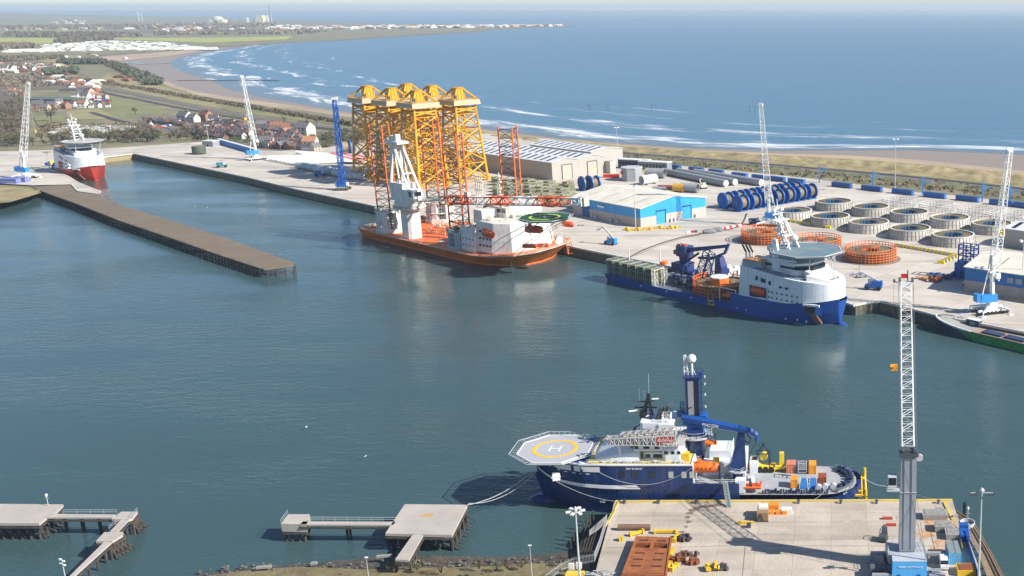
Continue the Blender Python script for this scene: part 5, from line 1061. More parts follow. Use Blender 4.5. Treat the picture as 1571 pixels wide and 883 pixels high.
m = MB(); m.rail([(113,3.2,22.1),(122,6,22.1),(128.8,12,22.1),(131,20,22.1)],1.3,1.6,.08); m.rail([(98,20,27.6),(121,20,27.6)],1.3,1.6,.08); m.rail([(103,2.4,18.6),(116,2.4,18.6)],1.3,1.6,.08); m.path([at(JF,829,385,3),at(JF,848,352,10),at(JF,866,343,14)], .18); m.path([at(JF,842,352,8),at(JF,856,378,8)],.18); m.path([at(JF,852,346,12),at(JF,868,370,12)],.18); m.build('handrail', JC, ju)
q = at(JF, 862, 366, 22); m = MB(); m.rev([(2.3,-.5),(2.3,.5)], (q[0]+1.5,q[1]-3,q[2]), 14, 'x'); m.build('anchor_winch', LGREY, ju)
m = MB(); q = at(JF, 874, 366, 44)
for a, b in (((0,0,0),(6,-3,-8)),((0,3,0),(7,0,-8)),((-4,0,0),(4,-3,-8)),((6,-3,-8),(0,3,-1)),((4,-3,-7),(7,0,-8))): m.bar((q[0]+a[0]-4,q[1]+a[1],q[2]+a[2]), (q[0]+b[0]-4,q[1]+b[1],q[2]+b[2]), .25, 4)
m.build('bow_fender_strut', mat('strut_brown', (.42,.14,.05), .7), ju)
m = MB(); q = at(JF, 784, 395, -1.6); m.bar((q[0],q[1],9),(q[0],q[1],-2),.25,5); m.build('draught_pole', DGREY, ju)
m = MB(); m.path([(93,.5,6),(96,.2,12),(101,.3,12),(103,.2,6)],.35); m.box(92,104,-.2,1.2,5,6); m.build('side_bracket', mat('jack_grey', (.42,.46,.48)), ju)
# ---------------------------------------------------------------- blue cable ship and its red sister
def smooth_st(st, k=5):
    out = []; n = len(st); st = [tuple(s)+(0,)*(5-len(s)) for s in st]
    for i in range(n-1):
        a, b, c, d = st[max(i-1, 0)], st[i], st[i+1], st[min(i+2, n-1)]
        for j in range(k): t = j/k; out.append(tuple(.5*(2*b[q]+(c[q]-a[q])*t+(2*a[q]-5*b[q]+4*c[q]-d[q])*t*t+(3*b[q]-a[q]-3*c[q]+d[q])*t**3) for q in range(5)))
    return out+[st[-1]]
def cable_ship(F, lab, HB, L, hb, ublue, colname, hd_surf, full=True, zs=1.0):
    """F origin = stern near corner, +u to the bow, v 0..2hb"""
    t = thing('cable_ship', lab, 'ship', F.o, F.a); c = hb
    hull(t, [(0,hb*.94,hb*.8,3.8),(6,hb,hb*.94,3.6),(L*.3,hb,hb*.98,3.2),(L*.62,hb,hb,3.4),(L*.63,hb,hb,4.2)], HB, 'stern_hull', yc=c)
    hull(t, smooth_st([(L*.63,hb,hb,8.4*zs),(L*.74,hb,hb,8.5*zs),(L*.84,hb*.99,hb*.92,8.8*zs),(L*.90,hb*.90,hb*.70,9.6*zs),(L*.95,hb*.68,hb*.38,10.4*zs),(L*.982,hb*.42,hb*.16,11.0*zs,.6),(L,hb*.22,.3,11.8*zs,1.6)]), HB, 'bow_hull', yc=c)
    D = mat('ship_deck_green_grey', (.13,.17,.17), .7, c2=(.22,.23,.2), scale=.3, amt=1.)
    MB().box(.8, L*.63, c-hb+.6, c+hb-.6, 2.2, 2.3).build('deck', D, t)
    m = MB(); m.rev([(0,-7),(1.6,-5.5),(2.4,-3),(2.6,0)], (L-3.5, c, -.9), 12, 'x'); m.rev([(0,5.5),(1.2,4.6),(2.,2.5),(2.4,0)], (L-1.,c,-.8), 12, 'x'); m.build('bulbous_bow', HB, t, smooth=True)
    # white upper hull, raked
    ZT = lambda u: 21.8-(u-ublue)*(3.6/(L-ublue))
    def sec(u, zb, zt, w, du=0): return [(u,c-w,zb),(u+du*.5,c-w*(.99),(zb+zt)/2),(u+du,c-w*.97,zt),(u+du,c+w*.97,zt),(u+du*.5,c+w*.99,(zb+zt)/2),(u,c+w,zb)]
    S_ = [sec(ublue, 8.3*zs, ZT(ublue), hb+.05, 1.), sec(L*.84, 8.75*zs, ZT(L*.84), hb), sec(L*.90, 9.5*zs, ZT(L*.90), hb*.92, .4), sec(L*.95, 10.3*zs, ZT(L*.94), hb*.72, .4), sec(L*.982, 10.9*zs, ZT(L*.96)-.5, hb*.48, .3), sec(L*1.001, 11.3*zs, 18., hb*.22, -.5), sec(L*1.006, 11.5*zs, 17.6, hb*.04, -.8)]
    S2 = []
    for i in range(len(S_)-1):
        a, b, c4, d = S_[max(i-1,0)], S_[i], S_[i+1], S_[min(i+2,len(S_)-1)]
        for j in range(5): tt = j/5; S2.append([tuple(.5*(2*b[p][q]+(c4[p][q]-a[p][q])*tt+(2*a[p][q]-5*b[p][q]+4*c4[p][q]-d[p][q])*tt*tt+(3*b[p][q]-a[p][q]-3*c4[p][q]+d[p][q])*tt**3) for q in range(3)) for p in range(6)])
    S_ = S2+[S_[-1]]
    up_ = MB().loft(S_, closed=True).build('upper_hull', mat(colname+'_white', (.74,.76,.79), .42, c2=(.64,.67,.71), scale=.12, amt=.8, runs=.3), t)
    # sunken top so that the crown reads as a bulwark round decks
    WD = mat('white_deckhouse', (.76,.78,.80), .45)
    DK = mat('blue_grey_deck', (.17,.23,.29), .6)
    m = MB(); m.prism([(ublue+3,c-hb*.9),(L*.86,c-hb*.9),(L*.90,c-hb*.8),(L*.90,c+hb*.8),(L*.86,c+hb*.9),(ublue+3,c+hb*.9)], 17, [21.9,19.9,19.5,19.5,19.9,21.9]); m.build('upper_deck', DK, t)
    m = MB(); m.prism([(L*.72,c-hb*.62),(L*.87,c-hb*.62),(L*.90,c-hb*.3),(L*.90,c+hb*.3),(L*.87,c+hb*.62),(L*.72,c+hb*.62)], 19.5, 25.5, [(L*.73,c-hb*.6),(L*.88,c-hb*.66),(L*.915,c-hb*.3),(L*.915,c+hb*.3),(L*.88,c+hb*.66),(L*.73,c+hb*.6)]); bh = m.build('bridge', WD, t)
    m = MB(); m.box(L*.74, L*.875, c-hb*.67, c-hb*.645, 22.8, 23.7); m.box(L*.912, L*.917, c-hb*.3, c+hb*.3, 22.6, 24.4); m.prism([(L*.876,c-hb*.67),(L*.916,c-hb*.31),(L*.912,c-hb*.28),(L*.874,c-hb*.63)], 22.6, 24.4); m.build('bridge_window', GLASS, bh)
    m = MB(); m.prism([(L*.905,c-hb*.55),(L*.96,c-hb*.35),(L*.96,c+hb*.35),(L*.905,c+hb*.55)], 18.4, [22.8,19.6,19.6,22.8]); m.prism([(L*.925,c-hb*.7),(L*.985,c-hb*.3),(L*.985,c-hb*.2),(L*.925,c-hb*.5)], 18, [21.6,19,19,21.6]); m.build('foredeck_cover', WHITE, t)
    MB().prism([(L*.893,c-hb*.78),(L*.93,c-hb*.66),(L*.968,c-hb*.36),(L*.968,c+hb*.36),(L*.93,c+hb*.66),(L*.893,c+hb*.78)], 17, [ZT(L*.893)+.15,ZT(L*.93)+.15,ZT(L*.958)+.1,ZT(L*.958)+.1,ZT(L*.93)+.15,ZT(L*.893)+.15]).build('foredeck', DK, t)
    m = MB(); z1 = 16.6
    for u in (.742,.764,.774,.797): m.box(L*u, L*u+1.2, c-hb-.12, c-hb+.1, z1-.6*(u-.742)*30, z1+1.7-.6*(u-.742)*30)
    for u in (.84,.865): m.box(L*u, L*u+1.4, c-hb-.12, c-hb+.1, 15.1, 16.0)
    m.build('square_window', GLASS, t); m = MB()
    for z in (12.6, 10.2):
        for u in (.797,.81,.83,.85,.87,.89,.91):
            w = hb if u < .85 else hb*(1-(u-.85)*.55); m.rev([(.42,-.12),(.42,.12)], (L*u, c-w-.02, z), 8, 'y')
    m.build('porthole', GLASS, t)
    # lifeboat recess
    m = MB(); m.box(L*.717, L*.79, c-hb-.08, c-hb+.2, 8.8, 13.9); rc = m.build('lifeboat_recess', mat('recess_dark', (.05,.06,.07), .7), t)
    lifeboat(t, (L*.752, c-hb-.3, 11.6), L*.058, mat('lifeboat_red', (.72,.10,.02)))
    m = MB(); m.path([(L*.717,c-hb-.3,8.8),(L*.717,c-hb-.3,14),(L*.79,c-hb-.3,14),(L*.79,c-hb-.3,8.8)], .22); m.build('recess_frame', LGREY, t)
    # funnel deck
    m = MB(); m.box(ublue+1, ublue+12, c-hb*.9, c-hb*.35, 21.6, 24.4, .2, .2); m.box(ublue+14, L*.84, c-hb*.2, c+hb*.6, 20.5, 23.2); fn = m.build('funnel_house', mat('funnel_house_grey', (.35,.40,.44), .5), t)
    m = MB(); m.box(ublue+3, ublue+12.5, c-hb*.92, c-hb*.33, 24.4, 24.9); m.box(ublue+15, L*.84, c-hb*.22, c+hb*.62, 23.2, 23.6); m.build('orange_roof', mat('roof_orange', (.78,.30,.05) if full else (.62,.34,.12), .6), fn)
    if full:
        m = MB(); [m.bar((ublue+1.2+i*1.7, c-hb*.7+i*.4, 22), (ublue+.9+i*1.7, c-hb*.7+i*.4, 27), .42, 8) for i in range(3)]; m.build('exhaust_stack', WHITE, t)
        m = MB(); [m.bar((ublue+.9+i*1.7, c-hb*.7+i*.4, 27), (ublue-1.2+i*1.7, c-hb*.7+i*.4, 30.), .45, 8) for i in range(3)]; m.build('exhaust_tip', BLACK, t)
    dome(t, (ublue+9, c-hb*.2, 28.6), 1.7, 2.2); dome(t, (L*.80, c+hb*.2, 33.2), 1.7, 3); 
    m = MB(); bx = L*.775
    for s in (-3.5, 3.5):
        m.bar((bx+6, c+s, 24), (bx-4, c+s*.55, 44), .55, 5, .35); m.bar((bx+9, c+s, 24), (bx-1.2, c+s*.55, 41), .45, 5)
    for z, w in ((29,3.3),(32.5,3.),(36,2.6),(40,2.3),(43.5,2)): x = bx+6-(z-24)*.5; m.bar((x, c-w-1.2, z), (x, c+w+1.2, z), .28, 4); m.bar((x-1.5, c-w, z), (x+3.2, c-w, z), .22, 4); m.bar((x, c-w, z), (x-1.8, c+w, z+3.4), .18, 4)
    m.cbox((bx-3, c, 41), (4.5, 8.5, .4)); m.cbox((bx, c, 34.6), (5, 6.4, .4)); m.build('signal_mast', WHITE, t)
    m = MB(); [m.rev([(.3,-.5),(.9,0),(.7,.8),(0,1.2)], (bx-3.5, c+s, 45), 8) for s in (-2.6, 2.4)]; m.bar((bx-3,c,41),(bx-4.2,c,50),.15,4); m.build('mast_head', WHITE, t)
    if full:
        m = MB(); m.loft([[(bx+1.5,c-hb*.72,21),(bx+1.5,c-hb*.62,21),(bx+6.5,c-hb*.62,21),(bx+6.5,c-hb*.72,21)],[(bx-.8,c-hb*.5,34),(bx-.8,c-hb*.42,34),(bx+1.2,c-hb*.42,34),(bx+1.2,c-hb*.5,34)]], closed=True)
        m.bar((bx+2,c-hb*.66,26),(L*.88,c-hb*.66,26.5),1.0,4,.5); m.build('raked_mast_post', WD, t)
    r_ = 15.6 if full else 13.6
    hu, hv = (L*.862, c+1)
    helideck(t, (hu, hv), r_, 29.6, hd_surf, hd_surf, hd_surf, net=1.4, n=8 if full else 16,
        legs=[((hu-8,hv-8,28.6),(hu-8,hv-8,20)), ((hu+8,hv-8,28.6),(L*.93,c-hb*.62,19)), ((hu+11,hv+2,28.6),(L*.965,c+2,18.5)), ((hu+8,hv+9,28.6),(L*.93,c+hb*.6,19)), ((hu,hv-10,28.6),(hu-2,hv-8,20))])
    m = MB(); m.rail([(ublue+1,c-hb*.95,21.9),(L*.86,c-hb*.93,20.2)],1.3,2.,.08); m.rail([(L*.74,c-hb*.6,25.5),(L*.87,c-hb*.6,25.5)],1.2,2,.08); m.rail([(ublue+3,c-hb*.9,24.9),(ublue+12.4,c-hb*.9,24.9)],1.2,1.5,.08); m.build('handrail', LGREY, t)
    # anchor pocket
    m = MB(); zz = 8.8*zs; ua = L*.945; w = hb*.72
    m.loft([[(ua-2,c-w-1.6,zz),(ua+3,c-w+.2,zz),(ua+3,c-w+.8,zz),(ua-2,c-w+1,zz)],[(ua-2,c-w-1.4,zz-3),(ua+3,c-w+.4,zz-3),(ua+3,c-w+.8,zz-3),(ua-2,c-w+1,zz-3)]], closed=True); m.build('anchor_pocket', mat('pocket_dark', (.05,.05,.05), .8), t)
    m = MB(); m.prism([(ua-2.8,c-w-2.4),(ua+4,c-w+.2),(ua+4,c-w+.8),(ua-2.8,c-w)], zz+.1, zz+.9); m.build('anchor_hood', WHITE, t)
    m = MB(); m.prism([(ua+2.6,c-w-.7),(ua+5.,c-w+.9),(ua+4.8,c-w+1.1),(ua+2.4,c-w)], zz-3.4, zz-.4); m.build('hawse_flap', HB, t)
    m = MB(); m.loft([[(ua-.2,c-w-1.5,zz-2.6),(ua+2.2,c-w-.4,zz-2.6),(ua+2.2,c-w,zz-2.6),(ua-.2,c-w-.6,zz-2.6)],[(ua+.4,c-w*.62-1.7,1),(ua+3.,c-w*.62-.6,1),(ua+3,c-w*.6,1),(ua+.4,c-w*.6,1)]], closed=True); m.build('rust_streak', mat('rust_runs', (.34,.13,.06), .8, c2=(.16,.10,.10), scale=.8, amt=1.), t)
    m = MB(); 
    for k, u in enumerate((.2,.33,.45,.54,.66,.7,.86,.9,.93)): m.cbox((L*u, c-hb*(1 if u < .85 else .93-(u-.86)*2.2)-.05, 1.9+.3*(k % 2)), (.7,.12,.7), .8)
    m.build('hull_mark', WHITE, t)
    return t
BF = Frame((-112, 513, 0), GA); HBB = mat('hull_royal_blue', (.012,.085,.36), .35, c2=(.012,.065,.28), scale=.05, amt=1., runs=.35)
L = 137.; HS = mat('helideck_slate', (.13,.20,.24), .6, c2=(.22,.27,.27), scale=.12, amt=1., lo=.45, hi=.7)
bs = cable_ship(BF, 'royal blue cable ship with white bow, orange carousel on deck and slate helideck', HBB, L, 14., 91.5, 'cable_ship', HS)
# racks on the stern
RK = mat('rack_olive', (.26,.23,.06), .7, c2=(.10,.12,.12), scale=.9, amt=1.); RKG = mat('rack_galvanised', (.38,.42,.42), .5)
for i in range(6):
    u0 = 1.0+i*5.6; t = thing('cable_rack', '%s tall olive mesh rack from the stern of the blue cable ship' % ORD[i], 'rack', BF.w(u0, 1.6, 2.35), GA, 'mesh racks on the cable ship stern')
    m = MB()
    for x in (0, 4.4):
        for y in (0, 4, 8): m.bar((x,y,0),(x,y,8.4),.17,4)
    for z in (0,2.8,5.6,8.4): m.path([(0,0,z),(4.4,0,z),(4.4,8,z),(0,8,z),(0,0,z)], .13)
    m.bar((0,4,8.4),(4.4,4,8.4),.12); m.build('rack_frame', RKG, t); m = MB()
    for z in range(11):
        m.cbox((2.2, 4, .5+z*.74), (4.0, 7.6, .36), rnd.uniform(-.02,.02))
    m.build('stacked_trays', RK, t)
t = thing('white_lattice_stand', 'pale open lattice stand at the right end of the mesh racks on the blue ship', 'stand', BF.w(34.6, 1.6, 2.35), GA)
m = MB(); m.truss((1,0,0),(1,0,8.2),2,2,5,.14,.09); m.truss((1,6,0),(1,6,8.2),2,2,5,.14,.09); m.path([(1,0,8.2),(1,6,8.2)],.2); m.build('lattice_frame', mat('lattice_ivory', (.68,.66,.55), .5), t)
m = MB(); m.rail([(0,.15,3.8),(14,-.15,3.6),(L*.62,-.1,3.4)],1.1,3.2,.08); m.build('handrail', BLUE, bs)
# ship carousel
def basket(t, r, h, m_frame, inner=True, nr=36, cable=True, rr=.22, levels=6, core=True, ri=None, cz=None):
    f = MB()
    for k in range(nr):
        a = 2*pi*k/nr; f.bar((r*cos(a), r*sin(a), 0), (r*cos(a), r*sin(a), h), rr, 4)
    for j in range(levels+1): f.ring((0,0,h*j/levels), r-.18, r+.18, -.14, .14, nr)
    f.build('outer_cage', m_frame, t)
    if core:
        f = MB(); ri = ri or r*.32; hi = h+.6
        for k in range(14): a = 2*pi*k/14; f.bar((ri*cos(a), ri*sin(a), .2), (ri*cos(a), ri*sin(a), hi), rr, 4)
        for z in (.3, hi*.6, hi): f.ring((0,0,z), ri-.2, ri+.2, -.15, .15, 18)
        f.build('inner_cage', m_frame, t)
    if cable:
        f = MB(); hc_ = cz or h*.72; n = 9; f.rev([(r*.34 if core else .1, .3), (r-.5, .3), (r-.5, hc_)]+[(r-.5-(r*.64)*(i+.5)/n, hc_+(.12 if i % 2 else 0)) for i in range(n)]+[(r*.34, hc_)], n=nr, close=True)
        f.build('coiled_cable', mat('coiled_cable', (.22,.17,.09), .7, c2=(.12,.10,.06), scale=.4, amt=1.), t)
ORC = mat('carousel_orange', (.75,.17,.03), .5, c2=(.60,.12,.025), scale=.4)
t = thing('cable_carousel', 'orange carousel with a white round cap on the deck of the blue cable ship', 'carousel', BF.w(*BF.uv(1106, 425.5, 9.8), 2.4), GA)
basket(t, 12.8, 7.4, ORC, nr=44, levels=5, rr=.2, ri=3.5, cz=5.2)
m = MB(); m.rev([(4.2,5.4),(4.2,8.6)], (2,-3,0), 8); cp = m.build('cap_wall', ORC, t); m = MB(); m.rev([(4.4,8.6),(4.3,9.0),(0,9.1)], (2,-3,0), 8); m.build('cap_roof', WHITE, cp)
# ship crane
v = 20.5; m = MB(); a0, a1, a2, a3 = at(BF,1052,425,v), at(BF,1048,384,v), at(BF,1116,377,v), at(BF,1106,398,v)
NVB = mat('crane_navy', (.015,.04,.19), .4, c2=(.02,.03,.10), scale=.4, amt=1.)
t = thing('deck_crane', 'dark blue folded knuckle crane behind the orange carousel on the cable ship', 'crane', BF.w(a0[0], v, 2.3), GA)
def rl(p): return (p[0]-a0[0], p[1]-v, p[2]-2.3)
m = MB(); m.rev([(3.2,0),(2.6,9),(3.,12.5)], n=14); m.box(-6,5,-4,4,3,5); m.box(-4.5,3,-5,3,5,9); m.box(-3,3,-3,3,12,17); m.build('pedestal', NVB, t)
m = MB(); m.bar(rl(a1), rl(a2), 1.5, 4, 1.0); m.build('main_boom', NVB, t); m = MB(); k_ = at(BF,1118,374,v); m.path([rl(k_), rl(at(BF,1112,388,v)), rl(at(BF,1092,396,v)), rl(at(BF,1072,395,v))], .75); m.build('knuckle_boom', NVB, t)
m = MB(); m.bar(rl(at(BF,1057,398,v)), rl(at(BF,1072,388,v)), .6, 6); m.bar(rl(at(BF,1052,406,v)), rl(at(BF,1066,402,v)), .3, 4); m.build('luffing_cylinder', RUST, t)
m = MB(); q = rl(at(BF,1044,379,v)); m.rev([(1.9,-1.2),(1.9,1.2)], q, 12, 'y'); m.rev([(1.6,-1.2),(1.6,1.2)], (q[0]+3,q[1],q[2]+.4), 12, 'y'); m.cbox((q[0]-1,q[1]-1,q[2]-2.4),(4,2,2)); m.build('winch_drum', mat('winch_red_brown', (.28,.07,.05), .6), t)
m = MB(); m.loft([[(x-1.6*s,-1.6*s,z),(x+1.6*s,-1.6*s,z),(x+1.6*s,1.6*s,z),(x-1.6*s,1.6*s,z)] for x,z,s in ((rl(a3)[0],rl(a3)[2]-10,1.5),(rl(a3)[0],rl(a3)[2]-3,1.3),(rl(a3)[0]-1,rl(a3)[2]+1.6,.9))], closed=True); m.build('boom_rest', NVB, t)
t = thing('cable_tower', 'blue lattice loading tower left of the orange carousel on the cable ship', 'tower', BF.w(*BF.uv(1078, 418, 8), 2.3), GA)
m = MB(); m.truss((-2,0,0),(4,1,16),5,4,6,.28,.2); m.bar((4,0,15),(16,-8,5),.35,4); m.path([(-14,-5,4),(-4,-7,5),(6,-8,5)],.5); m.box(-12,-3,-8,-3,0,3); m.truss((-12,-9,4),(8,-9,4),2,2,8,.25,.15,wid=(0,1,0)); m.build('lattice', NVB, t)
m = MB(); [m.cbox((rnd.uniform(-13,8),rnd.uniform(-11,2),rnd.uniform(.5,5)),(rnd.uniform(.6,2.2),)*3,rnd.uniform(0,3)) for _ in range(46)]; m.build('deck_gear', mat('gear_slate', (.07,.11,.17), .6, c2=(.25,.27,.25), scale=.5, amt=1.), t)
m = MB(); [m.cbox((rnd.uniform(8,24),rnd.uniform(4,9),rnd.uniform(6,9)),(rnd.uniform(.6,2.4),)*3,rnd.uniform(0,3)) for _ in range(24)]; m.build('white_gear', WHITE, t)
t = thing('work_boat', 'small red and white work boat hanging beside the orange carousel of the cable ship', 'boat', BF.w(84.5, 1.2, 3.4), GA)
m = MB(); m.box(-4,4,-1,1,2.6,3.4,.6,.2); m.box(-1.5,3,-.8,.8,3.4,4.6,.4,.1); m.build('hull', REDOR, t); m = MB(); m.path([(-5,-1,0),(-5,-1,6.4),(5,-1,6.4),(5,-1,0)],.22); m.build('davit_frame', WHITE, t)
t = thing('fender_platform', 'small yellow steps hanging on the blue cable ship side', 'steps', BF.w(75.5, -.5, 1.), GA); m = MB(); m.box(-1.6,1.6,-1.2,.2,0,.4); m.path([(-1.6,-1,0),(-1.6,-1,5)],.14); m.path([(1.6,-1,0),(1.6,-1,5)],.14); m.box(-1.6,1.6,-1.2,-.9,2,2.4); m.build('steps', YELLOW, t)
o2 = MB().rev([(0,0),(1.6,.2),(1.8,1.6),(0,2)], n=10).build('orange_marker_buoy', ORANGE, loc=BF.w(31, 12, 9)); o2.location.z = 10.6
tag(o2, 'small orange float lying on top of the mesh racks of the blue ship', 'buoy')
m = MB(); m.bar((9.5,9,2.3),(9.5,9,17.5),.3,6,.2); m.bar((29,11.5,2.3),(29,11.5,18),.45,6,.3); m.build('white_post', WHITE, bs)
# ---------------------------------------------------------------- red and white ship
RA = R(-38); bw = P(147, 276.5, 0.); RL = 112.; rhb = 13.
uu, vv_ = (cos(RA), sin(RA)), (-sin(RA), cos(RA))
RF = Frame((bw[0]-RL*uu[0]-rhb*vv_[0], bw[1]-RL*uu[1]-rhb*vv_[1], 0), RA)
HR = mat('hull_red', (.50,.04,.018), .4, c2=(.33,.03,.015), scale=.08, amt=1., runs=.4)
rs = cable_ship(RF, 'red hulled ship with tall white bow and round helideck at the far left berth', HR, RL, rhb, 70., 'red_ship', mat('helideck_pale', (.46,.45,.42), .7), full=False)
m = MB(); [m.rev([(3,-1.2),(3,1.2)], RF.loc(P(px, py, z)), 16, 'y') for px, py, z in ((79,252,6),)]; m.build('cable_reel', YELLOW, rs)
m = MB()
for k in range(50): s = rnd.uniform(.8,3); m.cbox((rnd.uniform(38,66), rnd.uniform(3,22), 2.3+rnd.uniform(.5,7)), (s,s,s), rnd.uniform(0,3))
m.truss((60,6,2),(60,6,15),4,4,5,.3,.2); m.build('deck_gear', BLUE, rs)
# ---------------------------------------------------------------- green and dark barge
gb = P(1439, 512, 0.); GF = Frame((gb[0]-1.5, gb[1]+3.6, 0), R(-41.5))
gs = thing('cargo_barge', 'green and slate sided cargo ship bow with white rail entering from the right edge', 'ship', GF.o, GF.a)
HG = mat('hull_green', (.03,.32,.07), .45, c2=(.03,.2,.06), scale=.1, amt=1.); HSL = mat('hull_slate', (.045,.055,.085), .45, c2=(.03,.04,.06), scale=.1)
def gsec(u, w, wl, z): return [(u+2, 5.5-wl, -2), (u+1, 5.5-wl, 0), (u, 5.5-w, z), (u, 5.5+w, z), (u+1, 5.5+wl, 0), (u+2, 5.5+wl, -2)]
G = [(-2.5,.3,.2,5.4),(-1,2.6,1.4,5.4),(2,4.4,3.,5.1),(5,5.2,4.4,4.7),(9,5.5,5.2,4.1),(14,5.5,5.4,3.6),(18,5.5,5.5,3.4)]
MB().loft([gsec(*g) for g in G], closed=True, caps=True).build('bow_hull', HSL, gs)
MB().loft([gsec(18.02,5.5,5.5,3.4), gsec(75,5.5,5.5,3.0)], closed=True).build('main_hull', HG, gs)
MB()._a([(18.1,-.05,3.38),(18.1,-.05,.1),(10.5,-.06,3.85)], [(0,1,2)]).build('green_wedge', HG, gs)
m = MB(); m.path([(g[0], 5.5-g[1]+.2, g[3]+.12) for g in G], .42); m.build('bow_rail', WHITE, gs)
m = MB(); m._a([(g[0]+.6, 5.5+s*g[1]*.88, g[3]+.05) for g in G[1:] for s in (-1,1)], [(i*2,i*2+1,i*2+3,i*2+2) for i in range(len(G)-2)]); m.build('foredeck_plate', mat('foredeck_grey', (.36,.35,.33), .7), gs)
m = MB(); m.path([(g[0], 5.5+g[1], g[3]+.1) for g in G]+[(75,11,4.2)], .3); [m.bar((u,11,3),(u,11,5.2),.12) for u in range(12,75,3)]; m.box(8,75,10.9,11.1,3.2,5.); m.build('inner_bulwark', mat('bulwark_pale', (.38,.40,.38), .7), gs)
m = MB(); m.bar((18,-.05,3.45),(75,-.05,3.05),.16); [m.bar((u,-.12,3.0),(u-3.2,-.12,.9),.16) for u in (24,32,40,48)]; m.build('side_strake', mat('strake_green', (.012,.07,.03), .6), gs)
MB().box(6,75,.6,10.6,3.05,3.46).build('deck', mat('rusty_deck', (.42,.25,.15), .8, c2=(.30,.27,.24), scale=.4, amt=1.), gs)
m = MB(); m.path([(5.2,7.4,5.3),(7,10.6,6.8)],.35); m.truss((5,9,5),(9,9.4,5),1.4,1.4,3,.14,.1); m.build('windlass', LGREY, gs)
for i, u in enumerate((22.5, 33, 43.5)): MB().box(u, u+9, 1.6, 5.4, 3.47, 4.2).build('hatch_cover', mat('hatch_navy', (.03,.05,.12), .5), gs)
x, y = GF.uv(1511, 509, 3.5)
t = container('dark navy container with a two-ring emblem standing on the green ship', GF.w(14.5, 8.2, 3.46), 6.1, GF.a, mat('container_ink', (.012,.035,.07), .5), 2.4, 2.7)
m = MB(); m.ring((-.6,-1.36,1.4), .42, .68, -.04, .04, 18, 'y'); m.ring((.6,-1.36,1.4), .42, .68, -.04, .04, 18, 'y'); m.build('ring_emblem', mat('emblem_grey', (.42,.46,.45), .5), t)
MB().box(-3.1,3.1,-1.25,1.25,2.72,2.8).build('roof_sheet', WHITE, t)
QF = Frame((4.3, 458, 5), GA)
def q3(px, py, z=0): u, v = QF.uv(px, py, z); return (u, v)
# ---------------------------------------------------------------- carousels on the quay
GC = mat('carousel_panel', (.58,.55,.48), .7, c2=(.46,.43,.38), scale=.3, amt=1., runs=.4, var=.25)
CAB = mat('coiled_cable_olive', (.21,.165,.09), .8, c2=(.11,.09,.055), scale=.25, amt=1., var=.45)
def grey_carousel(lab, u, v, grp):
    t = thing('cable_carousel', lab, 'carousel', QF.w(u, v), GA, grp); R0, R1, H = 12.7, 11.6, 5.3
    MB().rev([(R0,0),(R1,H)], n=48).build('outer_wall', GC, t) if False else None
    m = MB(); m.rev([(R0,0),(R1,H),(R1-.7,H),(R1-.7,.3)], n=48, close=True); m.build('outer_wall', GC, t)
    m = MB()
    for k in range(36): a = 2*pi*k/36; m.bar(((R0+.12)*cos(a), (R0+.12)*sin(a), 0), ((R1+.12)*cos(a), (R1+.12)*sin(a), H), .13, 4)
    m.build('wall_rib', mat('carousel_rib', (.20,.19,.17), .7), t); m = MB(); m.ring((0,0,H), R1-.75, R1+.25, -.12, .15, 48); m.ring((0,0,H*.52), R1+.55, R1+.72, -.1, .1, 48); m.build('rim', mat('rim_pale', (.66,.63,.56), .6), t)
    m = MB(); n = 8; m.rev([(5.4,.3),(R1-.8,.3)]+[(R1-.8-(R1-6.2)*i/n, H-.55+(.1 if i % 2 else 0)) for i in range(n+1)], n=40, close=True); m.build('coiled_cable', CAB, t)
    m = MB()
    for k in range(16): a = 2*pi*k/16; m.cbox((4.9*cos(a), 4.9*sin(a), H/2), (.3,1.0,H-.3), a)
    m.rev([(4.7,.1),(4.7,H*.45),(0,H*.45)], n=20); m.build('blue_core', mat('core_blue', (.02,.13,.28), .5), t)
    return t
base = None
for row, (v, us) in enumerate(((133, (-141.5,-112.3,-83.4,-54.6,-26.)), (174, (-142.,-112.5,-83.2,-54.,-25.5)))):
    for i, u in enumerate(us):
        lb = '%s grey panelled cable carousel from the left in the %s row of the yard' % (ORD[i], ('front', 'back')[row])
        if base is None: base = grey_carousel(lb, u, v, 'grey cable carousels on the quay')
        else: dup(base, QF.w(u, v), GA, lb)
b = None
for i, u in enumerate((-115.,-86.,-57.,-30.)):
    lb = '%s empty white wire carousel from the left, behind the grey ones' % ORD[i]
    if b is None:
        b = thing('wire_carousel', lb, 'carousel', QF.w(u, 208), GA, 'empty white wire carousels'); m = MB(); WW = mat('white_wire', (.66,.65,.62), .5)
        for k in range(30):
            a = 2*pi*k/30; m.bar((11.4*cos(a), 11.4*sin(a), 0), (10.8*cos(a), 10.8*sin(a), 5), .17, 3)
        for z in (.2,1.4,2.6,3.8,5.): m.ring((0,0,z), 11.2-.08*z, 11.5-.08*z, -.12, .12, 30)
        m.build('outer_cage', WW, b); m = MB()
        for k in range(12): a = 2*pi*k/12; m.bar((4*cos(a), 4*sin(a), 0), (4*cos(a), 4*sin(a), 5.4), .16, 3)
        for z in (1.5,3.5,5.4): m.ring((0,0,z), 3.9, 4.1, -.06, .06, 16)
        m.build('inner_cage', WW, b)
    else: dup(b, QF.w(u, 208), GA, lb)
b = None
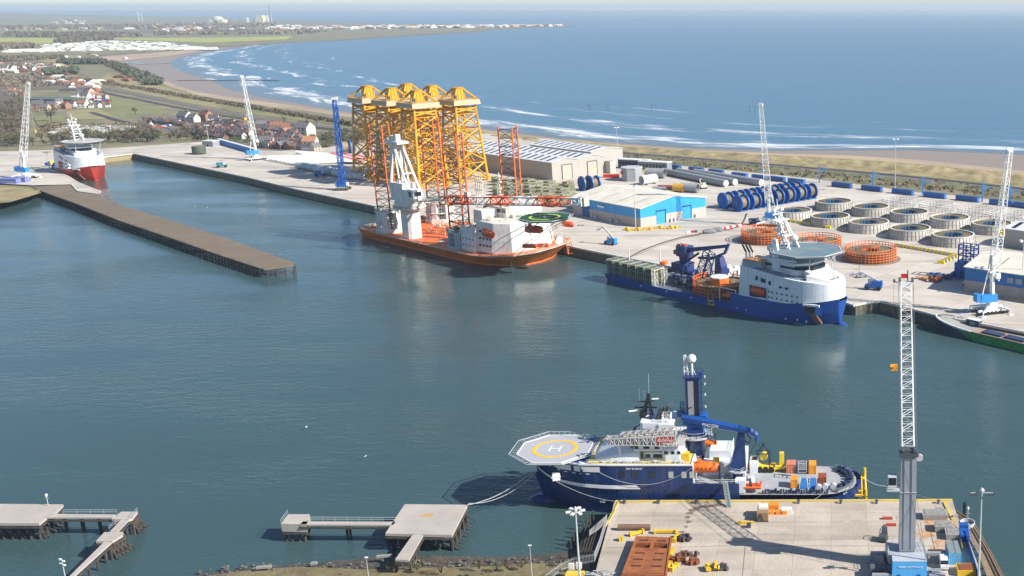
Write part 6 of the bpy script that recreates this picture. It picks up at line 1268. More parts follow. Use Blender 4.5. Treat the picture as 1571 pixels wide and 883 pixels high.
for i, u in enumerate((-111.5,-74.5,-38.5)):
    lb = '%s orange cage carousel of cable standing on the quay behind the blue ship' % ('left', 'middle', 'right')[i]
    if b is None: b = thing('cable_carousel', lb, 'carousel', QF.w(u, 74), GA, 'orange cable carousels on the quay'); basket(b, 13.2, 6.6, ORC, nr=44, levels=5, rr=.17, ri=4.4, cz=4.6); MB().rev([(15.6,.02),(15.6,.06),(13.6,.07)], n=40).build('slewing_track', mat('steel_track', (.22,.22,.22), .6), b)
    else: dup(b, QF.w(u, 74), GA, lb)
# ---------------------------------------------------------------- blue cable reels
RB = mat('reel_blue', (.012,.165,.52), .45, c2=(.012,.11,.38), scale=.4, amt=1., var=.3); RC = mat('reel_cable', (.30,.21,.11), .7, c2=(.2,.14,.08), scale=.8, amt=1., var=.5)
def reel(lab, loc, rz, grp, R_=5.2, w=5.6):
    t = thing('cable_reel', lab, 'cable reel', loc, rz, grp)
    for s in (-1, 1):
        m = MB(); m.ring((s*w/2, 0, R_), R_*.80, R_, -.42, .42, 28, 'x'); m.rev([(R_*.82,-.12),(R_*.82,.12)], (s*w/2, 0, R_), 28, 'x'); m.rev([(1.3,-.7),(1.3,.7)], (s*w/2, 0, R_), 12, 'x')
        for k in range(10): a = 2*pi*k/10; m.bar((s*(w/2+.2), 0, R_), (s*(w/2+.2), R_*.9*cos(a), R_+R_*.9*sin(a)), .2, 4)
        m.box(s*w/2-.6, s*w/2+.6, -R_*.62, R_*.62, 0, .9); m.build('flange', RB, t)
    m = MB(); m.rev([(R_*.70,-w/2+.4),(R_*.70,w/2-.4)], (0,0,R_), 28, 'x'); m.build('wound_cable', RC, t)
    m = MB(); [m.bar((-w/2,s*R_*.55,.5),(w/2,s*R_*.55,.5),.3,4) for s in (-1,1)]; m.build('cradle', RB, t); return t
r0 = None
ra = atan2(QF.v[1], QF.v[0])
for row in range(2):
    for i in range(7):
        px, py = ((1131.7,324),(1109,319.5))[row]; c = P(px, py, 5.); d = 3+i*10.3; loc = (c[0]+d*.69, c[1]+d*.725, 5.0)
        lb = '%s blue reel of brown cable from the left in the %s reel row' % (ORD[i], ('front', 'rear')[row])
        if r0 is None: r0 = reel(lb, loc, atan2(.725,.69), 'blue cable reels beside the carousels')
        else: dup(r0, loc, atan2(.725,.69), lb)
for i, px in enumerate((898.5, 911)): c = P(px, 291.5, 5.); dup(r0, c, .75, ('left', 'right')[i]+' blue cable reel of the pair by the grey warehouse doors', 'pair of reels by the grey warehouse')
# a far dark blue reel behind the crawler crane
c = P(531, 236, 5.); dup(r0, c, .6, 'dark blue cable reel far back behind the blue crawler crane', 'x', 1.25); S.objects[-1]
# ---------------------------------------------------------------- blue roofed fence containers and blue gantry posts
FC_ = [(1035,257.5),(1069,261.5),(1103,265.5),(1139,270),(1177,274.5),(1207,279),(1238,284)]
def longbox(lab, loc, rz, L, grp):
    t = thing('long_container', lab, 'container', loc, rz, grp); m = MB(); m.box(-L/2,L/2,-1.5,1.5,.25,3.2); m.build('body', mat('container_blue', (.015,.15,.48), .5, c2=(.012,.11,.36), scale=.3, var=.3), t)
    m = MB(); [m.box(-L/2+k*L/14-.06,-L/2+k*L/14+.06,-1.56,-1.5,.3,3.1) for k in range(1,14)]; m.box(-L/2,L/2,-1.6,1.6,3.2,3.4); m.build('rib', mat('container_blue_rib', (.012,.075,.27), .5), t)
    m = MB(); m.box(-L/2-1,L/2+1,-1.8,1.8,-.0,.25); m.build('base_rail', mat('skid_brown', (.25,.12,.09), .7), t); return t
l0 = None; ls = [(1034,259),(1068.5,263),(1099,266.6),(1135,271.6),(1166,275),(1192,277.5),(1222,281)]+[(1291.5,287),(1337.5,292.3),(1385,297.5),(1434,302.8),(1484,308),(1536,314.5),(1574,319)]
for i, (px, py) in enumerate(ls):
    c = P(px, py, 5.); n = P(px+10, py+1.22, 5.); rz = atan2(n[1]-c[1], n[0]-c[0])
    lb = '%s long blue container from the left along the landward fence of the yard' % ORD[i]
    if l0 is None: l0 = longbox(lb, c, rz, 14.5, 'blue containers along the landward fence')
    else:
        o = dup(l0, c, rz, lb)
        if i > 6: o.scale = (1.15, 1, 1)
g0 = None
for i, (px, py, h) in enumerate(((1257,280,13),(1338.5,290,13),(1415,299,14),(1506.5,309.5,15),(1170,264,13),(1549,315,15))):
    c = P(px, py, 5.); lb = '%s blue signal-like gantry post from the left above the fence containers' % ORD[(1,2,3,4,0,5)[i]]
    if g0 is None:
        g0 = thing('gantry_post', lb, 'gantry post', c, 0, 'blue gantry posts along the fence'); m = MB(); m.box(-.45,.45,-.45,.45,0,13); m.build('column', CYAN, g0)
        m = MB(); m.bar((0,0,11.5),(6,0,10.2),.25); m.bar((0,0,7),(5.8,0,10),.2); m.bar((0,0,9),(6,0,9),.2); m.build('bracket', CYAN, g0)
    else: dup(g0, c, 0, lb)
t = thing('mesh_fence', 'long thin grey fence along the landward side of the yard', 'fence', P(1200,268,5)); o = t.location; m = MB(); fp = [P(x, y, 5.) for x, y in ((946,243.5),(1020,251),(1130,261),(1240,272),(1330,283),(1400,292),(1480,299.5),(1571,310),(1740,335))]
m.rail([rel(p, o) for p in fp], 3., 7., .07); m.build('post_and_wire', GREY, t)
# ---------------------------------------------------------------- sheds
def shed(lab, F, u0, u1, v0, v1, he, hr, wall, roof, ridge='u', base=None, cat='warehouse', zb=0, name='warehouse', nr=1):
    t = thing(name, lab, cat, F.w(u0, v0, zb), F.a); L, Wd = u1-u0, v1-v0; m = MB()
    if ridge == 'u':     # gables at the u ends
        for k in range(nr):
            a, b = Wd*k/nr, Wd*(k+1)/nr; m.xprism([(a+.02,0),(b-.02,0),(b-.02,he),((a+b)/2,hr),(a+.02,he)], 0, L)
    else: m.vprism([(0,0),(L,0),(L,he),(L/2,hr),(0,he)], 0, Wd)
    w = m.build('wall', wall, t); m = MB()
    if ridge == 'u':
        for k in range(nr):
            a, b = Wd*k/nr, Wd*(k+1)/nr; c = (a+b)/2
            for y0, z0, y1, z1 in ((a-.3,he,c,hr),(c,hr,b+.3,he)): m._a([(-.6,y0,z0+.05),(L+.6,y0,z0+.05),(L+.6,y1,z1+.05),(-.6,y1,z1+.05),(-.6,y0,z0+.35),(L+.6,y0,z0+.35),(L+.6,y1,z1+.35),(-.6,y1,z1+.35)], [(0,3,2,1),(4,5,6,7),(0,1,5,4),(1,2,6,5),(2,3,7,6),(3,0,4,7)])
    else:
        c = L/2
        for x0, z0, x1, z1 in ((-.4,he,c,hr),(c,hr,L+.4,he)): m._a([(x0,-.6,z0+.05),(x1,-.6,z1+.05),(x1,Wd+.6,z1+.05),(x0,Wd+.6,z0+.05),(x0,-.6,z0+.35),(x1,-.6,z1+.35),(x1,Wd+.6,z1+.35),(x0,Wd+.6,z0+.35)], [(0,3,2,1),(4,5,6,7),(0,1,5,4),(1,2,6,5),(2,3,7,6),(3,0,4,7)])
    return t, w, m.build('roof', roof, t)
CREAMR = mat('cream_roof', (.76,.71,.60), .6, c2=(.64,.59,.49), scale=.12, amt=1.); PALEW = mat('pale_cladding', (.50,.45,.39), .7, c2=(.38,.35,.31), scale=.2, runs=.4)
BW = mat('blue_cladding', (.03,.34,.70), .5, c2=(.015,.2,.5), scale=.1)
n0 = P(983,348.4,5.); a0_ = R(-41); WF = Frame((n0[0]-66*cos(a0_), n0[1]-66*sin(a0_), 5), a0_); u0, v0, u1, v1 = 0., 0., 66., 52.
t, w, rf = shed('blue and cream warehouse with low pitched cream roof behind the orange jack-up bow', WF, u0, u1, v0, v1, 10.8, 15.2, BW, CREAMR, 'u')
L_, W_ = u1-u0, v1-v0
m = MB(); m.box(.1,L_-.1,-.15,-.02,0,5.2); m.box(L_+.02,L_+.15,.1,W_-.1,0,5.4); m.build('lower_cladding', PALEW, w)
for y in (12,32.5): m = MB(); m.box(L_+.16,L_+.3,y,y+6.6,0,7.6); m.build('roller_door', mat('door_blue', (.03,.33,.70), .5), w); m = MB(); m.box(L_+.16,L_+.5,y+6.6,y+7.2,0,8.2); m.box(L_+.16,L_+.5,y,y+7,7.6,8.2); m.build('door_frame', NAVY, w)
m = MB(); m.box(10,17,-.3,-.16,0,9); m.build('roller_door', mat('door_dark_blue', (.012,.10,.30), .5), w)
m = MB()
for x in (10,25,40,54):
    for (ya, yb) in ((5,17),(31,43)):
        za, zb = [10.8+4.4*(1-abs(y-W_/2)/(W_/2))+.42 for y in (ya, yb)]; m._a([(x,ya,za),(x+.5,ya,za),(x+.5,yb,zb),(x,yb,zb)], [(0,1,2,3)])
m.build('rooflight_strip', mat('rooflight_dark', (.10,.09,.08), .6), rf)
m = MB(); m.box(27,33,-1.2,-.1,7.6,8.8); m.build('sign_panel', WHITE, w)
m = MB(); [m.box(x,x+2,-1.6,-.2,0,2.2) for x in (20,23,38,44)]; [m.box(L_+.2,L_+1.6,y,y+1.2,0,2) for y in (22,25,28,42)]; m.build('wall_cabinet', LGREY, w)
# grey warehouses with striped roofs
STR = mat('striped_roof', (.70,.71,.72), .5, c2=(.6,.61,.63)); WG = mat('warehouse_wall_grey', (.40,.37,.33), .7, c2=(.35,.32,.29), scale=.05)  # one grey for every wall of the striped sheds
c = QF.uv(847,277,0)
GWF = Frame((P(848,277,5)[0], P(848,277,5)[1], 5), GA)
def striped(lab, F, u0, u1, v0, v1, he, hr, nr):
    t, w, rf = shed(lab, F, u0, u1, v0, v1, he, hr, WG, STR, 'u', nr=nr); L_, W_ = u1-u0, v1-v0; m = MB(); wd = W_/nr
    for k in range(nr):
        for x in range(int(L_/8)):
            for s in (0, 1):
                ya, yb = (k*wd+1.6, k*wd+wd/2-1) if s == 0 else (k*wd+wd/2+1, (k+1)*wd-1.6)
                za, zb = [he+(hr-he)*(1-abs(y-k*wd-wd/2)/(wd/2))+.42 for y in (ya, yb)]; X = 2.5+x*8; m._a([(X,ya,za),(X+2.7,ya,za),(X+2.7,yb,zb),(X,yb,zb)], [(0,1,2,3)])
    m.build('rooflight_strip', mat('rooflight_black', (.02,.022,.03), .4), rf); return t, w
t, w = striped('large grey twin gabled warehouse with black striped roof behind the yellow jackets', GWF, -140, 0, 0, 50, 13.2, 15.8, 2)
for y in (9, 33): m = MB(); m.box(140.02,140.25,y,y+9,0,10.5); m.build('roller_door', mat('beige_door', (.50,.42,.34), .7), w); m = MB(); m.path([(140.3,y,0),(140.3,y,10.8),(140.3,y+9.2,10.8),(140.3,y+9.2,0)],.3); m.build('door_frame', DGREY, w)
MB().box(139,146,50.4,56,0,9.5).build('annexe', PALEW, w)
striped('second pale warehouse with striped roof half hidden further behind the yellow jackets', GWF, -128, -46, 74, 108, 10, 12.5, 1)
# right hand blue shed and dark grey shed
c0 = P(1479,447,5.); SF = Frame((c0[0], c0[1], 5), R(-33))
t, w, rf = shed('blue topped shed with cream roof cut by the right edge of the picture', SF, 0, 70, 0, 40, 11.3, 14.5, mat('shed_blue', (.012,.15,.42), .5, c2=(.012,.11,.33), scale=.15), CREAMR, 'u')
m = MB(); m.box(.1,69,-.15,-.02,0,5.6); m.build('lower_cladding', mat('shed_grey_base', (.34,.32,.29), .8, c2=(.26,.25,.23), scale=.3, amt=1.), w); m = MB(); m.box(21,24,-.4,-.02,7.2,9.6); m.box(25,28,-.4,-.02,7.2,9.6); m.build('louvre_window', GREY, w)
m = MB()
for x in (14,34,54):
    za, zb = 11.3+.42+3.2*(3/20), 11.3+.42+3.2*(17/20); m._a([(x,3,za),(x+.5,3,za),(x+.5,17,zb),(x,17,zb)], [(0,1,2,3)])
m.build('rooflight_strip', mat('rooflight_dark', (.1,.09,.08)), rf)
c1 = P(1541,377,5.); DF = Frame((c1[0], c1[1], 5), GA)
striped('dark grey shed with striped roof at the right edge behind the grey carousels', DF, 0, 60, 0, 26, 9.5, 11.5, 1)
t = thing('blue_gantry', 'dark blue steel gantry frame standing at the left end of the right blue shed', 'gantry', P(1481,425,5), R(-33)); m = MB()
for x in (-3, 1, 5):
    for y in (-2, 3): m.bar((x,y,0),(x,y,16),.4,4)
for z in (5,8,11,14,16): m.path([(-3,-2,z),(5,-2,z),(5,3,z),(-3,3,z),(-3,-2,z)],.3)
for z in (5,8,11): m.bar((-3,-2,z),(1,-2,z+3),.25); m.bar((5,-2,z),(1,-2,z+3),.25)
m.build('frame', mat('gantry_blue', (.02,.07,.26), .5), t); MB().box(-4,1,-4,3,0,7.5).build('blue_block', BLUE, t)
# ---------------------------------------------------------------- yellow jackets
JY = mat('jacket_yellow', (.76,.39,.009), .45, c2=(.54,.26,.01), scale=.12, amt=1., runs=.5); JYD = mat('jacket_platform', (.52,.43,.27), .7, c2=(.40,.33,.2), scale=.4)
def jacket(lab, c, first=None):
    if first: return dup(first, (c[0], c[1], 5), GA, lab)
    t = thing('jacket_foundation', lab, 'jacket', (c[0], c[1], 5), GA, 'yellow jackets standing on the quay')
    zs = [0, 14, 27, 39, 50, 57]; hb = lambda z: 11.8-3.8*z/57
    for sx, sy in ((-1,-1),(1,-1),(1,1),(-1,1)):
        m = MB(); m.bar((sx*11.8, sy*11.8, 0), (sx*8, sy*8, 57), .95, 8, .8); m.rev([(1.5,0),(1.5,3.5),(1.,4)], (sx*11.7, sy*11.7, 0), 10); m.build('leg', JY, t)
    m = MB()
    for k in range(4):
        s = [(-1,-1),(1,-1),(1,1),(-1,1)]; a, b = s[k], s[(k+1) % 4]
        for z0, z1 in zip(zs, zs[1:-1]+[54]):
            h0, h1 = hb(z0+1.5), hb(z1)
            m.bar((a[0]*h0, a[1]*h0, z0+1.5), (b[0]*h1, b[1]*h1, z1), .58, 5); m.bar((b[0]*h0, b[1]*h0, z0+1.5), (a[0]*h1, a[1]*h1, z1), .58, 5)
            m.bar((a[0]*h1, a[1]*h1, z1), (b[0]*h1, b[1]*h1, z1), .3, 4); m.bar((a[0]*h1, a[1]*h1, z1), (-a[0]*h1, -a[1]*h1, z1), .3, 4) if k < 2 else 0
            m.bar((a[0]*h0*.5, a[1]*h0*.5, z0), (b[0]*h1*.5, b[1]*h1*.5, z1), .26, 4)
        m.bar((a[0]*hb(1.5), a[1]*hb(1.5), 1.5), (b[0]*hb(1.5), b[1]*hb(1.5), 1.5), .45, 5)
    m.build('bracing', JY, t)
    m = MB(); m.box(-11,11,-11,11,56.5,58.2); m.box(-10.6,10.6,-10.6,10.6,58.2,60.2); pf = m.build('platform', [JYD], t)
    m = MB(); m.rail([(-10.8,-10.8,60.2),(10.8,-10.8,60.2),(10.8,10.8,60.2),(-10.8,10.8,60.2)], 1.2, 2.2, .09, closed=True); m.build('handrail', JY, pf)
    m = MB(); m.rev([(2.2,48),(4.2,52),(4.6,58),(4.4,62),(3.6,68.2),(4,68.2),(4,68.8)], n=12); tp = m.build('transition_piece', JY, t)
    m = MB()
    for k in range(4): sx, sy = [(-1,-1),(1,-1),(1,1),(-1,1)][k]; m.bar((sx*9.4, sy*9.4, 60), (sx*2.6, sy*2.6, 67.6), .75, 6); m.bar((sx*8.4, sy*8.4, 56), (sx*1.6, sy*1.6, 49.5), .7, 6)
    for k in range(8): a = 2*pi*k/8; m.bar((4.8*cos(a),4.8*sin(a),60.3),(3.8*cos(a),3.8*sin(a),68),.28,4)
    m.build('strut', JY, tp)
    m = MB(); m.cbox((8.5,-8,62),(1.4,1.4,3.4)); m.cbox((-8,6,61),(2,1.6,1.6)); m.build('davit_crane', DGREY, pf)
    m = MB(); [m.bar((x, -hb(z)-.7, z), (x, -hb(z+16)-.7, z+16), .22, 4) for x in (-7.5,-6.3) for z in (20,36)]; m.cbox((-7,-hb(34)-.9,34),(2.2,1.4,1.6)); m.cbox((6,-hb(20),20),(2,1,1.6)); m.build('boat_landing', mat('galvanised_grey', (.36,.37,.37), .5), t)
    m = MB()
    for k in range(5): x = -5+k*2.5; m.path([(x, -4+k, 0), (x+.6, -4+k, 20), (x-1, 2, 40), (x*.3, 0, 52)], .2)
    m.build('j_tube', JY, t)
    return t
jk = None
for px, py, lb in ((639,138.4,'tallest looking nearest yellow jacket at the middle front'), (600,135,'front row yellow jacket between the nearest and the leftmost'), (563,131.6,'leftmost yellow jacket, next to the blue crawler crane'),
                   (702,134.3,'rightmost yellow jacket, beside the grey striped warehouse'), (662.6,131,'back row yellow jacket just left of the rightmost'), (624,128.4,'back row yellow jacket with the highest top, behind the front pair')):
    c = P(px, py, 73.4); x = jacket(lb, c, jk); jk = jk or x
# ---------------------------------------------------------------- turbine parts on the far quay
TW_ = mat('tower_white', (.78,.79,.79), .4, c2=(.68,.70,.71), scale=.05); b = None
ends = [(412,246),(419,247.3),(425.5,248.6),(432,249.9),(438.5,251.2),(445,252.5),(452,253.6)]
for i, (px, py) in enumerate(ends):
    c = P(px, py, 5.); lb = '%s white turbine tower section from the left in the row beside the far white crane' % ORD[i]
    if b is None:
        b = thing('tower_section', lb, 'tower section', c, .35, 'white turbine tower sections in the far row'); MB().rev([(2.,0),(1.7,34)], (0,0,2.1), 16, 'x').build('shell', TW_, b, smooth=False)
        m = MB(); m.rev([(1.75,-.05),(1.75,.02)], (-.03,0,2.1), 16, 'x'); m.build('end_cap', mat('end_cap_grey', (.22,.24,.26), .6), b)
    else: dup(b, c, .35, lb)
b = None
for i in range(9):
    px, py = 456+i*9.5, 257.5+i*2.1; c = P(px, py, 5.); lb = '%s large grey white tower section from the left behind the blue work platform' % ORD[i]
    if b is None:
        b = thing('tower_section', lb, 'tower section', c, -.9+.5, 'large tower sections behind the blue crane'); MB().rev([(2.6,0),(2.6,16)], (0,0,2.7), 18, 'x').build('shell', mat('tower_dull', (.52,.56,.58), .5), b); MB().rev([(2.2,-.05),(2.2,.03)], (-.06,0,2.7), 18, 'x').build('end_cap', mat('end_cap_grey', (.22,.24,.26)), b)
    else: dup(b, c, -.4, lb)
b = None
for i in range(11):
    t_ = i/10; px, py = 455+t_*42, 236.5+t_*13; c = P(px, py, 5.); lb = '%s white turbine blade with red bands, counting from the far side of the stack' % ORD[i]
    if b is None:
        b = thing('turbine_blade', lb, 'turbine blade', c, -.25, 'white turbine blades laid on the far quay'); S_ = []
        for x, w, h in ((0,1.5,1.5),(4,1.6,1.4),(14,2.6,.9),(30,1.9,.6),(50,1.2,.4),(66,.4,.2)): S_.append([(x,-w,2.0),(x,0,2.0+h),(x,w,2.0),(x,0,2.0-h)])
        MB().loft(S_, closed=True).build('blade_shell', TW_, b); m = MB()
        for x, w, h in ((34,1.85,.62),(46,1.42,.5),(57,.95,.36)): m.loft([[(x,-w,2.02),(x,0,2.06+h),(x,w,2.02),(x,0,1.96-h)],[(x+6,-w*.86,2.02),(x+6,0,2.06+h*.8),(x+6,w*.86,2.02),(x+6,0,1.98-h*.8)]], closed=True)
        m.build('red_band', mat('blade_red', (.70,.05,.03), .5), b); m = MB(); m.box(5,6.5,-1.2,1.2,0,1.2); m.box(40,41,-1,1,0,1.7); m.build('cradle', DGREY, b)
    else: dup(b, c, -.25, lb)
# ---------------------------------------------------------------- small vehicles and lifting machines
def telehandler(lab, px, py, rz, boom=(5,0,5), col=BLUE, grp=None, sc=1., loc=None):
    t = thing('boom_lift', lab, 'boom lift', loc or P(px, py, 5.), rz, grp); s = sc
    MB().box(-3.2*s,3.2*s,-1.3*s,1.3*s,.8*s,1.9*s,.1,.1).build('chassis', col, t)
    for x in (-2.2,2.2):
        for y in (-1.35,1.35): MB().rev([(.8*s,-.3*s),(.8*s,.3*s)], (x*s,y*s,.8*s), 12, 'y').build('wheel', BLACK, t)
    m = MB(); m.box(-3.4*s,.6*s,-1.2*s,1.2*s,1.9*s,3.4*s,.2,.1); m.build('turret', col, t); m = MB(); m.box(.7*s,2.2*s,-1.1*s,.2*s,1.9*s,3.9*s,.15,.1); m.build('cab', GLASS if col is GREY else LGREY, t)
    m = MB(); a = (-2.4*s,0,3*s); k = (boom[0]*.55*s, boom[1]*.5*s, boom[2]*s*.95); e = (boom[0]*s, boom[1]*s, boom[2]*s*.8); m.bar(a, k, .4*s, 4); m.bar(k, e, .3*s, 4); m.bar((-.6*s,0,1.9*s),lerp(a,k,.5),.2*s,4); m.build('boom_arm', LGREY, t)
    m = MB(); m.rail([(e[0]-.8*s,e[1]-.8*s,e[2]-.4),(e[0]+.8*s,e[1]-.8*s,e[2]-.4),(e[0]+.8*s,e[1]+.8*s,e[2]-.4),(e[0]-.8*s,e[1]+.8*s,e[2]-.4)],1.1*s,.8*s,.08*s,closed=True); m.cbox((e[0],e[1],e[2]-.5),(1.8*s,1.8*s,.15)); m.build('basket', LGREY, t); return t
telehandler('blue boom lift with raised folded arm in front of the blue warehouse', 937, 375, 2.7, (7,0,9), CYAN, sc=1.1)
telehandler('larger blue boom lift with long arm on the quay left of the near crane tip', 1340, 444, 2.9, (8,0,6.5), BLUE, sc=1.25)
telehandler('small blue boom lift by the grey tower sections', 492, 270, .3, (6,0,4), BLUE, sc=1.25)
telehandler('small teal lift truck alone on the far quay near the dock end', 341, 256.5, .4, (1,0,6), mat('truck_teal', (.03,.20,.22), .5), sc=1.2)
telehandler('dark blue machine near the reels behind the left orange carousel', 1158, 344, .2, (5,0,3.5), mat('machine_slate', (.05,.08,.13), .5), sc=1.1)
c = P(306, 236, 5.); t = thing('storage_tank', 'dark green round tank on legs on the far quay', 'tank', c); MB().rev([(5.6,1.2),(5.6,6.8),(5.2,7.1)], n=18).build('tank_wall', mat('tank_green', (.04,.09,.075), .7, c2=(.10,.09,.06), scale=.4, amt=1.), t)
MB().rev([(5.2,7.1),(5.2,7.2),(0,7.3)], n=18).build('tank_top', mat('tank_top_brown', (.20,.16,.11), .8), t); m = MB(); [m.bar((5*cos(a),5*sin(a),0),(5*cos(a),5*sin(a),1.3),.5,4) for a in (0,1,2,3,4,5)]; m.build('tank_leg', DGREY, t)
c = P(324, 224, 5.); t = thing('gatehouse', 'small grey cabin with white roof beside the low blue wall', 'cabin', c, -.25); MB().box(-6,6,-4,4,0,5).build('wall', GREY, t); MB().box(-6.3,6.3,-4.3,4.3,5,5.6).build('roof', WHITE, t); MB().box(-1,1,-4.1,-3.98,0,2.4).build('door', DGREY, t)
a, b2 = P(336,219.5,5), P(392,235.5,5); o = MB(); dx, dy = b2[0]-a[0], b2[1]-a[1]; l_ = sqrt(dx*dx+dy*dy); t = thing('blue_wall', 'long low blue wall running from the grey cabin to the far white crane', 'wall', a, atan2(dy, dx)); o.box(0,l_,-1.4,1.4,.0,4.4); o.build('blue_panel', mat('wall_blue', (.02,.22,.60), .6), t); MB().box(-.2,l_+.2,-1.5,1.5,4.4,4.6).build('coping', WHITE, t)
for i, (px, py) in enumerate(((12,283.5),(26,281.5))):
    o = MB(); o.box(-9,9,-2.2,2.2,0,3.0); o.box(-9.2,9.2,-2.4,2.4,3,3.3); t = o.build('stacked_blue_load', mat('tarp_blue', (.04,.14,.45), .6, c2=(.30,.28,.48), scale=.5, amt=1.), loc=P(px, py-3, 5.), rz=-.1); tag(t, ('longer','shorter')[i]+' blue covered load at the left edge beside the sandy bank', 'load', 'blue covered loads on the left quay')
for i, (px, py, h) in enumerate(((321,222,19),(948,243,27),(1373,296,38),(975.5,351,26),(1567,455,26),(76,259,14))):
    lb = ['short lamp mast by the small grey cabin', 'lamp mast standing against the sea at the right end of the grey warehouse', 'tallest far lamp mast, between the fence containers and the white wire carousels', 'slim lamp mast at the corner of the blue and cream warehouse', 'lamp mast in front of the right blue shed', 'lamp mast beside the red and white ship'][i]
    mast(px, py, h, lb, .3, 'far', 5.)
# ---------------------------------------------------------------- pipes, cans, blocks by the landward side
def pipe(lab, px, py, L_, r, rz, m_, grp='large steel cans and pipes on the quay', name='steel_pipe'):
    c = P(px, py, 5.); t = thing(name, lab, 'pipe', c, rz, grp)
    m = MB(); n = 20; m.rev([(r,-L_/2),(r,L_/2),(r*.93,L_/2),(r*.93,-L_/2)], (0,0,r+.3), n, 'x', close=True); m.build('shell', m_, t); MB().rev([(r*.93,-.05),(r*.93,.05)], (0,0,r+.3), n, 'x').build('inner_shadow_plate', mat('pipe_shade_black', (.02,.02,.022), .8), t)  # black disc across the bore paints the shade inside the open pipe
    m = MB(); [m.box(x-.4,x+.4,-r,r,0,.5) for x in (-L_*.3,L_*.3)]; m.build('cradle', TIMBER, t); return t
PW = mat('can_grey', (.33,.34,.35), .6, c2=(.25,.26,.27), scale=.1)
pipe('white monopile can with black open end on the quay behind the blue warehouse', 995, 282, 13, 3.3, .85, WHITE)
pipe('large grey can standing behind the white one', 1006, 272.5, 15, 3.6, -.25, PW)
pipe('grey can right of the yellow one behind the blue warehouse', 1058, 294.5, 13, 3.1, -.3, PW)
pipe('yellow can left of the grey one behind the blue warehouse', 1042, 294.5, 8, 2.9, -.3, mat('can_yellow', (.68,.38,.04), .5))
pipe('red tipped dark pipe at the left of the yellow can', 1022, 291, 12, 1.6, -.15, mat('pipe_dull_red', (.30,.06,.05), .6)); pipe('far left dark pipe lying in the shadow beside the red tipped one', 1012, 292.5, 10, 1.4, -.15, GREY)
for i, (px0, py0, px1, py1) in enumerate(((1018,267,1114,286.5),(1040,267,1128,284.5),(1066,268.5,1168,285))):
    a, b2 = P(px0, py0, 5), P(px1, py1, 5); L_ = sqrt((a[0]-b2[0])**2+(a[1]-b2[1])**2); t = thing('long_monopile', ['nearest', 'middle', 'farthest'][i]+' of three long grey monopiles lying in front of the fence containers', 'monopile', a, atan2(b2[1]-a[1], b2[0]-a[0]), 'long grey monopiles')
    MB().rev([(2.5,0),(2.5,L_)], (0,0,2.6), 18, 'x').build('shell', PW, t); MB().rev([(2.3,0),(2.3,.12)], (L_,0,2.6), 18, 'x').build('end_disc', mat('disc_pale', (.60,.59,.55), .6), t)
c = P(970, 276, 5.); t = thing('octagonal_building', 'low grey angular block building right of the grey warehouse', 'building', c, .1); m = MB(); m.prism(octagon((0,0),8.2,0,0), 0, 9.5); m.build('wall', PW, t); MB().prism(octagon((0,0),8.5,0,0), 9.5, 10).build('roof', LGREY, t); m = MB(); m.cbox((-7.4,-3.6,6.2),(.5,4,1.6),.4); m.build('red_sign', RED, t)
c = P(938, 272, 5.); t = MB(); t.box(-6,6,-1.4,1.4,0,2.4); [t.box(-6+k*2,-5.6+k*2,-1.5,1.5,2.4,2.8) for k in range(7)]; t = t.build('red_skip', RED, loc=c, rz=.05); tag(t, 'low bright red skip in front of the grey warehouse doors', 'skip')
for i, (px, py, cc) in enumerate(((974,258,'dark'),(1005,261.5,'pale'))):
    c = P(px, py, 5.); t = thing('site_cabin', ['dark blue fronted long cabin nearest the grey warehouse', 'pale long cabin next to the dark blue one, near the fence containers'][i], 'cabin', c, -.35, 'long cabins by the grey warehouse'); MB().box(-13,13,-4,4,0,7).build('wall', mat('cabin_'+cc, (.06,.08,.15) if i == 0 else (.24,.27,.31), .5), t); MB().box(-13.2,13.2,-4.2,4.2,7,7.6).build('roof', WHITE, t); m = MB(); [m.box(-12+k*3,-10+k*3,-4.06,-4,3,5.4) for k in range(8)]; m.build('window_band', GLASS, t)
rr = random.Random(77); b = None
for i in range(34):
    px = rr.uniform(1046,1150); py = 263+(px-1040)*.125+rr.uniform(.5,5); c = P(px, py, 5.); nm = rr.choice(['cream','tan','salmon'])
    if i % 3 == 0 or b is None:
        b0_ = MB(); [b0_.cbox((rr.uniform(-2,2), rr.uniform(-1.4,1.4), rr.uniform(.4,1.6)), (rr.uniform(1,2.4), rr.uniform(.8,1.8), rr.uniform(.8,1.6)), rr.uniform(0,3)) for _ in range(6)]
        b = b0_.build('cargo_pile', mat('pile_'+nm, dict(cream=(.66,.58,.45), tan=(.50,.33,.18), salmon=(.58,.34,.26))[nm], .8), loc=c, rz=rr.uniform(0,3)); tag(b, 'heap of cream and salmon bagged cargo between the monopiles and the fence containers', 'cargo', 'bagged cargo heaps by the monopiles')
    else: dup(b, c, rr.uniform(0,3))
t = thing('lifting_frame', 'row of yellow lifting frames in front of the long cabins', 'frames', P(996,264.5,5), -.25); m = MB(); [m.path([(x,-1.5,0),(x+1.2,0,2.2),(x,1.5,0)],.3) for x in range(-14,15,3)]; m.bar((-14,0,1.2),(15,0,1.2),.4); m.build('frame', YELLOW, t)
t = thing('digger', 'small cream digger standing beside the long monopiles', 'digger', P(1079,289,5), .5); m = MB(); m.box(-2,2,-1.4,1.4,1,2.8); m.build('body', CREAM, t); m = MB(); m.box(-.6,1.6,-1.2,1.2,2.8,4.2); m.build('cab', CREAM, t); m = MB(); m.path([(-1,0,2.6),(-2.6,0,6.4),(-1.6,0,7.4)],.35); m.build('arm', CREAM, t); m = MB(); [m.box(-2.4,2.4,y-.4,y+.4,0,.9) for y in (-1.3,1.3)]; m.build('track', BLACK, t)
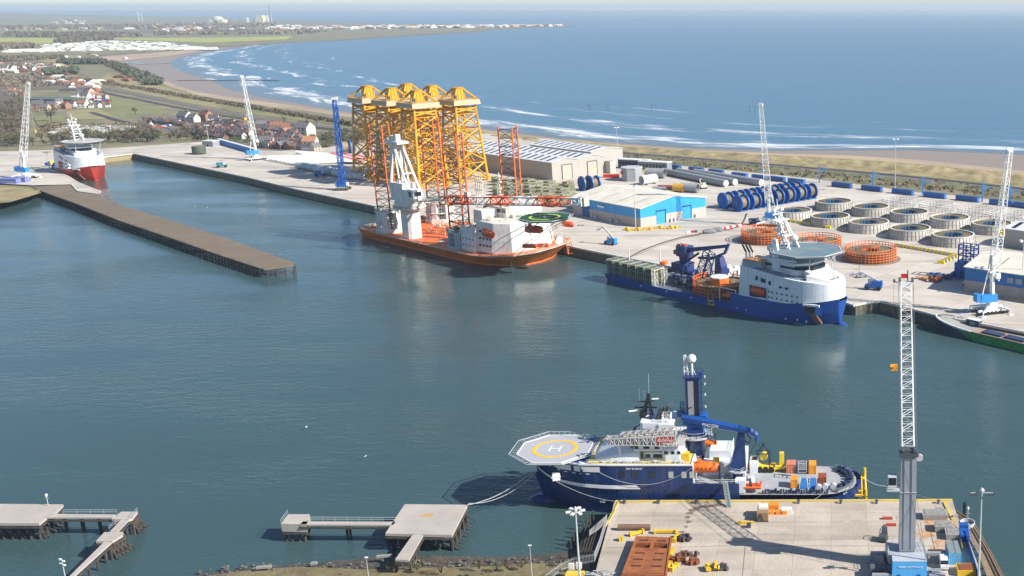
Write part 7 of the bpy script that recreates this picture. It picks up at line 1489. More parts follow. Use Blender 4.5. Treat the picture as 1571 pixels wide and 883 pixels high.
# basket racks behind the jack-up bow
b = None; n_ = 0
for r_ in range(7):
    for k in range(8):
        px = 762+k*16+r_*1.5; py = 279+r_*5.0+k*1.3
        if px > 884 or (r_ > 4 and k < 3): continue
        c = P(px, py, 5.); n_ += 1
        if b is None:
            b = thing('basket_rack', 'yellow banded grey basket rack in the stacked block behind the jack-up deckhouse', 'rack', c, GA, 'basket racks stacked behind the jack-up ship'); m = MB()
            for j in range(3): m.box(-2.8,2.8,-2.2,2.2,.25+j*1.35,1.15+j*1.35)
            m.build('grey_tray', mat('tray_slate', (.19,.20,.19), .7, var=.4, c2=(.30,.31,.28), scale=1.2, amt=1.), b); m = MB()
            for x in (-2.9,0,2.9):
                for y in (-2.3,2.3): m.bar((x,y,0),(x,y,4.2),.11,4)
            for z in (.1,1.3,2.65,4.1): m.path([(-2.9,-2.3,z),(2.9,-2.3,z),(2.9,2.3,z),(-2.9,2.3,z),(-2.9,-2.3,z)],.1)
            m.build('yellow_frame', mat('rack_yellow', (.45,.42,.12), .6), b)
        else: o = dup(b, (c[0]+rr.uniform(-1,1), c[1]+rr.uniform(-2,2), 5), GA+rr.uniform(-.1,.1)); o.scale = (rr.uniform(.95,1.15), rr.uniform(1.1,1.5), rr.choice([.66,1,1,1.2]))
# yellow pallets, barriers
b = None
for i in range(15):
    px, py = 962+i*5.6, 353.2-i*.30+rr.uniform(-1,1); c = P(px, py, 5.); m = MB()
    [m.box(-1.6,1.6,-1.2+j*.9,-.8+j*.9,.1,.5) for j in range(3)]; m.box(-1.6,-1.2,-1.3,1.3,.5,.9); m.box(1.2,1.6,-1.3,1.3,.5,.9)
    if i % 3 == 0: m.box(-.8,.8,-.6,.6,.9,1.9)
    o = m.build('yellow_pallet', YELLOW, loc=c, rz=rr.uniform(-.5,.5)); tag(o, '%s yellow steel pallet from the left at the corner of the blue and cream warehouse' % ORD[i], 'pallet', 'yellow pallets at the warehouse corner')
b = None
def barrier_row(p, q, n, grp, labf):
    global b
    for i in range(n):
        t_ = i/(n-1); c = P(p[0]+(q[0]-p[0])*t_, p[1]+(q[1]-p[1])*t_, 5.)
        o = MB(); o.prism([(-1.7,-.8),(1.7,-.8),(1.7,.8),(-1.7,.8)], 0, 1.7, [(-1.6,-.5),(1.6,-.5),(1.6,.5),(-1.6,.5)]); o = o.build('road_barrier', mat('barrier_yellow', (.85,.62,.02), .5) if i % 2 == 0 else mat('barrier_cream', (.60,.55,.42), .7), loc=c, rz=-.35); tag(o, labf(i), 'barrier', grp)
barrier_row((1190,336),(1270,350),13,'yellow and pale barriers left row', lambda i: '%s barrier from the left in the short yellow row between orange and grey carousels' % ORD[i])
barrier_row((1377,377.5),(1466,393),16,'yellow and pale barriers right row', lambda i: '%s barrier from the left in the yellow row right of the last orange carousel' % ORD[i])
barrier_row((1464,395),(1444,404),5,'yellow barriers at the blue gantry', lambda i: '%s barrier down the short yellow row turning towards the quay by the blue gantry' % ORD[i])
for i in range(8):
    px, py = 1107+i*4.6, 352.5-i*.95; c = P(px, py, 5.); o = MB(); o.box(-1.1,1.1,-.5,.5,0,1.3,.1,.2); o = o.build('road_barrier', RED if i % 2 else WHITE, loc=c, rz=.5); tag(o, '%s red or white barrier from the left beside the cable running to the reels' % ORD[i], 'barrier', 'red and white barriers')
for i in range(3):
    px, py = 1057+i*5, 357-i*.4; o = MB().box(-1.1,1.1,-.5,.5,0,1.3,.1,.2).build('road_barrier', (WHITE,RED,DGREY)[i], loc=P(px,py,5), rz=.2); tag(o, ('white','red','dark')[i]+' end block of the short barrier group by the grey covered heaps', 'barrier', 'barrier group by the heaps')
for i, (px, w) in enumerate(((1088,4.2),(1101,3.6))): o = MB().blob((0,0,1.), (w,2.2,1.6), 3+i, 10, 6, .15).build('covered_heap', mat('tarp_grey', (.20,.21,.22), .8), loc=P(px, 357.5-i*2.5, 5.), rz=.2); tag(o, ('left','right')[i]+' grey covered heap on the quay beside the cable', 'heap')
# cable across the quay from the reels to the blue ship
pts = [(1146,327),(1142,338),(1136,346),(1122,351),(1100,354),(1072,359),(1045,364),(1020,371),(1000,378),(985,384),(972,391),(962,397)]
o = MB().path([P(x, y, 5.25) for x, y in resample([(a, b_) for a, b_ in pts], 50)], .38, 5).build('power_cable', mat('cable_brown', (.11,.075,.05), .7)); tag(o, 'long dark cable snaking over the quay from the reels to the blue ship', 'cable')
m = MB(); m.path([P(x, y, 5.1) for x, y in ((1072,360.5),(1045,366),(1020,373.5),(1000,381),(975,392))], .12, 4); o = m.build('guide_rope', DGREY); tag(o, 'thin dark rope lying beside the long quay cable', 'rope')
# clutter by the right crane
lab_ = ['dark blue stacked frames left of the right blue shed', 'long blue and grey machine lying before the blue gantry', 'orange and pink heap of slings at the left of the blue stacks', 'rusty heap between the sling heap and the white van', 'dark blue drum group under the blue gantry']
for i, (px, py, mm, w) in enumerate(((1436,427,mat('stack_blue', (.015,.10,.30), .6),4),(1459,428,mat('stack_slate', (.07,.12,.2), .6),7),(1417,428,mat('sling_salmon', (.60,.30,.18), .8),3.2),(1433,432,RUST,2.6),(1474,424,mat('stack_blue', (.015,.1,.3)),4))):
    m = MB(); [m.cbox((rr.uniform(-w,w), rr.uniform(-2,2), rr.uniform(.5,2.6 if i != 2 else .9)), (rr.uniform(.6,2.6), rr.uniform(.5,1.6), rr.uniform(.5,1.6)), rr.uniform(0,3)) for _ in range(16)]
    o = m.build('deck_gear_stack', mm, loc=P(px, py, 5.)); tag(o, lab_[i], 'gear stack')
def van(lab, loc, rz, m_=WHITE, grp='parked vehicles', pick=False):
    t = thing('pickup_truck' if pick else 'van', lab, 'van', loc, rz, grp); m = MB(); m.prism([(-2.6,-1),(2.6,-1),(2.6,1),(-2.6,1)], .45, 1.2)
    if pick: m.prism([(-.6,-.95),(1.4,-.95),(1.4,.95),(-.6,.95)], 1.2, 1.95, [(-.4,-.85),(.8,-.85),(.8,.85),(-.4,.85)])
    else: m.prism([(-2.6,-1),(1.8,-1),(1.8,1),(-2.6,1)], 1.2, 2.3, [(-2.5,-.9),(1.,-.9),(1.,.9),(-2.5,.9)])
    m.build('body', m_, t); m = MB(); m.prism([(1.15,-.88),(1.75,-.94),(1.75,.94),(1.15,.88)], 1.3, [2.15,1.4,1.4,2.15]); m.build('windscreen', GLASS, t)
    for x in (-1.6,1.7):
        for y in (-.95,.95): MB().rev([(.42,-.14),(.42,.14)], (x,y,.42), 10, 'y').build('wheel', BLACK, t)
    return t
van('white van parked beside the right crane in front of the blue shed', P(1484,437,5), 2.7)
van('small pickup truck on the quay left of the near crane tip', P(1322,425,5), .4, GREY, pick=True)
a, b2 = P(1538,454,5.), P(1571,461,5.); o = MB(); o.box(0,24,-2.2,2.2,0,.35); [o.box(k*3,k*3+.5,-2.4,2.4,.35,.9) for k in range(9)]; o = o.build('yellow_skid', YELLOW, loc=a, rz=-.6); tag(o, 'long yellow skid frame lying along the foot of the right blue shed', 'skid')
t = thing('survey_mast', 'thin dark tripod on the quay left of the blue boom lift', 'tripod', P(1318,421,5)); m = MB(); m.bar((0,0,0),(0,0,5),.12); m.bar((0,0,2.4),(-3,0,2.6),.1); [m.bar((0,0,1.6),(1.2*cos(a_),1.2*sin(a_),0),.1,4) for a_ in (0,2.1,4.2)]; m.build('tripod_frame', DGREY, t)
# ---------------------------------------------------------------- near platform contents
def NPt(px, py): return P(px, py, 5.0)
c = NPt(993, 862); t = thing('rusty_spreader_frame', 'large rust brown steel hatch frame with slots on the near platform', 'steel frame', c)
RB_ = mat('frame_rust', (.36,.12,.035), .85, c2=(.22,.07,.025), scale=.5, amt=1.)
TL, TR, BRc, BLc = [P(x, y, 6.7) for x, y in ((976,822),(1030,824),(1022,884),(953,883))]
def ql(s, tt, z=1.7): a = lerp(TL, TR, s); b_ = lerp(BLc, BRc, s); p_ = lerp(a, b_, tt); return (p_[0]-c[0], p_[1]-c[1], z)
m = MB()
def plate(s0, s1, t0, t1, z0=1.4, z1=1.7): q = [ql(s0,t0)[:2], ql(s0,t1)[:2], ql(s1,t1)[:2], ql(s1,t0)[:2]]; m.prism(q, z0, z1)
plate(0,1,0,.17); plate(0,.06,.17,.30); plate(.46,.54,.17,.30); plate(.92,1,.17,.30); plate(0,1,.30,.93); m.build('top_plate', RB_, t)
m = MB()
for s in (0,.5,.97): q = [ql(s,0)[:2], ql(s,1)[:2], ql(s+.03,1)[:2], ql(s+.03,0)[:2]]; m.prism(q, 0, 1.9 if s != .5 else 1.4)
for tt in (.0,.16,.31,.6,.96): q = [ql(0,tt)[:2], ql(0,tt+.02)[:2], ql(1,tt+.02)[:2], ql(1,tt)[:2]]; m.prism(q, 0, 1.4 if tt < .9 else 1.9)
m.build('girder', RB_, t); m = MB()
for s in (.14,.62):
    for tt in (.09,.42,.58,.74): q = [ql(s,tt)[:2], ql(s,tt+.035)[:2], ql(s+.24,tt+.035)[:2], ql(s+.24,tt)[:2]]; m.prism(q, 1.705, 1.73)
m.build('slot', mat('slot_dark', (.06,.025,.015), .9), t)
pc = NPt(973, 812.5); o = MB().rev([(.75,-4),(.75,4)], (0,0,.75), 14, 'x').build('rusty_pipe', mat('pipe_brown', (.20,.12,.08), .85, c2=(.12,.07,.05), scale=.8), loc=pc); tag(o, 'short brown pipe lying behind the rusty hatch frame', 'pipe')
for i, (px, py, rz, L_) in enumerate(((977,820,.5,3.4),(1021,818,.0,5.4),(1037,828,1.4,3.),(1030,851,1.5,3.),(1024,872,1.3,3.4),(953,829,.3,.8),(1034,873,1.2,2.6))):
    m = MB(); m.box(-L_/2,L_/2,-.3,.3,.3,.9); m.box(-L_/2-.1,-L_/2+.3,-.5,.5,0,1.1); m.box(L_/2-.3,L_/2+.1,-.5,.5,0,1.1); o = m.build('yellow_clamp', YELLOW, loc=NPt(px, py), rz=rz)
    tag(o, ['yellow clamp at the top left corner of the rusty frame', 'longest yellow clamp, along the top edge of the rusty frame', 'yellow clamp at the top right corner of the rusty frame', 'yellow clamp halfway down the right side of the rusty frame', 'yellow clamp at the lower right corner of the rusty frame', 'tiny yellow block left of the rusty frame', 'yellow clamp furthest to the lower right of the rusty frame'][i], 'clamp', 'yellow clamps round the rusty frame')
for i, (px, py, lb, mm) in enumerate(((1051,829,'small dark steel bracket right of the rusty frame top corner', mat('bracket_dark', (.07,.06,.06), .8)), (1058,853,'heap of brown rusty brackets right of the rusty frame', mat('bracket_rust', (.16,.08,.06), .85)), (1040,860,'smaller rusty chain heap touching the right side of the rusty frame', RUST), (1063,865,'upright rusty ring block with dark shadow side', RUST))):
    m = MB(); [m.cbox((rr.uniform(-1.6,1.6)*(1.6 if i == 1 else .8), rr.uniform(-.8,.8), rr.uniform(.3,1)), (rr.uniform(.3,1.6), rr.uniform(.3,.7), rr.uniform(.4,1.4)), rr.uniform(0,3)) for _ in range(14)]
    o = m.build('steel_bracket', mm, loc=NPt(px, py)); tag(o, lb, 'bracket')
m = MB(); [m.cbox((rr.uniform(-2.4,2.4), rr.uniform(-.9,.9), rr.uniform(.2,1.3)), (rr.uniform(.4,1.4), rr.uniform(.3,.8), rr.uniform(.3,1.)), rr.uniform(0,3)) for _ in range(18)]; o = m.build('yellow_scrap', YELLOW, loc=NPt(1096, 874)); tag(o, 'yellow grab parts lying at the lower edge of the near platform', 'grab')
m = MB(); [m.cbox((rr.uniform(-1.4,1.6), rr.uniform(-.9,.9), rr.uniform(.3,1.5)), (rr.uniform(.3,1.), rr.uniform(.3,.8), rr.uniform(.3,1.)), rr.uniform(0,3)) for _ in range(16)]; o = m.build('black_grab', DGREY, loc=NPt(1104, 874)); tag(o, 'black grab jaws among the yellow grab parts', 'grab')
t = thing('generator_skid', 'brown and white generator box with orange equipment in the middle of the near platform', 'generator', NPt(1172, 793)); m = MB(); m.box(-1.6,1.2,-2.6,2.4,0,2.4); m.build('casing', mat('casing_brown', (.30,.19,.10), .8), t); m = MB(); m.box(-1.3,1.,-.6,1.6,2.4,3.); m.build('white_top', WHITE, t); m = MB(); m.path([(-1.4,-2.7,0),(-.6,-2.7,2.2),(.2,-2.7,0)],.12); m.box(-1.7,1.3,-2.75,-2.6,0,.3); m.build('frame', DGREY, t)
m = MB(); m.box(-1.3,1.3,-.8,1.2,0,1.3); o = m.build('orange_crate', mat('crate_orange', (.85,.28,.02), .5), loc=NPt(1187,780)); tag(o, 'bright orange crate beside the generator box', 'crate')
m = MB(); [m.box(-2.2+k*1.6,-1+k*1.6,-.5,.5,0,.9) for k in range(3)]; o = m.build('orange_boxes', mat('crate_orange', (.85,.28,.02)), loc=NPt(1194,788)); tag(o, 'low orange boxes between the orange crate and the white box', 'boxes')
o = MB().box(-1.3,1.3,-.9,.9,0,1.2).build('white_box', WHITE, loc=NPt(1207,786)); tag(o, 'white box at the right end of the orange boxes', 'box')
o = MB().box(-2,2,-.3,.3,0,.6).build('yellow_beam', YELLOW, loc=NPt(1144,803)); tag(o, 'short yellow beam lying inside the crane boom shadow', 'beam')
o = MB().box(-.5,.5,-.5,.5,0,1.1).build('dark_bin', DGREY, loc=NPt(1149,808.5)); tag(o, 'small dark bin beside the short yellow beam', 'bin')
for i, (px, py) in enumerate(((1361,796),(1367,806))): o = MB().box(-1.3,1.3,-.4,.4,0,.5).build('red_block', mat('block_red', (.45,.06,.03), .6), loc=NPt(px, py)); tag(o, ('upper','lower')[i]+' small red block left of the grey crane tower', 'block')
t = thing('forklift', 'dark forklift truck standing left of the near crane base', 'forklift', NPt(1355,829), 1.3); m = MB(); m.box(-1.4,1.2,-.9,.9,.4,1.5); m.build('body', DGREY, t); m = MB(); m.path([(-.9,-.8,1.5),(-.8,-.8,2.9),(.6,-.8,2.9),(.9,-.8,1.5)],.08); m.path([(-.9,.8,1.5),(-.8,.8,2.9),(.6,.8,2.9),(.9,.8,1.5)],.08); m.build('guard', DGREY, t); m = MB(); m.box(1.3,1.5,-.7,.7,.1,3.2); m.box(1.5,2.8,-.5,-.3,.1,.2); m.box(1.5,2.8,.3,.5,.1,.2); m.build('mast_forks', GREY, t)
for x in (-.9,.9): m = MB(); m.rev([(.4,-1),(.4,1)], (x,0,.4), 10, 'y'); m.build('wheel', BLACK, t)
for i, (px, py, w, d, h) in enumerate(((1434,793,3.0,1.7,1.4),(1447,812,2.1,1.6,1.6),(1466,823,2.4,1.8,1.5))):
    t = thing('waste_skip', ['farthest grey skip on the rust stained corner of the near platform', 'middle grey skip with an open dark lid on the rust stained corner', 'nearest grey skip beside the tall blue bins'][i], 'skip', NPt(px, py), 0, 'grey skips on the near platform corner')
    MB().prism([(-w,-d),(w,-d),(w,d),(-w,d)], 0, h, [(-w*1.08,-d*1.05),(w*1.08,-d*1.05),(w*1.08,d*1.05),(-w*1.08,d*1.05)]).build('bin_body', mat('skip_grey', (.26,.29,.31), .6, c2=(.34,.32,.28), scale=.8, amt=1.), t); MB().box(-w*.9,w*.9,-d*.85,d*.85,h,h+.08).build('load', mat('load_grey', (.34,.35,.33), .9, c2=(.15,.13,.11), scale=1.5, amt=1.), t)
t = container('grey roofed container with bright blue end on the right of the near crane', NPt(1462,856), 6.1, pi/2, mat('container_sky', (.10,.42,.70), .5, c2=(.08,.33,.58), scale=.5), 2.9, 2.9); t.rotation_euler.z = -pi/2+.03; MB().box(-3.02,3.02,-1.42,1.42,2.9,2.98).build('roof_sheet', mat('roof_grey_green', (.22,.26,.26), .6), t)
t = thing('delivery_van', 'small white van between the near crane and the blue ended container', 'van', NPt(1448,869), -pi/2); m = MB(); m.prism([(-2,-.95),(2,-.95),(2,.95),(-2,.95)], .4, 1.2); m.prism([(-2,-.95),(1.4,-.95),(1.4,.95),(-2,.95)], 1.2, 2.2, [(-1.9,-.85),(.8,-.85),(.8,.85),(-1.9,.85)]); m.build('body', WHITE, t); MB().prism([(.95,-.84),(1.36,-.9),(1.36,.9),(.95,.84)], 1.3, [2.1,1.4,1.4,2.1]).build('windscreen', GLASS, t)
for x in (-1.3,1.3): MB().rev([(.4,-1),(.4,1)], (x,0,.4), 10, 'y').build('wheel', BLACK, t)
m = MB(); 
for k in range(3): m.box(-1.1,1.1,-3+k*2.1,-1.2+k*2.1,0,1.7+.5*(k == 2))
o = m.build('blue_bins', BLUE, loc=NPt(1479,822), rz=-.05); tag(o, 'tall blue bins at the landward corner of the tan walkway', 'bins')
t = thing('blue_fence', 'blue panel fence along the right side of the near platform', 'fence', NPt(1480,826)); o = t.location; m = MB(); m.path([rel(NPt(x, y), o, .9) for x, y in ((1480,826),(1489,855),(1500,895))], .05)
fp = [rel(NPt(x, y), o) for x, y in ((1480,824),(1487,848),(1494,870),(1504,905))]
for a, b_ in zip(fp, fp[1:]): m._a([(a[0],a[1],0),(b_[0],b_[1],0),(b_[0],b_[1],2.0),(a[0],a[1],2.0),(a[0]+.12,a[1],0),(b_[0]+.12,b_[1],0),(b_[0]+.12,b_[1],2.0),(a[0]+.12,a[1],2.0)], [(0,1,2,3),(7,6,5,4),(3,2,6,7)])
m.build('panel', BLUE, t)
t = thing('open_skip', 'yellow rimmed open skip of rusty scrap at the bottom right of the near platform', 'skip', NPt(1483,878)); m = MB(); m.prism([(-2.3,-1.8),(1.8,-1.8),(1.8,1.8),(-2.3,1.8)], 0, 1.4); m.build('skip_body', YELLOW, t); MB().box(-2.,1.5,-1.5,1.5,1.4,1.5).build('scrap_load', RUST, t)
m = MB(); m.path([rel(NPt(x, y), (0,0,0), .8) for x, y in ((1466,812),(1472,822),(1477,845))], .2); o = m.build('yellow_rail', YELLOW); tag(o, 'yellow guard rail between the grey skips and the container', 'rail')
for i, (px, py, s_) in enumerate(((1433,789,.9),(1457,800,.7),(1475,815,.8))): o = MB().cbox((0,0,.4), (s_*2, s_, .8)).build('steel_block', GREY, loc=NPt(px+8, py-6), rz=.3*i); tag(o, ['small grey block behind the farthest skip', 'small grey block behind the middle skip', 'small grey block behind the nearest skip'][i], 'block')
m = MB(); m.box(-2,2,-1.2,1.2,0,.8); o = m.build('yellow_pump', mat('pump_yellow', (.75,.5,.05), .6), loc=P(882,884,4.)); tag(o, 'yellow pump set at the foot of the tall left floodlight mast', 'pump')
m = MB(); m.cbox((0,0,1.2),(1.2,.5,1.6)); m.cbox((1.7,.3,1.3),(1.2,.5,1.6)); o = m.build('white_sign_board', WHITE, loc=P(877,876,4.)); tag(o, 'pair of white boards beside the palisade fence', 'board')
m = MB(); [m.cbox((rr.uniform(-3,3), rr.uniform(-1,1), .3), (rr.uniform(1,3), .25, .25), rr.uniform(-.4,.4)) for _ in range(14)]; o = m.build('pipe_bundle', LGREY, loc=NPt(921,880)); tag(o, 'bundle of pale pipes at the lower left corner of the near platform', 'pipes')
# seagulls
for i, (px, py) in enumerate(((470,655),(300,316),(430,390),(560,700),(318,318))):
    p_ = P(px, py, 1.2); m = MB(); m.blob((0,0,0), (.3,.13,.13), 1, 6, 4, 0); m._a([(0,0,.1),(.1,.7,.2),(-.2,.65,.2),(-.3,0,.1)], [(0,1,2,3)]); m._a([(0,0,.1),(.1,-.7,.2),(-.2,-.65,.2),(-.3,0,.1)], [(3,2,1,0)]); o = m.build('seagull', WHITE, loc=p_, rz=i); tag(o, ['white gull over the water in the lower left centre', 'white gull nearest the far dock basin end', 'white gull by the tip of the timber pier', 'white gull nearest the bottom jetty', 'second gull beside the one in the far dock basin'][i], 'gull', 'gulls over the harbour')
# ---------------------------------------------------------------- village, trees and far buildings
def house_kind(name, wall, roof, L_=9, Wd=7.5, he=5.4, hr=8.6):
    t = thing(name, 'x', 'house', (0,0,0)); m = MB(); m.xprism([(-Wd/2,0),(Wd/2,0),(Wd/2,he),(0,hr),(-Wd/2,he)], -L_/2, L_/2); m.build('wall', wall, t); m = MB()
    for y0, z0, y1, z1 in ((-Wd/2-.4,he-.3,0,hr+.1),(0,hr+.1,Wd/2+.4,he-.3)): m._a([(-L_/2-.3,y0,z0),(L_/2+.3,y0,z0),(L_/2+.3,y1,z1),(-L_/2-.3,y1,z1),(-L_/2-.3,y0,z0+.25),(L_/2+.3,y0,z0+.25),(L_/2+.3,y1,z1+.25),(-L_/2-.3,y1,z1+.25)], [(0,3,2,1),(4,5,6,7),(0,1,5,4),(1,2,6,5),(2,3,7,6),(3,0,4,7)])
    rf = m.build('roof', roof, t); MB().box(L_*.28,L_*.28+.9,-.6,.6,hr-.8,hr+1.5).build('chimney', mat('chimney_brick', (.25,.11,.07), .9), rf)
    for s in (-1, 1):
        for x in (-L_*.25, L_*.2):
            for z in (1.2, 3.6): MB().box(x-.6,x+.6,min(s*Wd/2,s*(Wd/2+.06)),max(s*Wd/2,s*(Wd/2+.06)),z,z+1.2).build('window', GLASS, t)
    return t
SLATE = mat('slate_roof', (.15,.14,.15), .8, c2=(.10,.10,.11), scale=.5, var=.5); TILE = mat('red_tile_roof', (.26,.12,.075), .85, c2=(.19,.09,.06), scale=.5, var=.4); TILEO = mat('orange_tile_roof', (.38,.19,.11), .85, var=.3)
BRICK = mat('brick_wall', (.30,.17,.12), .9, c2=(.24,.13,.09), scale=.6, var=.4); REND = mat('white_render', (.72,.70,.65), .8); BUFF = mat('buff_render', (.50,.42,.30), .8)
KINDS = {'bs': (BRICK, SLATE, 'brick house with slate roof'), 'br': (BRICK, TILE, 'brick house with red tile roof'), 'ws': (REND, SLATE, 'white house with slate roof'), 'wo': (REND, TILEO, 'white house with orange tile roof'), 'us': (BUFF, SLATE, 'buff house with slate roof')}
protos = {}; allh = []
def house(k, px, py, rz, sc=1., row='', i=0):
    kk = KINDS[k]; lab = '%s, %s from left in %s' % (kk[2], ORD[min(i, 21)], row)
    c = P(px, py, 4.3)
    if k not in protos: protos[k] = house_kind('house', kk[0], kk[1]); o = protos[k]; o.location = c; o.rotation_euler.z = rz; o.scale = (sc,)*3
    else: o = dup(protos[k], c, rz, sc=sc)
    o['label'] = lab; o['category'] = 'house'; o['group'] = 'houses of the seaside village'; return o
rh = random.Random(31)
rows = [('the front terrace', (407,227), (484,231.5), 19, -.35, .82), ('the second village row', (402,219), (470,224), 17, -.3, .8), ('the third village row', (398,211), (462,216), 15, -.35, .8),
        ('the long dark terrace', (286,199), (372,213), 22, -.5, .78), ('the terrace behind', (300,197), (384,209), 18, -.5, .78), ('the middle village street', (322,193.5), (396,206), 17, -.5, .78),
        ('the row below the railway', (394,201), (452,209), 11, -.4, .85), ('the upper left village row', (232,189), (284,194), 10, -.3, .75), ('the short brick row', (335,189), (372,196), 8, -.45, .8),
        ('the allotment row', (222,185), (262,189), 8, .3, .7), ('the lower garden row', (292,206), (345,217), 11, -.5, .75), ('the row behind the far crane', (372,200), (398,210), 6, -.3, .8)]
rk = random.Random(4)
for nm, p0, p1, n, rz, sc in rows:
    for i in range(n):
        t_ = i/(n-1); k = rk.choice('bs bs bs bs us bs br bs ws us br wo'.split()); house(k, p0[0]+(p1[0]-p0[0])*t_+rh.uniform(-.8,.8), p0[1]+(p1[1]-p0[1])*t_+rh.uniform(-.5,.5), rz+rh.choice([0,0,0,pi/2])+rh.uniform(-.1,.1), sc*rh.uniform(.85,1.12), nm, i)
for lb, k, px, py, rz, sc in (('largest white gabled house on the left of the village', 'ws', 285, 187, -.3, 2.0), ('long white house next to the large gabled one', 'ws', 298, 188, -.35, 1.6), ('tall red brick house with orange roof above the village', 'br', 318, 186, -.5, 2.0),
        ('white gable end house right of the tall brick one', 'ws', 329, 188, .3, 1.5), ('big white block house at the right end of the village', 'ws', 469, 208, -.3, 2.3), ('cream house with red roof at the end of the front terrace', 'wo', 477, 227, .1, 1.8),
        ('yellowish cream house in the middle of the front terrace', 'us', 411, 226, .2, 1.7), ('left of two red roofed houses with orange gables', 'br', 425, 201, .4, 1.6), ('right of two red roofed houses with orange gables', 'br', 438, 203, .4, 1.6), ('white house with pale roof left of the red roofed pair', 'ws', 402, 198, .5, 1.5)):
    o = house(k, px, py, rz, sc*.72); o['label'] = lb
for i, (px, py, k, sc) in enumerate(((118,132,'wo',2.2),(126,133,'br',1.8),(111,133,'wo',1.5),(138,147,'us',2.2),(132,152,'ws',2.),(146,150,'wo',1.6),(102,166,'br',1.6),(128,165,'wo',1.9),(60,168,'bs',2.2),(70,171,'us',1.8),(80,167,'bs',1.8),(20,145,'wo',1.8),(28,146,'wo',1.6),(34,147,'br',1.4),(92,160,'ws',1.5),(112,163,'ws',1.3),(116,150,'ws',1.4),(154,150,'wo',1.3),(162,151,'us',1.2),(8,109,'ws',2.4),(20,109,'ws',2.2),(52,109,'ws',1.8),(70,112,'ws',1.6),(84,107,'wo',1.8),(95,110,'ws',1.6),(104,112,'ws',1.4),(140,165,'ws',1.),(152,164.5,'ws',1.1),(166,164,'ws',1.))):
    o = house(k, px, py, rh.uniform(-.6,.6), sc*.62, 'the far left yard', i)
    if i >= 20: o['label'] = KINDS[k][2]+', %s of the outer far left buildings' % ORD[i-20]
c = P(87,158,4.3); o = thing('farm_shed', 'long low dark green shed in the farm yard at far left', 'shed', c, -.1); MB().box(-32,32,-10,10,0,6).build('wall', DGREY, o); m = MB(); m.xprism([(-10.4,6),(10.4,6),(0,8.6)], -32.5, 32.5); m.build('roof', mat('shed_roof_green', (.10,.14,.13), .8), o)
# parked cars, allotment sheds (small pale boxes)
def scatter(name, lab, cat, grp, n, box, sizes, mats_, seed, win=False):
    r_ = random.Random(seed); ps = []
    for m_ in mats_:
        for s in sizes: b_ = MB(); b_.box(-s[0]/2,s[0]/2,-s[1]/2,s[1]/2,0,s[2]*.62); b_.prism([(-s[0]*.42,-s[1]/2),(s[0]*.42,-s[1]/2),(s[0]*.42,s[1]/2),(-s[0]*.42,s[1]/2)], s[2]*.62, s[2], [(-s[0]*.3,-s[1]*.3),(s[0]*.3,-s[1]*.3),(s[0]*.3,s[1]*.3),(-s[0]*.3,s[1]*.3)]); ps.append(b_.mesh(name, m_))
    for i in range(n):
        q = box(r_); o = bpy.data.objects.new(name, r_.choice(ps)); COL.objects.link(o); o.location = P(q[0], q[1], 4.35); o.rotation_euler.z = q[2] if len(q) > 2 else r_.uniform(-.5,.5); tag(o, lab, cat, grp)
SHEDG = mat('allotment_green', (.20,.26,.20), .8); SHEDP = mat('allotment_pale', (.50,.50,.46), .8); SHEDB = mat('allotment_brown', (.22,.16,.11), .9)
scatter('allotment_shed', 'small pale or brown shed among the allotments behind the trees', 'shed', 'allotment sheds', 150, lambda r: (lambda t, s: (100+t*110-s*22, 193+t*2+s*12-t*s*4))(r.random(), r.random()), ((4,3,2.4),(7,3.2,2.4),(10,3.5,2.4)), (SHEDP,SHEDG,SHEDB,SHEDP,SHEDG), 5)
scatter('parked_car', 'parked car in the yards left of the village', 'car', 'parked cars left of the village', 70, lambda r: r.choice([(r.uniform(225,262), r.uniform(188,200)), (r.uniform(120,170), r.uniform(152,157)), (r.uniform(92,135), r.uniform(158,163))]), ((4.4,1.9,1.6),(5.2,2.1,2.2)), (WHITE,DGREY,RED,LGREY,BLUE), 6)
scatter('static_caravan', 'white static caravan in the dense holiday park behind the far beach', 'caravan', 'static caravans of the holiday park', 290, lambda r: (lambda t, s: ((10+t*320), 79.5-t*4.5-s*(1.5+13*math.sin(pi*min(1,t*1.05))**.7)*(1 if t < .8 else .8)+ (1 if t < .2 else 0), .5+r.uniform(-.1,.1)))(r.random(), r.random()), ((15,5,4),(20,5.5,4.2)), (mat('caravan_white', (.72,.72,.71), .5), mat('caravan_cream', (.6,.58,.52), .5), SHEDG), 7)
scatter('coastal_house', 'tiny pale house in the far headland town', 'house', 'houses of the far headland town', 260, lambda r: (lambda t: (430+t*430, 46.5-t*6-r.random()*(1.5+5*(1-t)**1.2), r.uniform(-.5,.5)))(r.random()), ((26,16,13),(44,16,13),(60,18,12)), (REND,REND,BUFF,mat('far_roof_grey', (.18,.17,.17), .8),TILE), 8)
scatter('distant_house', 'small distant house on the flat land below the hills', 'house', 'distant inland houses', 150, lambda r: r.choice([(r.uniform(78,128), r.uniform(31,37)), (r.uniform(240,460), r.uniform(36,49)), (r.uniform(0,420), r.uniform(37,47)), (r.uniform(230,330), r.uniform(40,50))]), ((24,14,11),(60,16,9)), (REND,BUFF,TILE,BRICK), 9)
def cpos(r): t, s = r.random(), r.random(); return (6+t*326, 80.-t*4.2-s*(1.5+13.5*math.sin(pi*min(1,t*1.05))**.7)*(1 if t < .8 else .8)+(1 if t < .2 else 0))
r_ = random.Random(70); m = MB()
for k in range(420):
    c = P(*cpos(r_), 4.35); m.mi = k % 2; a = .5+r_.uniform(-.2,.2); m.cbox((c[0], c[1], 6.1), (r_.uniform(10,16), 4.6, 3.4), a)
struct(m.build('static_caravans_beyond', [mat('caravan_white', (.72,.72,.71)), mat('caravan_cream', (.6,.58,.52))]), 'stuff')
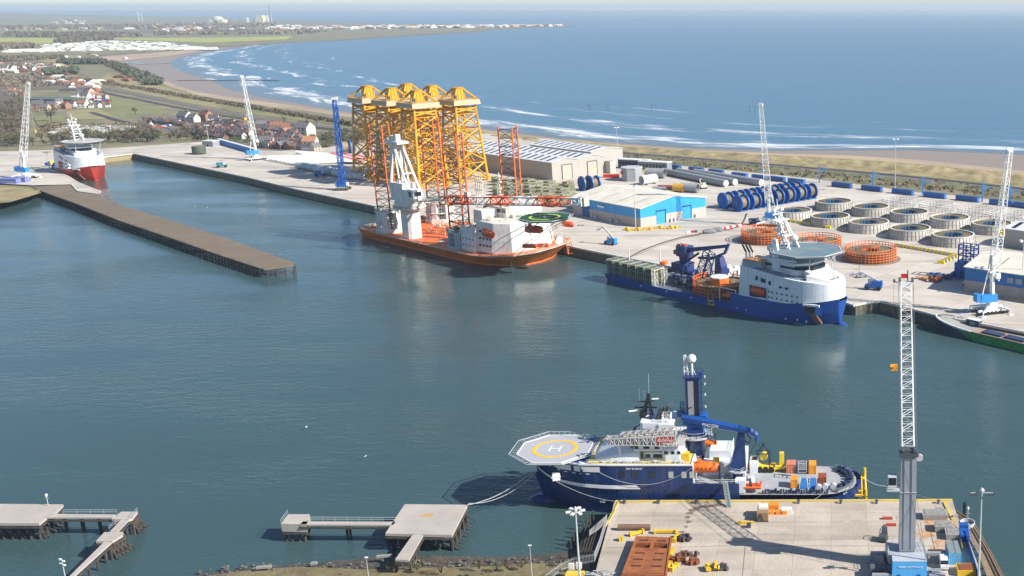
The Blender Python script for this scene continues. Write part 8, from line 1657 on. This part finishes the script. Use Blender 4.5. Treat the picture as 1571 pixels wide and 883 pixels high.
scatter('farm_building', 'small pale or red roofed building scattered over the inland fields', 'building', 'scattered inland buildings', 120, lambda r: r.choice([(r.uniform(0,110), r.uniform(98,116)), (r.uniform(20,200), r.uniform(84,92) if r.random() < .3 else r.uniform(118,130)), (r.uniform(0,70), r.uniform(98,112)), (r.uniform(90,160), r.uniform(124,140))]), ((9,6,5),(14,7,5),(24,8,5)), (REND,BUFF,TILE,BRICK,SLATE), 12)
# trees
def tree_mesh(seed, r, h, mats_, n=150, ls=.9, sparse=1.):
    rr_ = random.Random(seed); m = MB(); lobes = [(rr_.uniform(-.5,.5)*r, rr_.uniform(-.5,.5)*r, h*rr_.uniform(.45,.85), r*rr_.uniform(.4,.7)) for _ in range(6)]
    for k in range(n):
        lx, ly, lz, lr = rr_.choice(lobes); a, p = rr_.uniform(0,2*pi), rr_.uniform(-1.1,1.5); q = lr*rr_.uniform(.55,1.1); x, y, z = lx+q*cos(a)*cos(p), ly+q*sin(a)*cos(p), max(.6, lz+q*sin(p)*.8)
        m.mi = 0 if rr_.random() < .6 else 1; s = ls*rr_.uniform(.5,1.1); d = [rr_.uniform(-s,s) for _ in range(9)]
        m._a([(x,y,z),(x+d[0],y+d[1],z+d[2]),(x+d[3],y+d[4],z+d[5]*.8)], [(0,1,2)]); m._a([(x,y,z),(x+d[6],y+d[7],z+d[8]*.6),(x+d[1],y-d[0],z+d[4]*.5)], [(0,1,2)])
    return m.mesh('crown', mats_)
CR = [(mat('crown_brown', (.24,.19,.12), .95, var=.5), mat('crown_brown_dark', (.12,.095,.06), .95)), (mat('crown_green', (.18,.19,.08), .95, var=.4), mat('crown_green_dark', (.08,.095,.045), .95)), (mat('crown_dark', (.11,.12,.07), .95, var=.4), mat('crown_darker', (.065,.075,.05), .95))]
crowns = [[tree_mesh(s*7+k, 4.2, 9.5, CR[k], 170, 1.0) for s in range(3)] for k in range(3)]
tm = MB(); tm.bar((0,0,0),(0,0,6.5),.35,6,.15); [tm.bar((0,0,3),(2.2*cos(a),2.2*sin(a),6.8),.15,4,.05) for a in (0,1.3,2.6,3.9,5.2)]; trunk = tm.mesh('trunk', TIMBER)
def tree(px, py, k, sc, lab, grp, z=4.3):
    t = bpy.data.objects.new('tree', trunk); COL.objects.link(t); t.location = P(px, py, z); t.rotation_euler.z = rh.uniform(0,6); t.scale = (sc*rh.uniform(.9,1.2), sc*rh.uniform(.9,1.2), sc*rh.uniform(.85,1.15)); tag(t, lab, 'tree', grp)
    c_ = bpy.data.objects.new('crown', rh.choice(crowns[k])); COL.objects.link(c_); c_.parent = t
TK = ['bare brown tree', 'olive green tree', 'dark evergreen tree']
for i in range(150):
    t_ = rh.random(); px = 10+t_*310; k = rh.choice([0,0,1,2,2]); tree(px, 225.5-t_*11+rh.uniform(-12,0)*(.8), k, rh.uniform(.6,1.1), TK[k]+' in the belt along the landward side of the far quay', 'trees in the belt behind the far quay')
for i in range(75):
    px = rh.uniform(-5,40); k = rh.choice([0,0,0,1]); tree(px, rh.uniform(150,222)-max(0,px-20)*.8, k, rh.uniform(.7,1.1), TK[k]+' in the bare wood at the left edge', 'trees of the bare wood at the left edge')
for i in range(60):
    t_ = rh.random(); px = 330+t_*200; k = rh.choice([0,1,1,2]); tree(px, 199+t_*18+rh.uniform(0,14), k, rh.uniform(.35,.7), TK[k]+' between the village houses', 'trees between the village houses')
for i in range(34):
    px = rh.uniform(500,560); k = rh.choice([0,0,1,2]); tree(px, rh.uniform(207,222), k, rh.uniform(.55,.9), TK[k]+' in the copse behind the blue crawler crane', 'trees behind the blue crawler crane')
for lb, px, py, k, sc in (('lone dark tree in the green field behind the red ship mast', 79,186,2,1.7), ('lone round bush tree in the wide pasture', 208,176,0,1.1), ('small bush at the right edge of the seaside grass', 437,190,0,.9), ('round dark tree at the corner of the seaside grass', 486,191,0,1.2)): tree(px, py, k, sc, lb, 'lone trees')
def wood(name, quad, n, mats_, h, seed, s=3.5, z=4.2, lab=None):
    r_ = random.Random(seed); m = MB()
    for k in range(n):
        a, b_ = r_.random(), r_.random(); p_ = lerp(lerp(quad[0], quad[1], a), lerp(quad[3], quad[2], a), b_); c = P(p_[0], p_[1], z); hh = h*r_.uniform(.7,1.2)
        for j in range(5):
            m.mi = 0 if r_.random() < .6 else 1; d = [r_.uniform(-s,s) for _ in range(9)]; x, y, zz = c[0]+d[0], c[1]+d[1], hh*r_.uniform(.45,1)+z
            m._a([(x,y,zz+s*.5),(x+d[2],y+d[3],zz-s*.7),(x+d[4],y+d[5],zz-s*.6)], [(0,1,2)])
        m.mi = 1; m.bar((c[0],c[1],z),(c[0],c[1],z+hh*.8),h*.12,4,h*.05)
    o = m.build(name, mats_); return struct(o, 'stuff')
wood('plantation_wood', [(163,98.5),(178,98.5),(243,124),(212,124)], 620, CR[2], 9, 1, 4)
wood('plantation_wood', [(92,96),(160,95.5),(164,98.5),(95,98.3)], 330, CR[2], 10, 2, 6)
wood('plantation_wood', [(216,123),(250,126),(246,131),(222,130)], 130, CR[2], 9, 3, 4)
wood('hedge_row', [(130,121),(560,194),(560,196.5),(130,124)], 700, CR[0], 4, 4, 2.2)
wood('hedge_row', [(70,112),(118,110),(118,114),(72,116)], 240, CR[2], 11, 5, 5); wood('scrub_wood', [(-5,89),(95,86),(98,90),(-5,96)], 200, CR[0], 7, 6, 5)
wood('scrub_wood', [(10,50),(210,52),(215,57),(10,57)], 420, CR[0], 13, 7, 11); wood('scrub_wood', [(85,62),(165,57),(170,62),(95,67)], 250, CR[0], 12, 8, 12); wood('scrub_wood', [(-5,70),(50,70),(60,76),(-5,77)], 260, CR[0], 12, 9, 10)
wood('scrub_wood', [(240,49),(520,46),(470,52),(240,54)], 380, CR[0], 11, 10, 11); wood('scrub_wood', [(-10,41),(420,36),(420,42),(-10,46)], 420, CR[0], 13, 11, 17); wood('scrub_wood', [(-10,100),(60,97),(90,102),(-10,108)], 160, CR[0], 5, 21, 3.5); wood('scrub_wood', [(0,116),(70,117),(110,132),(0,134)], 260, CR[0], 4, 22, 2.6); wood('garden_shrubs', [(60,190),(230,192),(235,204),(60,208)], 500, CR[0], 3, 12, 1.6); wood('garden_shrubs', [(290,186),(520,212),(500,228),(290,214)], 700, CR[1], 3.2, 13, 1.6)
wood('dune_scrub', [(880,229),(1571,292),(1571,306),(945,242)], 380, CR[0], 1.5, 14, 1.3)
# rail fences and lamp poles reading as thin lines: groyne in the surf
a, b2 = P(272,124,0), P(428,123.5,0); m = MB(); n = 120
for k in range(n): q = lerp(a, b2, k/(n-1)); m.bar((q[0],q[1],-1),(q[0],q[1],1.5),.6,4)
m.bar((a[0],a[1],1.0),(b2[0],b2[1],.9),.5,4); o = m.build('timber_groyne', TIMBER); tag(o, 'long dark timber groyne crossing the beach into the surf', 'groyne')
for i, px in enumerate((903,906,930,933,1000,1150,1158)):
    p_ = P(px, 168+(px-903)*.015, 0); m = MB(); m.bar((p_[0],p_[1],-1),(p_[0],p_[1],8),.22,5); m.bar((p_[0],p_[1],7),(p_[0]+1,p_[1],8),.15,4); o = m.build('sea_post', TIMBER); tag(o, '%s thin post from the left standing in the sea' % ORD[i], 'post', 'thin posts standing in the sea')
# far power station, chimney, other plant, wind turbines
t = thing('power_station', 'pale power station block below the tall chimney on the horizon', 'power station', P(401,34.3,4)); c = t.location; k_ = 9200/1650.
m = MB(); m.box(-12*k_,-4*k_,-40,40,0,6*k_); m.box(-5*k_,8*k_,-50,50,0,8*k_); m.box(-1*k_,7*k_,-50,50,8*k_,11.5*k_); m.build('main_block', mat('station_cream', (.74,.66,.44), .7), t); m = MB(); m.box(-24*k_,-21*k_,-20,20,0,8*k_); m.box(9*k_,14*k_,-30,30,0,3*k_); m.build('side_block', LGREY, t)
t = thing('chimney_stack', 'tall grey chimney beside the pale power station', 'chimney', P(416.5,34.3,4)); MB().rev([(10,0),(6.5,150)], n=14).build('shaft', mat('stack_grey', (.30,.31,.33), .7), t); MB().rev([(6.8,150),(6.8,156)], n=14).build('rim', LGREY, t)
t = thing('smelter_plant', 'pale domed plant left of the power station on the horizon', 'plant', P(335,34.3,4)); m = MB(); m.box(-11*k_,-4*k_,-40,40,0,5*k_); m.box(3*k_,11*k_,-40,40,0,5*k_); m.build('hall', mat('station_cream', (.74,.66,.44)), t); m = MB(); m.rev([(8*k_,3*k_),(8*k_,6.5*k_),(6*k_,9*k_),(0,10.5*k_)], n=16); m.build('dome', mat('dome_pale', (.62,.60,.54), .6), t)
def turbine(lab, px, py, h, r, a0):
    t = thing('wind_turbine', lab, 'wind turbine', P(px, py, 4), 0, 'distant wind turbines'); MB().bar((0,0,0),(0,0,h),3.,8,1.8).build('tower', WHITE, t); MB().box(-2.5,2.5,-5,5,h-2,h+3).build('nacelle', WHITE, t)
    for k in range(3): a = a0+2*pi*k/3; MB().bar((0,-6,h), (r*cos(a),-6,h+r*sin(a)), 2.4, 4, .6).build('blade', WHITE, t)
turbine('taller distant wind turbine on the left horizon', 218.5, 32.5, 105, 38, 1.9); turbine('fainter distant wind turbine just left of the taller one', 213.5, 32, 92, 34, .6)
# ---------------------------------------------------------------- sea air
hz = MB().box(-24000, 24000, -300, 30000, -6, 190).build('haze', None or WHITE)
hm = bpy.data.materials.new('sea_haze'); hm.use_nodes = True; n = hm.node_tree
for q in list(n.nodes):
    if q.type != 'OUTPUT_MATERIAL': n.nodes.remove(q)
vv = n.nodes.new('ShaderNodeVolumePrincipled'); vv.inputs['Color'].default_value = (.74, .87, 1.0, 1); vv.inputs['Density'].default_value = 5.8e-5; vv.inputs['Anisotropy'].default_value = 0.1
n.links.new(vv.outputs[0], [q for q in n.nodes if q.type == 'OUTPUT_MATERIAL'][0].inputs['Volume'])
hz.data.materials.clear(); hz.data.materials.append(hm); struct(hz, 'stuff')
